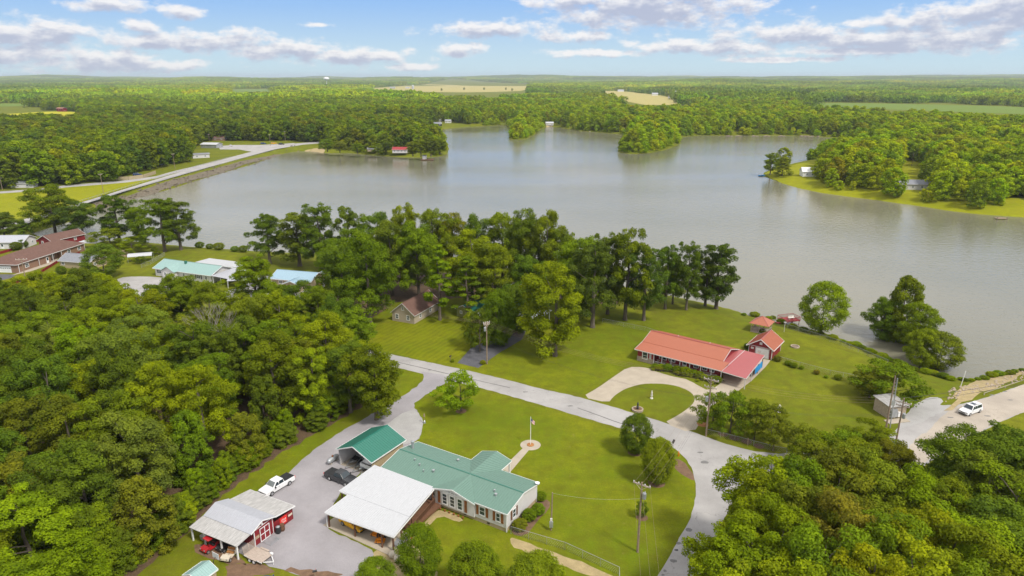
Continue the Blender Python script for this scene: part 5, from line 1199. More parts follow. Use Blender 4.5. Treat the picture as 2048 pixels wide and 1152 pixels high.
# basketball hoop
q = P(431, 1152); t = root('basketball_hoop', q, 60, 'freestanding basketball hoop at the bottom left', 'basketball hoop')
MB().tube([(0, 0, 0), (0, 0, 2.2), (.35, 0, 2.6)], .05, 8).build('pole', M['black'], t); MB().obox((.42, 0, 2.75), X*.025, Y*.6, Z*.4).build('backboard', M['siding_w'], t)
f = MB().obox((.45, 0, 2.6), X*.012, Y*.2, Z*.15); f.build('target_square', M['black'], t); MB().tube([(.45+.23+.23*math.cos(a), .23*math.sin(a), 2.5) for a in [k*PI/8 for k in range(17)]], .015, 5).build('rim', M['orange'], t)
q = P(404, 1166); t = root('garden_shed', q, -28, 'small shed with a teal metal roof cut by the bottom edge', 'shed'); gable_walls(t, -1.3, 1.3, -1.2, 1.2, 1.7, 2.3, 'tan', ax='y'); gable_roof(t, -1.3, 1.3, -1.2, 1.2, 1.7, 2.3, 'tealroof', ax='y', oh=.2, sp=.3)
def mailbox(px, py, label, ang=0, m_='black'):
    q = P(px, py); t = root('mailbox', q, ang, label, 'mailbox'); MB().box(-.05, -.05, 0, .05, .05, 1.05).build('post', M['wood_p'], t)
    b = MB(); b.tube([(-.28, 0, 1.18), (.28, 0, 1.18)], .14, 10); b.build('box', M[m_], t); MB().box(.1, .14, 1.2, .13, .17, 1.4).build('flag', M['signred'], t)
mailbox(631, 1158, 'black mailbox on a wooden post at the bottom edge of the gravel', 20); mailbox(901, 722, 'black mailbox by the road beside the dark driveway', 60)

# ------------------------------------------------------------------ flagpole
t = root('flagpole', (FLAG[0], FLAG[1], 0), 0, 'white flagpole with an american flag on its round concrete pad', 'flagpole')
MB().lathe([(.6, 0), (.6, .12), (.45, .14)], n=20).build('planting_ring', M['orangemulch'], t); MB().tube([(0, 0, 0), (0, 0, 5.2), (0, 0, 5.25)], [.06, .045, .03], 8).build('pole', M['white'], t); MB().lathe([(.02, 5.25), (.08, 5.32), (.02, 5.4)], n=10).build('finial', M['galv'], t)
def flagpt(u, v):  # u along fly 0..1, v down 0..1 : hangs drooping
    return Vector((.05+.62*u+.03*math.sin(8*v), -.16*math.sin(5*u), 5.1-.75*v-.62*u+.05*math.sin(6*u)))
fl = {'white': MB(), 'flagred': MB(), 'flagblue': MB()}
for i in range(13):
    for k in range(10):
        u0, u1, v0, v1 = k/10, (k+1)/10, i/13, (i+1)/13; m_ = 'flagblue' if (k < 4 and i < 7) else ('flagred' if i % 2 == 0 else 'white')
        a, b, c_, d_ = flagpt(u0, v0), flagpt(u1, v0), flagpt(u1, v1), flagpt(u0, v1); e = Vector((0, .012, 0)); fl[m_].add([a-e, b-e, c_-e, d_-e, a+e, b+e, c_+e, d_+e], [(0,1,2,3),(7,6,5,4),(0,4,5,1),(1,5,6,2),(2,6,7,3),(3,7,4,0)])
fo = fl['white'].build('flag', M['white'], t); fl['flagred'].build('red_stripes', M['flagred'], fo); can = fl['flagblue'].build('canton', M['flagblue'], fo)
q = P(849, 846); t = root('garden_ornament', q, 0, 'thin grey garden ornament at the edge of the pale gravel', 'ornament'); MB().tube([(0, 0, 0), (0, 0, 1.3)], .04, 6).build('post', M['wood_p'], t)
MB().lathe([(.03, 1.2), (.2, 1.35), (.08, 1.6), (.15, 1.75), (.02, 1.95)], n=8).build('figure', M['wood_p'], t); MB().lathe([(.25, .0), (.2, .4), (.05, .55)], n=8).build('base', M['galv'], t)

# ------------------------------------------------------------------ bushes
def bush(px, py, r_, label, tint='mid', group=None, hk=1.5, scale=None, loc=None):
    cm, tm = PROTO['pear'][0][int(px) % 3]; q = loc or G(px, py); e = root('bush', (q[0], q[1], q[2] if len(q) > 2 else 0), px*37 % 360, label, 'bush', group); e.scale = (r_/3.1, r_/3.1, r_*hk/7.2)
    c = bpy.data.objects.new('foliage', cm); COL.objects.link(c); c.parent = e; c['tint'] = tintv(tint, rr)
    k = bpy.data.objects.new('stem', tm); COL.objects.link(k); k.parent = e
hb = 'bushes in the bed at the gable end of the white house'
for px, py, r_, tn_, lb in ((1040, 1060, 1.15, 'olive', 'front olive bush at the gable end of the white house'), (1058, 1040, 1.15, 'mid', 'second bush from the front at the white gable end'), (1076, 1028, 1.1, 'mid', 'third bush from the front at the white gable end'), (1082, 1000, .95, 'mid', 'rear bush at the far corner of the white gable end')): bush(px, py, r_, lb, tn_, hb)
hb = 'clipped bushes along the porch of the salmon-roofed house'
for i, (px, py, r_, tn_, lb) in enumerate(((1310, 738, .9, 'mid', 'leftmost clipped bush by the porch behind the pot plants'), (1322, 739, .9, 'bright', 'second clipped bush from the left by the porch'), (1335, 742, 1.15, 'mid', 'round clipped bush left of the porch steps'), (1353, 746, 1.15, 'mid', 'round clipped bush right of the porch steps'), (1370, 751, 1.35, 'bright', 'largest clipped bush of the porch row'),
    (1388, 752, 1.0, 'bright', 'clipped bush above the small yellow shrub'), (1398, 756, 1.1, 'mid', 'clipped bush left of the crossarm pole'), (1423, 764, 1.0, 'mid', 'clipped bush right of the crossarm pole'), (1434, 766, 1.1, 'mid', 'rightmost clipped bush at the carport corner'), (1408, 760, .9, 'bright', 'clipped bush behind the crossarm pole'))): bush(px, py, r_, lb, tn_, hb, 1.45)
for px, py, r_, lb in ((1306, 741, .5, 'small yellow shrub left of the pot plants'), (1382, 754, .55, 'small yellow shrub between clipped bushes'), (1424, 768, .5, 'small yellow shrub by the carport corner'), (1395, 763, .45, 'low yellow shrub left of the transformer pole')): bush(px, py, r_, lb, 'yellow', 'small yellow shrubs before the porch', 1.3)
for px, py, r_, lb, tn_ in ((1555, 722, 1.0, 'reddish bush at the corner of the red garage', 'rust'), (1575, 730, .8, 'low green plant on the fence line by the red garage', 'mid'), (1587, 735, .9, 'low green clump on the fence line', 'mid'), (1603, 738, .6, 'small green tuft on the fence line', 'bright'), (1633, 748, .75, 'reddish round shrub on the fence line', 'rust'), (1652, 756, .5, 'tiny tuft right of the reddish shrub', 'bright'), (1676, 759, .9, 'low grey-green clump at the end of the fence line', 'mid'),
    (1495, 697, 1.0, 'dark bush left of the red garage', 'deep'), (1525, 667, .9, 'dark bush in front of the gazebo', 'dark'), (1545, 640, 1.0, 'bush beside the red jetty', 'mid'), (966, 728, .7, 'low yellow-green plants at the foot of the slim pole', 'yellow'), (905, 724, .5, 'plants round the roadside mailbox', 'mid'), (18, 497, .01, '', ''), (1965, 700, .01, '', ''),
    (670, 372, .01, '', '')):
    if r_ > .1: bush(px, py, r_, lb, tn_, 'yard bushes', 1.3)
for px, py, r_, lb in ((33, 500, 2.1, 'left of two round bushes by the white garage'), (46, 496, 2.2, 'right of two round bushes by the white garage'), (124, 548, 1.8, 'bush at the corner of the grey-roofed cottage')): bush(px, py, r_, lb, 'dark', 'round bushes by the left houses', 1.5)
for i, (px, py) in enumerate(((420, 498), (400, 496), (438, 500), (470, 503), (487, 504))): bush(px, py, 1.6+.3*(i % 3), 'waterside bush behind the teal-roofed white house, %s from left' % ['second', 'first', 'third', 'fourth', 'fifth'][i], 'mid', 'bushes at the water left', 1.3)
rb = random.Random(8)
WORDS = ['first', 'second', 'third', 'fourth', 'fifth', 'sixth', 'seventh', 'eighth', 'ninth', 'tenth', 'eleventh', 'twelfth']
for i in range(36):   # brush along the near right shore
    pts_ = [(1480, 624), (1600, 656), (1700, 686), (1760, 710), (1850, 745), (1920, 760), (1990, 752), (2048, 738)]; s_ = (i+.5+rb.uniform(-.3, .3))/36*7; a, b = pts_[int(s_)], pts_[int(s_)+1]; k = s_-int(s_)
    bush(a[0]+(b[0]-a[0])*k, a[1]+(b[1]-a[1])*k+rb.uniform(0, 5), rb.uniform(.7, 1.5), 'low brush on the near right shore, %s from left in its %s stretch' % (WORDS[i % 12], ('left', 'middle', 'right')[i//12]), rb.choice(['mid', 'bright', 'dark', 'yellow']), 'brush along the near right shore', .9)

# ------------------------------------------------------------------ E: salmon-roofed house
oE = P(1442, 766); aE = -37
def LE(x, y, z=0):
    c, s = math.cos(R_(aE)), math.sin(R_(aE)); return (oE[0]+x*c-y*s, oE[1]+x*s+y*c, z)
E_ = root('ranch_house', oE, aE, 'long low house with a salmon-orange metal roof and full-width porch', 'house')
w = MB(); w.box(-19.2, 2.0, 0, -1.6, 13.2, 2.7); w.box(-19.2, .3, 0, -15.4, 2.0, 2.55)
w.prismx([(3.9, 2.6), (13.2, 2.6), (7.9, 4.5), (3.9, 3.3)], -1.75, -1.55); w.prismx([(3.9, 2.6), (13.2, 2.6), (7.9, 4.5), (3.9, 3.3)], -19.2, -19.0)
w.build('wall', M['redwall'], E_)
s_ = MB().box(-19.25, .25, 0, -15.35, .32, 1.15); s_.box(-19.28, .25, 0, -19.2, 13.2, 1.0); s_.box(-15.3, 1.92, 0, -1.6, 1.99, .7); s_.build('stone_base', M['stone'], E_)
r_m = MB(); r_m.metal((-19.8, 3.7, 3.3), (-1.2, 3.7, 3.3), (-1.2, 7.85, 4.66), (-19.8, 7.85, 4.66), sp=.35); r_m.metal((-1.2, 13.7, 2.7), (-19.8, 13.7, 2.7), (-19.8, 7.85, 4.66), (-1.2, 7.85, 4.66), sp=.35)
ro = r_m.build('roof', M['redroof'], E_); MB().bar((-19.8, 7.85, 4.7), (-1.2, 7.85, 4.7), .3, .05).build('ridge_cap', M['roseroof'], ro)
pm = MB(); pm.metal((-19.8, -.1, 2.68), (0, -.1, 2.68), (0, 3.72, 3.24), (-19.8, 3.72, 3.24), sp=.35); pm.build('porch_roof', M['redroof'], E_)
gm = MB(); gm.slab((-1.7, 3.7, 2.74), (-.02, 3.7, 2.74), (-.02, 13.5, 2.74), (-1.7, 13.5, 2.74), .1); gm.build('side_roof', M['roseroof'], E_)
f = MB(); f.bar((-19.8, -.14, 2.62), (0, -.14, 2.62), .05, .17); f.bar((-19.84, -.1, 2.6), (-19.84, 3.7, 3.22), .05, .17); f.bar((-19.84, 3.7, 3.22), (-19.84, 7.85, 4.58), .05, .17); f.bar((0.0, -.1, 2.72), (0.0, 13.5, 2.80), .06, .12); f.bar((-1.16, 3.7, 3.22), (-1.16, 7.85, 4.58), .05, .14); f.bar((-1.16, 13.7, 2.62), (-1.16, 7.85, 4.58), .05, .14)
f.build('fascia', M['siding_w'], E_)
MB().box(-15.4, .1, 0, -.1, 2.0, .2).build('porch_floor', M['concrete'], E_)
for x_ in (-15.2, -13.3, -11.2, -9.2, -7.0, -4.6, -2.3, -.2): MB().box(x_-.07, .05, 0, x_+.07, .2, 2.55).build('porch_post', M['siding_w'], E_)
rl = MB(); rail(rl, (-15.2, .14, 0), (-9.3, .14, 0), .2, .95, .3, .04); rail(rl, (-7.8, .14, 0), (-.2, .14, 0), .2, .95, .3, .04); rl.build('porch_railing', M['siding_w'], E_)
for x_, w_ in ((-13.9, 1.6), (-11.8, 1.4), (-6.3, 1.0), (-4.4, 1.0), (-2.8, .9)): window(E_, (x_, 1.99, 1.55), X, -Y, w_, 1.1, mull=1)
door(E_, (-8.9, 1.99, .2), X, -Y, .95, 2.05, panes=True)
window(E_, (-17.4, .3, 1.6), X, -Y, 1.2, 1.6, mull=0, bars=1); window(E_, (-16.1, .3, 1.75), X, -Y, .25, 1.2, mull=0, bars=0, frame='siding_w')
for x_, y_, z_ in ((-13.5, 8.6, 4.3), (-6.2, 8.8, 4.25)): MB().lathe([(.06, 0), (.06, .45)], (x_, y_, z_), 8).build('vent_pipe', M['white'], E_)
for x_ in (-14, -12.5, -5.5): t = root('porch_chair', LE(x_, 1.2, .2), aE, 'dark red rocking chair on the porch, %s' % {-14: 'nearest the bay window', -12.5: 'second from the bay window', -5.5: 'right of the front door'}[x_], 'chair', 'porch chairs'); m = MB().box(-.28, -.25, .35, .28, .25, .42); m.build('seat', M['redpaint'], t); MB().box(-.28, .22, .42, .28, .28, 1.1).build('backrest', M['redpaint'], t); MB().box(-.3, -.3, 0, -.24, .3, .6).build('side', M['redpaint'], t); MB().box(.24, -.3, 0, .3, .3, .6).build('side', M['redpaint'], t)
K = root('carport', LE(0, 0), aE, 'rose-red flat roofed carport at the end of the salmon-roofed house', 'carport')
rk = MB(); rk.metal((.05, -.2, 2.7), (5.0, -.35, 2.5), (4.15, 14.0, 2.5), (.05, 13.5, 2.75), t=.1, sp=.35)
rk.v = rk.v; rk.build('roof', M['roseroof'], K); f = MB(); f.bar((.05, -.28, 2.62), (5.05, -.4, 2.42), .05, .16); f.bar((5.06, -.38, 2.42), (4.2, 14, 2.42), .05, .16); f.build('fascia', M['siding_w'], K)
for x_, y_ in ((4.8, 0), (4.6, 4.6), (4.4, 9.2), (4.0, 13.6), (.25, 13.3)): MB().box(x_-.07, y_-.07, 0, x_+.07, y_+.07, 2.42).build('post', M['siding_w'] if y_ < 5 else M['wood'], K)
t = root('blue_tarpaulin', LE(0, 0), aE, 'bright blue tarpaulin hanging on the outer side of the rose-red carport', 'tarpaulin')
m = MB()
for k in range(10):
    y_ = 6.6+k*.45; m.add([(4.62-.05*k*.1+.06*math.sin(k*2), y_, 2.2), (4.6+.06*math.sin(k*2+2), y_+.45, 2.2), (4.66+.08*math.sin(k*2+2.5), y_+.45, .8), (4.68+.08*math.sin(k*2), y_, .8)], [(0,1,2,3)])
so = m.build('sheet', M['blue'], t); md = so.modifiers.new('s', 'SOLIDIFY'); md.thickness = .02
# pots on the drive
for i, (px, py) in enumerate(((1311, 741), (1316, 742), (1321, 743), (1326, 743), (1352, 750), (1357, 752))):
    q = P(px, py); t = root('potted_plant', q, 0, ['yellow-green pot plant, %s of four left of the steps' % s for s in ('first', 'second', 'third', 'last')][i] if i < 4 else ['pot plant right of the porch steps nearer the house', 'pot plant right of the porch steps nearer the drive'][i-4], 'pot plant', 'pot plants by the porch')
    MB().lathe([(.14, 0), (.2, .35), (.22, .36)], n=10).build('pot', M['black'], t); m = MB(); rp = random.Random(i)
    for _ in range(60):
        a = rp.uniform(0, 6.28); e = rp.uniform(.4, 1.4); p = Vector((0, 0, .35)); q_ = p+Vector((math.cos(a)*math.cos(e), math.sin(a)*math.cos(e), math.sin(e)))*rp.uniform(.4, .8); m.bar(p, q_, .05, .015)
    lo = m.build('leaves', M['field_y'], t)
# F: red garage
Fg = root('red_garage', LE(0, 0), aE, 'small red garage with a white door and salmon metal roof', 'garage')
x0, x1, y0, y1 = -.6, 4.5, 18.3, 24.9
gable_walls(Fg, x0, x1, y0, y1, 2.7, 4.4, 'redwall', ax='y'); gable_roof(Fg, x0, x1, y0, y1, 2.75, 4.45, 'redroof', ax='y', oh=.5, sp=.3, ridge='roseroof')
gdoor(Fg, (2.4, y0, 0), X, -Y, 2.8, 2.2); MB().obox((1.95, y0-.03, 3.35), X*.3, Y*.02, Z*.3).build('gable_vent', M['siding_w'], Fg)
f = MB()
for a, b in (((x0+.02, y0-.03, 0), (x0+.02, y0-.03, 2.6)), ((x1-.02, y0-.03, 0), (x1-.02, y0-.03, 2.6)), ((x1+.03, y0+.05, 0), (x1+.03, y0+.05, 2.6)), ((x1+.03, y1, 0), (x1+.03, y1, 2.6)), ((.9, y0-.03, 0), (.9, y0-.03, 2.3)), ((3.9, y0-.03, 0), (3.9, y0-.03, 2.3)), ((x0, y0-.04, 2.5), (x1, y0-.04, 2.5)), ((.85, y0-.03, 2.3), (3.95, y0-.03, 2.3))): f.bar(a, b, .14, .08)
f.build('trim', M['siding_w'], Fg); MB().obox((.15, y0-.03, 1.9), X*.3, Y*.02, Z*.22).build('notice_board', M['siding_w'], Fg)
m = MB().obox((2.5, y0-.35, 2.0), X*.42, Y*.02, Z*.3); b_ = root('basketball_hoop', LE(2.2, 16.9), aE, 'small basketball hoop standing before the white garage door', 'basketball hoop')
MB().tube([(0, 0, 0), (0, 0, 1.7)], .04, 6).build('pole', M['galv'], b_); MB().obox((0, -.05, 1.95), X*.4, Y*.02, Z*.28).build('backboard', M['siding_w'], b_); MB().tube([(.2*math.cos(a), -.3+.2*math.sin(a), 1.8) for a in [k*PI/6 for k in range(13)]], .015, 5).build('rim', M['orange'], b_)
# gazebo
q = G(1522, 662); gz = root('gazebo', (q[0], q[1], q[2]), aE, 'small open gazebo with a pyramid salmon roof near the water', 'gazebo')
a_ = 2.0; m = MB().add([(-a_-.4, -a_-.4, 2.3), (a_+.4, -a_-.4, 2.3), (a_+.4, a_+.4, 2.3), (-a_-.4, a_+.4, 2.3), (0, 0, 3.9)], [(0,1,4), (1,2,4), (2,3,4), (3,0,4), (3,2,1,0)]); m.build('roof', M['redroof'], gz)
m = MB()
for i, j in ((-1, -1), (1, -1), (1, 1), (-1, 1)): m.bar((i*(a_+.42), j*(a_+.42), 2.31), (0, 0, 3.93), .08, .05)
m.build('hip_cap', M['roseroof'], gz)
MB().box(-a_, -a_, -.3, a_, a_, .2).build('floor', M['plank'], gz)
for i, j in ((-1, -1), (0, -1), (1, -1), (1, 0), (1, 1), (0, 1), (-1, 1), (-1, 0)): MB().box(i*a_*.95-.06, j*a_*.95-.06, .2, i*a_*.95+.06, j*a_*.95+.06, 2.3).build('post', M['plank'], gz)
m = MB(); c_ = a_*.95
for p1, p2 in (((-c_, -c_), (-.5, -c_)), ((.5, -c_), (c_, -c_)), ((c_, -c_), (c_, c_)), ((c_, c_), (-c_, c_)), ((-c_, c_), (-c_, -c_))): rail(m, (*p1, 0), (*p2, 0), .2, 1.0, .22, .04)
m.build('railing', M['plank'], gz)
# jetty
q1 = G(1548, 655); q2 = P(1578, 637, -1.5); dx, dy = q2[0]-q1[0], q2[1]-q1[1]; an = math.degrees(math.atan2(dy, dx))
J = root('jetty', (q2[0], q2[1], -1.9), an-35, 'red wooden jetty with a railed platform over the water', 'jetty')
MB().box(-2.4, -1.6, 0, 2.4, 1.6, .15).build('platform', M['redpaint'], J); m = MB(); rail(m, (-2.4, 1.6, 0), (2.4, 1.6, 0), .15, 1.1, .4, .06); rail(m, (2.4, 1.6, 0), (2.4, -1.6, 0), .15, 1.1, .4, .06); rail(m, (2.4, -1.6, 0), (-.6, -1.6, 0), .15, 1.1, .4, .06); rail(m, (-2.4, 1.6, 0), (-2.4, -.2, 0), .15, 1.1, .4, .06); m.build('railing', M['redpaint'], J)
MB().obox((-3.4, -1.2, .1), (1.6, .1, -.05), Vector((-.05, .5, 0)), Z*.07).build('gangway', M['redpaint'], J)
for x_ in (-2.2, 0, 2.2):
    for y_ in (-1.4, 1.4): MB().tube([(x_, y_, -3.2), (x_, y_, .1)], .1, 7).build('pile', M['wood_p'], J)
t = root('bench', (q2[0], q2[1], -1.75), an-35, 'pale bench on the red jetty', 'bench'); MB().box(-.2, -.3, .4, 1.6, .2, .47).build('seat', M['stonewhite'], t); MB().box(-.2, .2, .47, 1.6, .26, .9).build('backrest', M['stonewhite'], t)
for x_ in (0, 1.4): MB().box(x_-.05, -.25, 0, x_+.05, .2, .4).build('leg', M['stonewhite'], t)
# garden things
q = P(1590, 694); t = root('fire_pit', q, 0, 'round stone fire pit on the lawn behind the red garage', 'fire pit'); MB().lathe([(1.0, 0), (1.0, .3), (.78, .3), (.75, .05)], n=22).build('ring', M['stone'], t); MB().lathe([(.75, .02), (.7, .06)], n=16).build('ash_bed', M['black'], t)
m = MB()
for k in range(5): m.bar((-.5, -.4+k*.2, .12), (.5, -.3+k*.15, .2), .12)
m.build('logs', M['wood_p'], t)
q = G(1568, 664); t = root('lamp_post', q, 0, 'slim pale lamp post beside the red jetty', 'lamp post'); MB().tube([(0, 0, 0), (0, 0, 2.5)], .05, 6).build('pole', M['siding_w'], t); MB().box(-.3, -.1, 2.5, .3, .1, 2.62).build('lamp_head', M['siding_w'], t)
q = P(1303, 797); t = root('statue', q, 0, 'white garden statue in the middle of the half-moon lawn', 'statue'); MB().lathe([(.3, 0), (.3, .15), (.16, .25), (.15, .6), (.24, .66), (.24, .72)], n=14).build('pedestal', M['stonewhite'], t)
MB().lathe([(.16, .72), (.19, .95), (.13, 1.15), (.18, 1.35), (.07, 1.46), (.1, 1.55), (.11, 1.63), (.03, 1.72)], n=12).build('figure', M['stonewhite'], t, smooth=True)
q = P(1275, 821); t = root('garden_fountain', q, 0, 'round stone planter with a dark figure at the road edge of the half-moon lawn', 'planter'); MB().lathe([(1.05, 0), (1.1, .4), (.85, .42), (.8, .3)], n=20).build('basin', M['stone'], t)
MB().lathe([(.25, .3), (.18, .7), (.28, .8), (.12, 1.0), (.2, 1.4), (.08, 1.55), (.11, 1.7), (.02, 1.8)], n=12).build('figure', M['black'], t); MB().lathe([(.8, .33), (.3, .36)], n=16).build('soil', M['mulch'], t)
q = P(1558, 824); t = root('bird_bath', q, 0, 'white tiered bird bath on the lawn right of the roadside trees', 'bird bath'); MB().lathe([(.3, 0), (.12, .15), (.1, .6), (.5, .75), (.52, .82), (.12, .84), (.09, 1.1), (.3, 1.2), (.3, 1.26), (.03, 1.3)], n=16).build('bowl', M['stonewhite'], t); MB().lathe([(.05, 1.3), (.1, 1.45), (.02, 1.6)], n=10).build('finial', M['stonewhite'], t)
for i, (px, py) in enumerate(((1446, 868), (1469, 876), (1493, 883), (1518, 892))):
    q = P(px, py); MB().lathe([(.9, 0), (.5, .06), (.1, .09)], n=12).build('mulch_ring', M['mulch'], loc=q, kind='structure')
q = P(1405, 848); MB().lathe([(1.1, 0), (.6, .12), (.1, .18)], n=14).build('mulch_ring', M['orangemulch'], loc=q, kind='structure')
for px, py, rr_ in ((922, 822, 1.1), (1270, 905, 1.3), (1313, 966, 1.4), (1284, 1035, .9), (842, 1160, 1.6)):
    q = P(px, py); MB().lathe([(rr_, .0), (rr_*.6, .03), (.1, .05)], n=14).build('mulch_ring', M['mulch'], loc=q, kind='structure')
# fences on that plot
def woodfence(name, pts, label, h, m_, sp=2.4, rails=(.4, .9), boards=0, group=None):
    t = root(name, (pts[0][0], pts[0][1], 0), 0, label, 'fence', group); o = Vector((pts[0][0], pts[0][1], 0)); rm = MB()
    for a, b in zip(pts, pts[1:]):
        a = Vector((a[0], a[1], 0))-o; b = Vector((b[0], b[1], 0))-o; L_ = (b-a).length; n = max(1, round(L_/sp))
        for i in range(n+1): p = a.lerp(b, i/n); MB().bar(p, p+Z*h, .1).build('post', M[m_], t)
        if boards:
            k = max(2, int(L_/boards)); d_ = (b-a).normalized(); nn = Vector((-d_.y, d_.x, 0))
            for i in range(k): p = a.lerp(b, (i+.5)/k)+nn*.06; rm.obox(p+Z*(h*.5+.02*math.sin(i*3.7)), d_*boards*.46, nn*.012, Z*h*.48)
        else:
            for z_ in rails: rm.bar(a+Z*z_*h, b+Z*z_*h, .06, .12)
    rm.build('boards' if boards else 'rails', M[m_], t); return t
chainlink('chain_link_fence', [P(1548, 719), P(1600, 734), P(1660, 750), P(1712, 760)], 'wire fence across the lawn from the red garage', h=1.1)
gs = [G(1575, 657), G(1620, 671), G(1680, 690), G(1735, 712), G(1775, 729)]; chainlink('chain_link_fence', [(p[0], p[1], p[2]) for p in gs], 'lakeside wire fence below the gazebo lawn', h=1.1)
chainlink('chain_link_fence', [P(1412, 868), P(1470, 882), P(1545, 902), P(1600, 912)], 'wire fence along the row of four roadside trees', h=1.0)
for i, (px, py) in enumerate(((1446, 872), (1469, 880), (1495, 890), (1546, 902))): q = P(px, py); t = root('fence_post', q, 0, ['weathered wooden corner post, %s along the roadside fence' % s for s in ('first', 'second', 'third', 'fourth')][i], 'post', 'wooden posts of the roadside fence'); MB().bar((0, 0, 0), (0, 0, 1.25), .16).build('post', M['wood_p'], t); MB().obox((0, 0, 1.27), X*.1, Y*.1, Z*.03).build('cap', M['wood_p'], t)
chainlink('chain_link_fence', [P(1205, 645), P(1290, 662), P(1330, 675)], 'wire fence crossing the vacant lot under the tall trees', h=1.1)

# ------------------------------------------------------------------ cottages between the lots
q = P(785, 641); an = -24
t = root('beige_cottage', q, an, 'small beige cottage with a steep brown shingle roof', 'house'); x0, x1, y0, y1 = 0, 6.6, 0, 12.5
gable_walls(t, x0, x1, y0, y1, 2.5, 5.1, 'beige', ax='y'); gable_roof(t, x0, x1, y0, y1, 2.55, 5.2, 'shingle', ax='y', oh=.35, ribs=False, trim='siding_w')
window(t, (1.5, 0, 1.4), X, -Y, .9, 1.2); window(t, (4.8, 0, 1.4), X, -Y, .9, 1.2); window(t, (3.3, 0, 3.7), X, -Y, .7, .9, mull=0, bars=4, frame='white')
m = MB()
for k in range(22): m.box(.15+k*.3, -.015, 0, .17+k*.3, .0, 2.5)
m.box(0, -.03, 2.5, 6.6, 0, 2.58); m.build('wall_batten', M['beige'], t)
for y_ in (3, 8): window(t, (6.6, y_, 1.4), Y, X, .9, 1.1)
q = P(914, 632); t = root('olive_cottage', q, 52-90, 'olive yellow cottage with a dark green metal roof under the trees', 'house'); gable_walls(t, 0, 5.0, 0, 10, 2.3, 3.5, 'olive', ax='y'); gable_roof(t, 0, 5.0, 0, 10, 2.35, 3.6, 'greenroof_d', ax='y', oh=.35); window(t, (1.5, 0, 1.4), X, -Y, .7, .7); window(t, (3.6, 0, 1.4), X, -Y, .7, .7); door(t, (5.0, 3, 0), Y, X, .9, 2.0)
q = P(1015, 607); t = root('teal_building', q, -30, 'tall narrow teal building with a pale flat roof behind the big maple', 'building'); MB().box(0, 0, 0, 4.5, 4.5, 4.6).build('wall', M['teal'], t); MB().metal((-.3, -.3, 4.75), (4.8, -.3, 4.75), (4.8, 4.8, 5.0), (-.3, 4.8, 5.0)).build('roof', M['greyroof'], t); window(t, (2.2, 0, 3.3), X, -Y, 1.2, 1.0); door(t, (1.2, 0, 0), X, -Y, .9, 2)
q = P(1033, 650); t = root('carport', q, -30, 'white metal carport at the end of the dark asphalt driveway', 'carport'); MB().metal((-.5, -.4, 2.7), (6.5, -.4, 2.7), (6.5, 7, 3.0), (-.5, 7, 3.0)).build('roof', M['whiteroof'], t)
for x_ in (0, 6): 
    for y_ in (0, 6.5): MB().box(x_-.06, y_-.06, 0, x_+.06, y_+.06, 2.7).build('post', M['white'], t)

# ------------------------------------------------------------------ houses at the left
def simple_house(name, loc, ang, w_, d_, ze, zr, wall, roof, label, ax='x', ribs=True, wins=((.25, 1.5), (.75, 1.5)), cat='house', doors=(), trim='siding_w', rear=False, gd=None, oh=.4):
    t = root(name, loc, ang, label, cat); gable_walls(t, 0, w_, 0, d_, ze, zr, wall, ax=ax); gable_roof(t, 0, w_, 0, d_, ze+.05, zr+.1, roof, ax=ax, oh=oh, ribs=ribs, trim=trim, sp=.5)
    for f_, z_ in wins: window(t, (w_*f_, 0, z_), X, -Y, 1.1, 1.0)
    for f_ in (.3, .7): window(t, (w_, d_*f_, 1.5), Y, X, .9, .9)
    for f_ in doors: door(t, (w_*f_, 0, 0), X, -Y, .95, 2.05, panes=True)
    if gd: gdoor(t, (w_*gd, 0, 0), X, -Y, 3.6, 2.2)
    return t
# brick house (long, hipped)
q = P(36, 546); t = root('brick_house', q, -7, 'long brick house with a brown hipped shingle roof and white garage door', 'house')
def hip(m, x0, x1, y0, y1, ze, zr, oh=.5):
    x0 -= oh; x1 += oh; y0 -= oh; y1 += oh; hw = (x1-x0)/2; xm = (x0+x1)/2
    m.add([(x0, y0, ze), (x1, y0, ze), (x1, y1, ze), (x0, y1, ze), (xm, y0+hw, zr), (xm, y1-hw, zr)], [(0,1,4), (1,2,5,4), (2,3,5), (3,0,4,5), (3,2,1,0)])
    return m
MB().box(-11, 0, 0, 0, 14, 2.7).box(-11, 14, 0, 1.0 if 0 else -1.6, 19, 2.7).box(-11, 19, 0, 0, 30, 2.7).build('wall', M['brick'], t)
m = MB(); hip(m, -11, 0, 0, 30, 2.8, 5.3); ro = m.build('roof', M['shingle'], t); f = MB()
for a, b in (((-11.5, -.5), (.5, -.5)), ((.5, -.5), (.5, 30.5)), ((.5, 30.5), (-11.5, 30.5))): f.bar((*a, 2.74), (*b, 2.74), .06, .18)
f.build('gutter', M['siding_w'], ro); gdoor(t, (-5.2, 0, 0), X, -Y, 6.2, 2.2, wins=True)
for y_ in (4, 22.5, 27.5): window(t, (0, y_, 1.5), Y, X, 1.4, 1.2)
door(t, (0, 12.6, 0), Y, X, 1.0, 2.1, panes=True); window(t, (-1.6, 16.8, 1.5), Y, X, 1.3, 1.3)
for y_ in (.3, 8.6, 14.6, 18.6, 29.7): MB().box(.35, y_-.07, 0, .49, y_+.07, 2.7).build('downspout', M['siding_w'], t)
MB().box(-3.5, 30.5, 2.6, 4.5, 35, 2.7).build('patio_roof', M['whiteroof'], t); MB().box(4.2, 34.7, 0, 4.35, 34.85, 2.6).build('patio_post', M['white'], t); MB().box(4.2, 31, 0, 4.35, 31.15, 2.6).build('patio_post', M['white'], t)
q = P(79, 492); simple_house('red_shed', q, -22, 7.2, 13, 2.6, 4.2, 'redwall', 'shingle', 'red shed with a brown shingle roof behind the brick house', ax='y', ribs=False, wins=((.3, 1.5),), cat='shed')
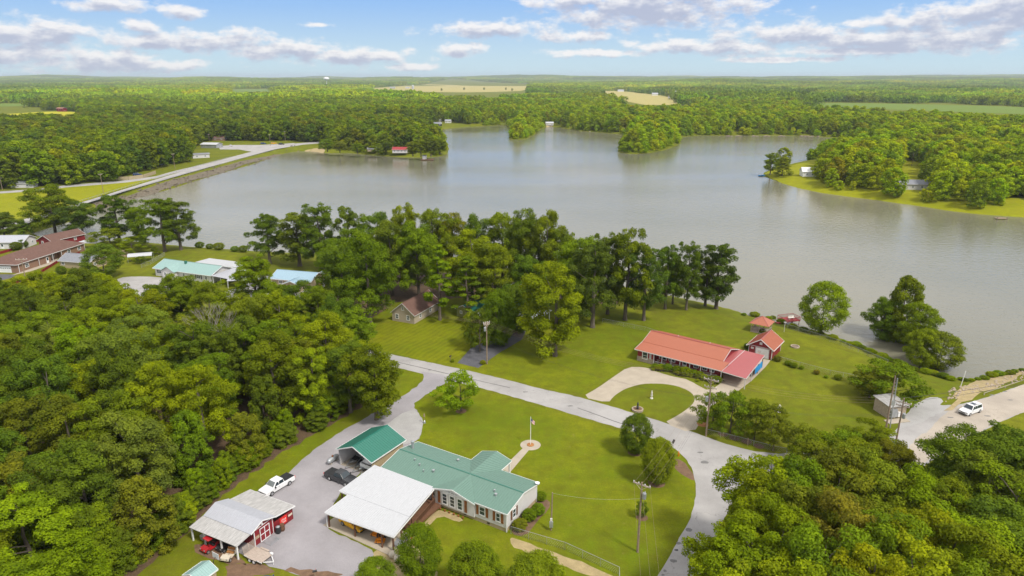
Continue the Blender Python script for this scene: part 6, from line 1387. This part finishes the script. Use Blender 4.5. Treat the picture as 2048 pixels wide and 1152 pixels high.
q = P(-8, 498); simple_house('white_garage', q, 3, 10, 7.5, 2.6, 4.2, 'siding_w', 'greyroof', 'white garage with a grey metal roof left of the brick house', wins=(), doors=(.25,), cat='garage')
q = P(121, 535); simple_house('grey_cottage', q, -14, 12, 7, 2.5, 4.1, 'olive' if 0 else 'tan', 'shingle_g', 'small cottage with a grey shingle roof behind the dark round tree', ribs=False, wins=((.12, 1.5),))
q = P(258, 524); t = root('curved_carport', q, 20, 'small curved-roof white metal carport beside the lawn', 'carport'); m = MB()
for k in range(8):
    a0, a1 = PI*k/8, PI*(k+1)/8; m.slab((0, -1.9*math.cos(a0), 2.1+.7*math.sin(a0)), (7.5, -1.9*math.cos(a0), 2.1+.7*math.sin(a0)), (7.5, -1.9*math.cos(a1), 2.1+.7*math.sin(a1)), (0, -1.9*math.cos(a1), 2.1+.7*math.sin(a1)), .05)
m.build('roof', M['whiteroof'], t)
for x_ in (.1, 2.5, 5, 7.4):
    for y_ in (-1.85, 1.85): MB().box(x_-.04, y_-.04, 0, x_+.04, y_+.04, 2.15).build('post', M['galv'], t)
chainlink('chain_link_fence', [P(330, 512), P(300, 530), P(283, 536)], 'fence beside the curved carport', h=1.4)
# white house with the pale teal roof
q = P(312, 551); an = -22; t = root('white_house', q, an, 'white house with a pale teal metal roof and rear white awning', 'house')
gable_walls(t, 0, 23, 0, 9, 2.6, 4.3, 'siding_w', ax='x'); gable_roof(t, 0, 23, 0, 9, 2.7, 4.4, 'tealroof', ax='x', oh=.5, ridge='greenroof'); m = MB().prism([(4.5, 0), (9.5, 0), (9.5, 2.5), (7, 3.9), (4.5, 2.5)], -1.4, .5); m.build('entrance_wing', M['siding_w'], t)
m = MB(); m.metal((4.1, 4.4, 2.5), (4.1, -1.8, 2.5), (7, -1.8, 4.05), (7, 4.4, 4.05)); m.metal((9.9, -1.8, 2.5), (9.9, 4.4, 2.5), (7, 4.4, 4.05), (7, -1.8, 4.05)); m.build('entrance_roof', M['tealroof'], t)
MB().metal((7, 9.4, 2.75), (24, 9.4, 2.75), (24, 15.5, 2.6), (7, 15.5, 2.6)).build('rear_awning', M['whiteroof'], t)
MB().metal((23.6, -.4, 2.6), (30, -.4, 2.3), (30, 9, 2.4), (23.6, 9, 2.75)).build('side_carport_roof', M['greyroof'], t)
for x_ in (24, 27, 29.8): MB().box(x_-.06, -.3, 0, x_+.06, -.18, 2.3).build('post', M['white'], t)
for x_, w_ in ((1.6, 2), (12, .8), (15, 1.2), (18, 1.5), (21, .9)): window(t, (x_, 0, 1.5), X, -Y, w_, 1.1, shutters='black' if w_ == 1.5 else None)
for x_ in (5.8, 7.6): window(t, (x_, -1.4, 1.5), X, -Y, .9, 1.1)
MB().box(9.3, 3.2, 3.6, 9.9, 3.8, 4.9).build('chimney', M['greenroof_d'], t)
q = P(455, 577); t = root('grey_awning', q, 14, 'grey flat metal awning right of the white house', 'awning'); MB().metal((0, 0, 2.3), (12, 0, 2.3), (12, 3.2, 2.5), (0, 3.2, 2.5)).build('roof', M['greyroof'], t)
for x_ in (.2, 6, 11.8): MB().box(x_-.05, .1, 0, x_+.05, .2, 2.3).build('post', M['white'], t)
q = P(545, 572); t = root('blue_roofed_house', q, -15, 'tan house with a large pale blue metal roof', 'house'); gable_walls(t, 0, 13, 0, 8, 2.5, 4.0, 'tan', ax='x'); gable_roof(t, 0, 13, 0, 8, 2.6, 4.1, 'blueroof', ax='x', oh=.5); gable_walls(t, 6.5, 11.5, -4, 0, 2.4, 3.3, 'tan', ax='y', name='wing_wall'); gable_roof(t, 6.5, 11.5, -4, .2, 2.45, 3.4, 'blueroof', ax='y', oh=.3, name='wing_roof'); window(t, (9, -4, 1.5), X, -Y, 1, 1); window(t, (3, 0, 1.5), X, -Y, 1.2, 1)
q = P(632, 562); t = simple_house('white_shed', q, -20, 5, 5, 2.2, 3.3, 'siding_w', 'blueroof', 'white shed with clutter in front beside the blue-roofed house', ax='y', wins=(), cat='shed', doors=(.7,))
q = P(630, 565); MB().tube([(0, 0, .0), (0, 0, 1.5), (0, .3, 2.2)], [.5, .45, .15], 10).build('tarpaulin_cover', M['white'], loc=q, label='white covered object leaning by the white shed', cat='cover', smooth=True)
q = P(641, 572); t = root('garden_mower', q, 20, 'orange and white small mower by the white shed', 'mower'); MB().box(-.5, -.3, .15, .5, .3, .5).build('body', M['orange'], t, bevel=.05); wheel(t, (.4, .35, .2), .2, .12); wheel(t, (.4, -.35, .2), .2, .12); wheel(t, (-.4, .35, .2), .2, .12); wheel(t, (-.4, -.35, .2), .2, .12)
woodfence('board_fence', [P(22, 572), P(60, 560), P(120, 523), P(160, 508)], 'low dark red board fence beside the brick house path', .9, 'redwall', boards=.16)
woodfence('board_fence', [P(-20, 514), P(20, 503), P(70, 486), P(90, 478)], 'low dark red fence between the brick house and the white garage', 1.0, 'redwall', boards=.16)
for k, (px, py) in enumerate(((447, 499), (497, 502))): q = G(px, py); t = root(['mooring_post', 'swing_set'][k], q, 20, ['old leaning post at the water behind the green-roofed house', 'dark metal swing frame at the water'][k], ['post', 'swing set'][k]); MB().tube([(0, 0, -1), (-.3 if not k else 0, 0, 2.8)], .12, 6).build('post', M['wood_p'] if not k else M['black'], t)
MB().bar((0, 0, 2.8), (4, 0, 2.9), .1).build('beam', M['black'], t); MB().tube([(4, 0, -1), (4, 0, 2.9)], .1, 6).build('post', M['black'], t)

# ------------------------------------------------------------------ pump house and road things
q = P(1760, 843); q2 = P(1800, 838)
t = root('pump_house', P(1776, 838), 12, 'small brown block building with a flat grey metal roof', 'shed'); MB().box(0, 0, 0, 3.6, 3.9, 2.5).build('wall', M['stone'], t); MB().metal((-.3, -.3, 2.55), (3.9, -.3, 2.55), (3.9, 4.2, 2.85), (-.3, 4.2, 2.85), sp=.3).build('roof', M['dirtyroof'], t)
MB().box(.2, -.5, .5, 1.4, -.02, 2.0).build('control_cabinet', M['galv'], t); MB().box(1.7, -.35, .4, 2.3, -.02, 1.3).build('meter_box', M['white'], t); MB().box(3.6, 1.2, .8, 3.85, 1.9, 2.0).build('air_unit', M['galv'], t); door(t, (3.6, 3.0, 0), Y, X, .9, 2.0, 'wood')
MB().box(-1.2, -1.8, 0, 3.2, -.3, .12).build('pad', M['concrete'], t)
def tapered(m, a, b, r0, r1, n=10): return m.tube([a, Vector(a).lerp(Vector(b), .5), b], [r0, (r0+r1)/2, r1], n)
POLES = {}
def pole(key, px, py, h, label, arms=(), ang=0, trans=(), light=0, m_='wood_p', loc=None):
    q = loc or G(px, py); t = root('utility_pole', (q[0], q[1], q[2] if len(q) > 2 else 0), ang, label, 'utility pole', None); tapered(MB(), (0, 0, -.5), (0, 0, h), .17, .10).build('pole', M[m_], t)
    for z_, w_ in arms:
        a = MB().box(-w_/2, -.07, z_-.07, w_/2, .07, z_+.07); a.bar((-w_*.3, -.09, z_-.05), (0, -.09, z_-.7), .04); a.bar((w_*.3, -.09, z_-.05), (0, -.09, z_-.7), .04); ao = a.build('crossarm', M['plank'], t)
        for k in (-.46, -.18, .18, .46): MB().lathe([(.03, 0), (.03, .08), (.08, .1), (.08, .16), (.04, .22)], (w_*k, 0, z_+.07), 8).build('insulator', M['siding_w'], ao)
    for z_, dx_, dy_ in trans:
        m = MB().lathe([(.05, -.02), (.24, 0), (.26, .1), (.26, .8), (.2, .9), (.05, .93)], (dx_, dy_, z_), 14); to = m.build('transformer', M['galv'], t); MB().lathe([(.05, 0), (.03, .25)], (dx_+.1, dy_, z_+.92), 6).build('bushing', M['siding_w'], to)
    POLES[key] = (Vector((q[0], q[1], q[2] if len(q) > 2 else 0)), h, ang, arms); return t
pole('front', 1275, 1104, 10.6, 'tall weathered utility pole with a transformer on the front lawn', ((10.2, 2.4),), -35, ((8.3, .42, 0),))
pole('mid', 1412, 872, 11.2, 'brown utility pole with two crossarms before the salmon-roofed house', ((10.7, 2.6), (9.3, 2.2)), -35, ((6.6, -.42, 0),))
pole('lot', 974, 728, 9.9, 'pale slim utility pole with a transformer beside the dark asphalt driveway', ((9.6, 1.6), (9.2, 1.4)), 30, ((7.8, -.4, 0),))
pole('right', 1788, 905, 10.0, 'utility pole with a crossarm rising from the trees by the pump house', ((9.2, 2.4), (8.6, 2.0)), -40, ((6.5, .42, 0),))
t = pole('twin', 1772, 856, 10.2, 'pale twin pole with conduits leaning beside the pump house', (), 0); MB().tube([(.7, 0, -.2), (.45, 0, 9.7)], .1, 8).build('second_pole', M['galv'], t); MB().box(.05, -.1, 4.5, .75, .1, 5.5).build('switch_box', M['galv'], t)
for k in range(14): MB().box(.1, -.03, 1+k*.6, .6, .03, 1.05+k*.6).build('rung', M['galv'], t)
q = P(1102, 1060); t = root('meter_pole', q, 0, 'short dark pole with a grey meter box on the lawn', 'utility pole'); tapered(MB(), (0, 0, 0), (.1, 0, 6.0), .12, .09).build('pole', M['wood_p'], t); MB().box(-.25, -.3, .6, .25, -.1, 1.5).build('meter_box', M['galv'], t); MB().box(-.15, -.25, 1.6, .15, -.1, 2.0).build('meter', M['siding_w'], t)
POLES['meter'] = (Vector((q[0]+.1, q[1], 0)), 6.0, 0, ())
pole('left', 58, 590, 11, 'utility pole with a crossarm in front of the brick house', ((10.6, 3.0),), 15)
for k, (px, py, h_) in enumerate(((585, 700, 0), (207, 386, 10.5), (350, 338, 10.5), (118, 360, 9), (420, 290, 10), (541, 292, 10.5), (571, 283, 10), (1805, 333, 9), (1823, 333, 9), (5, 380, 7), (418, 285, 0))):
    if h_: pole('far%d' % k, px, py, h_, ['', 'utility pole on the meadow below the dam road', 'utility pole beside the dam road half way along', 'utility pole at the treeline left of the dam', 'utility pole behind the white metal building', 'utility pole at the far end of the dam', 'utility pole at the road junction beyond the dam', 'left utility pole in the far right clearing', 'right utility pole in the far right clearing', 'utility pole at the left edge of the treeline', ''][k], ((h_-.4, 2.4),), 60)
def wires(name, a, b, n=3, sag=1.0, spread=2.2, dz=0, label=None, r_=.010, h0=None, h1=None, m_='black'):
    A_, B_ = [POLES[k][0]+Z*(POLES[k][1]-.25) if isinstance(k, str) else Vector(k) for k in (a, b)]
    if h0: A_.z = h0
    if h1: B_.z = h1
    d_ = (B_-A_).normalized(); s = Vector((-d_.y, d_.x, 0)).normalized(); m = MB()
    for i in range(n):
        o_ = s*((i/(n-1)-.5)*spread if n > 1 else 0)
        m.tube([A_+o_+(B_-A_)*k/16-Z*sag*4*(k/16)*(1-k/16) for k in range(17)], r_, 4, cap=False)
    m.build(name, M[m_], label=label, cat='power line', group='overhead lines')
wires('power_line', 'front', 'mid', 3, 1.2, 2.0, label='overhead wires from the front lawn pole to the crossarm pole', m_='wood_p')
wires('power_line', 'front', (POLES['front'][0].x-5, POLES['front'][0].y-42, 10), 3, 1.4, 2.0, label='overhead wires from the front lawn pole out of the bottom of the view', m_='wood_p')
wires('cable', 'front', 'mid', 2, 1.6, .3, h0=7.6, h1=7.8, label='dark bundled cable below the wires of the front lawn pole')
wires('power_line', 'mid', 'lot', 4, 1.6, 2.0, label='overhead wires from the crossarm pole across the vacant lot', m_='wood_p')
wires('cable', 'mid', 'lot', 2, 2.0, .4, h0=7.2, h1=6.8, label='dark double cable over the concrete drive and the vacant lot')
wires('power_line', 'lot', (POLES['lot'][0].x-62, POLES['lot'][0].y+38, 9.5), 4, 1.5, 1.6, label='overhead wires leaving the slim pole towards the left wood', m_='wood_p')
wires('power_line', 'mid', 'right', 3, 1.3, 2.0, label='thin overhead wires from the crossarm pole to the pump house pole', m_='wood_p')
wires('cable', 'mid', 'right', 2, 1.8, .4, h0=7.6, h1=7.4, label='dark double cable from the crossarm pole to the pump house pole')
wires('power_line', 'right', (POLES['right'][0].x+60, POLES['right'][0].y+22, 10), 2, 1.6, 1.2, label='dark overhead wires crossing the road by the white SUV', r_=.03)
wires('cable', 'front', 'meter', 1, .5, 0, h0=8.2, h1=5.9, label='single service cable to the short meter pole', m_='galv')
# signs
q = P(1345, 905); t = root('road_sign', q, 40, 'diamond road sign by the dense pear trees', 'sign'); MB().tube([(0, 0, 0), (0, 0, 2.2)], .035, 6).build('post', M['galv'], t); MB().obox((0, -.04, 2.1), Vector((.24, 0, .24)), Y*.012, Vector((-.24, 0, .24))).build('panel', M['black'], t)
q = P(1352, 905+15); MB().lathe([(.12, 0), (.14, .5), (.06, .75), (.09, .8), (.03, .9)], n=10).build('fire_hydrant', M['orange'], loc=P(1357, 912), label='orange hydrant at the road edge by the pear tree', cat='hydrant')
q = P(1574, 905); t = root('street_sign', q, 10, 'white street sign on a slim post at the roadside trees', 'sign'); MB().tube([(0, 0, 0), (0, 0, 2.3)], .04, 6).build('post', M['galv'], t); MB().box(-.45, -.03, 2.25, .45, .03, 2.45).build('panel', M['siding_w'], t)
q = G(1922, 771); t = root('marker_post', q, 0, 'white marker post leaning at the water beyond the gravel pad', 'post'); MB().tube([(0, 0, 0), (.35, 0, 3.2)], .07, 6).build('post', M['white'], t); MB().lathe([(.08, 3.2), (.02, 3.3)], (.35, 0, 0), 6).build('cap', M['white'], t)
# guard rail of the right road and of the dam
def guardrail(pts, label, m_='galv', h=.7, posts=4.0):
    t = root('guard_rail', (pts[0][0], pts[0][1], 0), 0, label, 'guard rail'); o = Vector((pts[0][0], pts[0][1], 0)); m = MB(); L_ = 0; pp_ = []
    for a, b in zip(pts, pts[1:]):
        a = Vector((a[0], a[1], 0))-o; b = Vector((b[0], b[1], 0))-o; m.bar(a+Z*h, b+Z*h, .04, .14); n = max(1, int((b-a).length/posts)); pp_ += [a.lerp(b, i/n) for i in range(n)]
    m.build('rail', M[m_], t); k = MB()
    for p in pp_[:100]: MB().bar(p, p+Z*h, .14).build('post', M[m_], t)
    return t
guardrail([P(1968, 790), P(2010, 776), P(2060, 759), P(2200, 715)], 'low grey kerb rail along the lakeside road', 'concrete', .45, 6)
guardrail([P(184, 404), P(250, 384), P(347, 355.5), P(486, 318), P(555, 299.5)], 'guard rail on the lake side of the dam road')
guardrail([P(130, 412), P(177, 399), P(243, 378.5), P(347, 346.5), P(462, 314.5)], 'guard rail on the land side of the dam road')
# boulders on the dam bank and the right bank
rb2 = random.Random(12)
bm_ = MB()
for _ in range(200):
    k = rb2.random(); a = ((190, 412), (255, 393), (347, 366), (445, 338), (503, 325), (590, 299)); s_ = rb2.uniform(0, 4.999); i = int(s_); f_ = s_-i; x_ = a[i][0]+(a[i+1][0]-a[i][0])*f_; y_ = a[i][1]+(a[i+1][1]-a[i][1])*f_+rb2.uniform(-6, 5)
    q = P(x_, y_, -1.2); z_ = float(terrain_h([q])[0]); r_ = rb2.uniform(.3, .8); bm_.obox((q[0], q[1], z_+.3), (r_, rb2.uniform(-.3, .3), .1), (rb2.uniform(-.3, .3), r_*.8, .1), (.1, .1, r_*.5))
bm_.build('boulders', M['rubble'], label='rocks scattered on the dam bank', cat='rocks', kind='stuff')
bm_ = MB()
for _ in range(150):
    x_ = rb2.uniform(1890, 2060); y_ = 812-(x_-1890)*.37-rb2.uniform(5, 30)
    q = P(x_, y_, 0); z_ = float(terrain_h([q])[0]); r_ = rb2.uniform(.06, .2); bm_.obox((q[0], q[1], z_+.1), (r_, .03, .02), (-.04, r_*.8, .02), (.02, .02, r_*.5))
bm_.build('boulders', M['stone'], label='pale stones on the sandy bank beside the right road', cat='rocks', kind='stuff')

# ------------------------------------------------------------------ far shores
q = G(785, 306); simple_house('lake_house', (q[0], q[1], q[2]), -3, 12, 7, 2.8, 4.6, 'siding_w', 'roofred', 'white lake house with a bright red roof on the left point', wins=((.15, 1.7), (.4, 1.7), (.65, 1.7), (.88, 1.7)))
q = G(735, 303); simple_house('beach_cabin', (q[0], q[1], q[2]), 0, 7, 5, 2.2, 3.2, 'tan', 'shingle_g', 'low tan cabin left of the red-roofed lake house', ribs=False, cat='cabin')
q = G(848, 312); t = root('boat_dock', (q[0], q[1], -2.7), 0, 'small dark dock with a white hut on the left point', 'dock'); MB().box(-2, -6, 0, 8, 0, .4).build('deck', M['wood'], t); MB().box(-1, -2.5, .4, 2, .5, 3.2).build('hut_wall', M['white'], t); MB().box(-1.4, -3, 3.2, 2.4, 1, 3.5).build('hut_roof', M['shingle_g'], t)
q = P(402, 296); simple_house('metal_building', q, -10, 15, 10, 3.2, 4.4, 'galv', 'whiteroof', 'pale metal building beside the yard at the end of the dam', cat='building')
q = P(386, 317); simple_house('mobile_home', q, 30, 12, 5, 3, 3.6, 'siding_w', 'shingle_g', 'small white mobile home at the edge of the left woods', cat='house')
q = P(275, 332); simple_house('mobile_home', q, 20, 16, 6, 2.8, 3.6, 'galv', 'whiteroof', 'grey mobile home under the trees beside the dam', cat='house')
woodfence('board_fence', [P(232, 361), P(258, 360), P(288, 356), P(312, 348)], 'tan board fence round the yard left of the dam', 2.2, 'tan', boards=.3)
for k, (px, py, m_, ang) in enumerate(((527, 288.5, 'navy', 10), (563, 289.5, 'black', 5), (462, 293, 'wtpaint', 100), (275, 351, 'navy', 20), (548, 288, 'yellow', 20), (1300 + 0, 0, '', 0))):
    if m_: q = P(px, py); car('parked_car', (q[0], q[1], .02), ang, ['blue car parked at the junction beyond the dam', 'black car parked farthest right at the junction beyond the dam', 'white car beside the pale metal building', 'blue car behind the tan board fence', 'yellow vehicle between the parked cars at the junction'][k], m_, 5.2, 1.7)
q = P(0, 392); simple_house('old_trailer', (P(22, 376)), 5, 12, 5, 2.6, 3.4, 'siding_w', 'galv', 'white trailer home in the trees at the left edge', cat='house')
q = P(494, 283); simple_house('hillside_house', P(425, 281.5), 0, 12, 7, 2.6, 4.4, 'brick', 'shingle', 'brown house at the wood edge beyond the metal building', ribs=False)
# right peninsula
q = G(1605, 354); simple_house('white_lake_house', (q[0], q[1], 0), -8, 13, 8, 3.4, 5.6, 'white', 'white', 'bright white house on the lawn point across the lake', ribs=False, wins=((.2, 1.8), (.45, 1.8)))
q = G(1800, 380); simple_house('grey_roofed_house', (q[0], q[1], 0), -8, 16, 9, 3.4, 5.2, 'siding_w', 'shingle_g', 'white house with a grey roof and deck among the right shore trees', ribs=False, wins=((.15, 1.9), (.4, 1.9), (.7, 1.9)))
q = G(1998, 425); t = root('small_dock', (q[0], q[1], -2.6), 0, 'small weathered dock at the far right shore', 'dock'); MB().box(-2, -2.5, 0, 3, 0, .25).build('deck', M['wood_p'], t)
for x_ in (-1.8, 2.8): MB().box(x_-.1, -2.4, -1, x_+.1, -2.2, 1).build('pile', M['wood_p'], t)
q = G(1535, 350); t = root('blue_boat', (q[0]-4, q[1], -2.9), 20, 'small blue boat at the tip of the far lawn', 'boat'); MB().prism([(-2, 0), (2.2, 0), (2.8, .7), (-2.1, .6)], -.8, .8).build('hull', M['blue'], t, bevel=.1); MB().box(-1, -.7, .6, -.6, .7, .75).build('seat', M['white'], t)
for k, (px, py, w_, d_, wall, rf_, lb) in enumerate(((862, 243, 14, 8, 'siding_w', 'shingle_g', 'grey-roofed house in the gap left of the cove'), (868, 252, 10, 6, 'black', 'shingle_g', 'dark cabin at the water left of the cove'), (1092, 248, 10, 6, 'siding_w', 'whiteroof', 'white boathouse on the sand spit in the cove'), (1220, 258, 12, 7, 'redwall', 'signred', 'red-roofed boathouse on the north shore'), (1248, 262, 9, 6, 'siding_w', 'shingle', 'small cabin right of the red-roofed boathouse'),
  (1118, 240, 12, 7, 'teal', 'blueroof', 'teal cabin in the trees behind the sand spit'), (1590, 264, 14, 8, 'wood', 'shingle_g', 'dark timber house among the trees of the north shore'), (1125, 238, 16, 7, 'galv', 'shingle_g', 'long grey-roofed house behind the sand spit'), (890, 246, 8, 5, 'white', 'galv', 'white cabin beside the gap by the cove'))):
    q = P(px, py); z_ = max(-2.4, float(terrain_h([q])[0])); simple_house('shore_cabin', (q[0], q[1], z_), [-5, 10, 0, 20, -10, 5, 0, 12, -8][k], w_, d_, 3, 4.6, wall, rf_, lb, cat='cabin', ribs=False)
rd_ = random.Random(4)
for k, px in enumerate((1455, 1475, 1505, 1530, 1560, 1600, 1610, 1630, 1180, 1205)):
    py = 271.5 if px > 1300 else 262; q = P(px, py, WATER); d_ = 1
    t = root('dock', (q[0], q[1]-4, -2.75), rd_.uniform(-20, 20), 'small dock number-less' if 0 else 'little grey dock on the north shore %s' % ['near the left headland', 'right of the one by the left headland', 'before the lowest yellow bushes', 'under the olive trees', 'left of the dark timber house', 'below the dark timber house', 'just right of the dark timber house', 'farthest right on the north shore', 'left of the red-roofed boathouse', 'beside the red-roofed boathouse'][k], 'dock', 'docks of the north shore')
    MB().box(-1.2, -7, 0, 1.2, 3, .3).build('deck', M['wood_p'], t); MB().box(-3.5, -7.5, 0, 3.5, -5, .3).build('platform', M['plank'], t)
    for x_ in (-3, 3): MB().box(x_-.15, -7.3, -1, x_+.15, -7, 1).build('pile', M['wood_p'], t)
# far farm buildings
for k, (px, py, w_, d_, wall, rf_, lb) in enumerate(((365, 188.5, 60, 18, 'white', 'whiteroof', 'long white barn roof beyond the left woods'), (740, 176.5, 45, 20, 'white', 'whiteroof', 'white barn at the left end of the tan field'), (785, 177, 40, 18, 'galv', 'greyroof', 'grey farm shed by the tan field'), (815, 177, 30, 15, 'siding_w', 'greyroof', 'pale farm building with bins on the tan field edge'), (903, 166.5, 60, 25, 'white', 'whiteroof', 'white farmhouse beyond the tan field'),
  (1075, 180, 36, 16, 'redwall', 'greyroof', 'red and grey farm building right of the tan field'), (1115, 170, 40, 18, 'white', 'whiteroof', 'small bright white barn near the horizon'), (1242, 183.5, 34, 16, 'white', 'greyroof', 'white roofed house left of the right field'), (1310, 191, 26, 12, 'white', 'greyroof', 'white farmhouse at the right end of the straw field'), (1345, 197, 26, 12, 'siding_w', 'shingle', 'farmhouse with brown roof beyond the north woods'), (1368, 199, 20, 10, 'white', 'whiteroof', 'small white shed beyond the north woods'), (1385, 195, 26, 12, 'siding_w', 'greyroof', 'grey-roofed house beyond the north woods'), (122, 223, 20, 12, 'redwall', 'redroof', 'red-roofed barn by the yellow field on the left'))):
    q = P(px, py); s_ = 1.0; w_ *= .75; d_ *= .75; simple_house('farm_building', (q[0]-w_/2, q[1], 0), [0, -4, 5, -8, 3, 10, -5, 6, 0, 12, -6, 4, -20][k], w_*s_, d_, 6, 9 if k != 12 else 7, wall, rf_, lb, cat='barn', ribs=False, wins=((.3, 3), (.7, 3)), oh=1)
for k, (px, py) in enumerate(((826, 178), (1084, 180.5), (1351, 196))):
    q = P(px, py); t = root('grain_silo', (q[0], q[1], 0), 0, ['pale silo beside the tan field barns', 'white domed silo right of the tan field', 'small silo beyond the north woods'][k], 'silo'); MB().lathe([(7, 0), (7, 15)], n=18).build('bin', M['greyroof'], t); MB().lathe([(7.3, 15), (4, 19), (.6, 21)], n=18).build('cone_roof', M['whiteroof'], t)
q = (-1180., 5000.); x_, y_ = P(669, 166, 5)[0], 0
dd_ = 4600.; x_ = (669-1024)/FPX*dd_; t = root('water_tower', (x_, dd_, 0), 0, 'white water tower on the horizon', 'water tower'); z_ = 52; m = MB().lathe([(4, z_-12), (14, z_-8), (19, z_-1), (19, z_+3), (13, z_+9), (3, z_+12)], n=20); m.build('tank', M['white'], t, smooth=True); MB().lathe([(3, 0), (2, 8), (2, z_-11)], n=10).build('stem', M['white'], t)
for k, (px, py) in enumerate(((883, 182), (928, 180), (968, 180), (1012, 180), (1024, 182), (1056, 183), (1066, 184))):
    q = P(px, py); t_ = dict(); cm, tm = PROTO['far'][0][k % 6]; e = root('tree', (q[0], q[1], 0), k*50, 'lone tree on the tan field, %s from the left' % ['first', 'second', 'third', 'fourth', 'fifth', 'sixth', 'seventh'][k], 'tree', 'lone field trees'); e.scale = (.9, .9, .75); c = bpy.data.objects.new('crown', cm); COL.objects.link(c); c.parent = e; c['tint'] = tintv('dark', rr); c = bpy.data.objects.new('trunk', tm); COL.objects.link(c); c.parent = e

# ------------------------------------------------------------------ the air between here and the horizon
hz = MB().box(-19000, -70, -9.5, 19000, 16800, 112)
hm, t, p, o = new_mat('haze'); t.nodes.remove(p); v = t.nodes.new('ShaderNodeVolumePrincipled'); v.inputs['Color'].default_value = (.80, .88, .97, 1); v.inputs['Density'].default_value = HAZE_D; v.inputs['Anisotropy'].default_value = .2
t.links.new(v.outputs[0], o.inputs['Volume'])
if HAZE_D: hz.build('haze', hm, kind='stuff', label='thin blue summer haze toward the horizon', cat='haze')
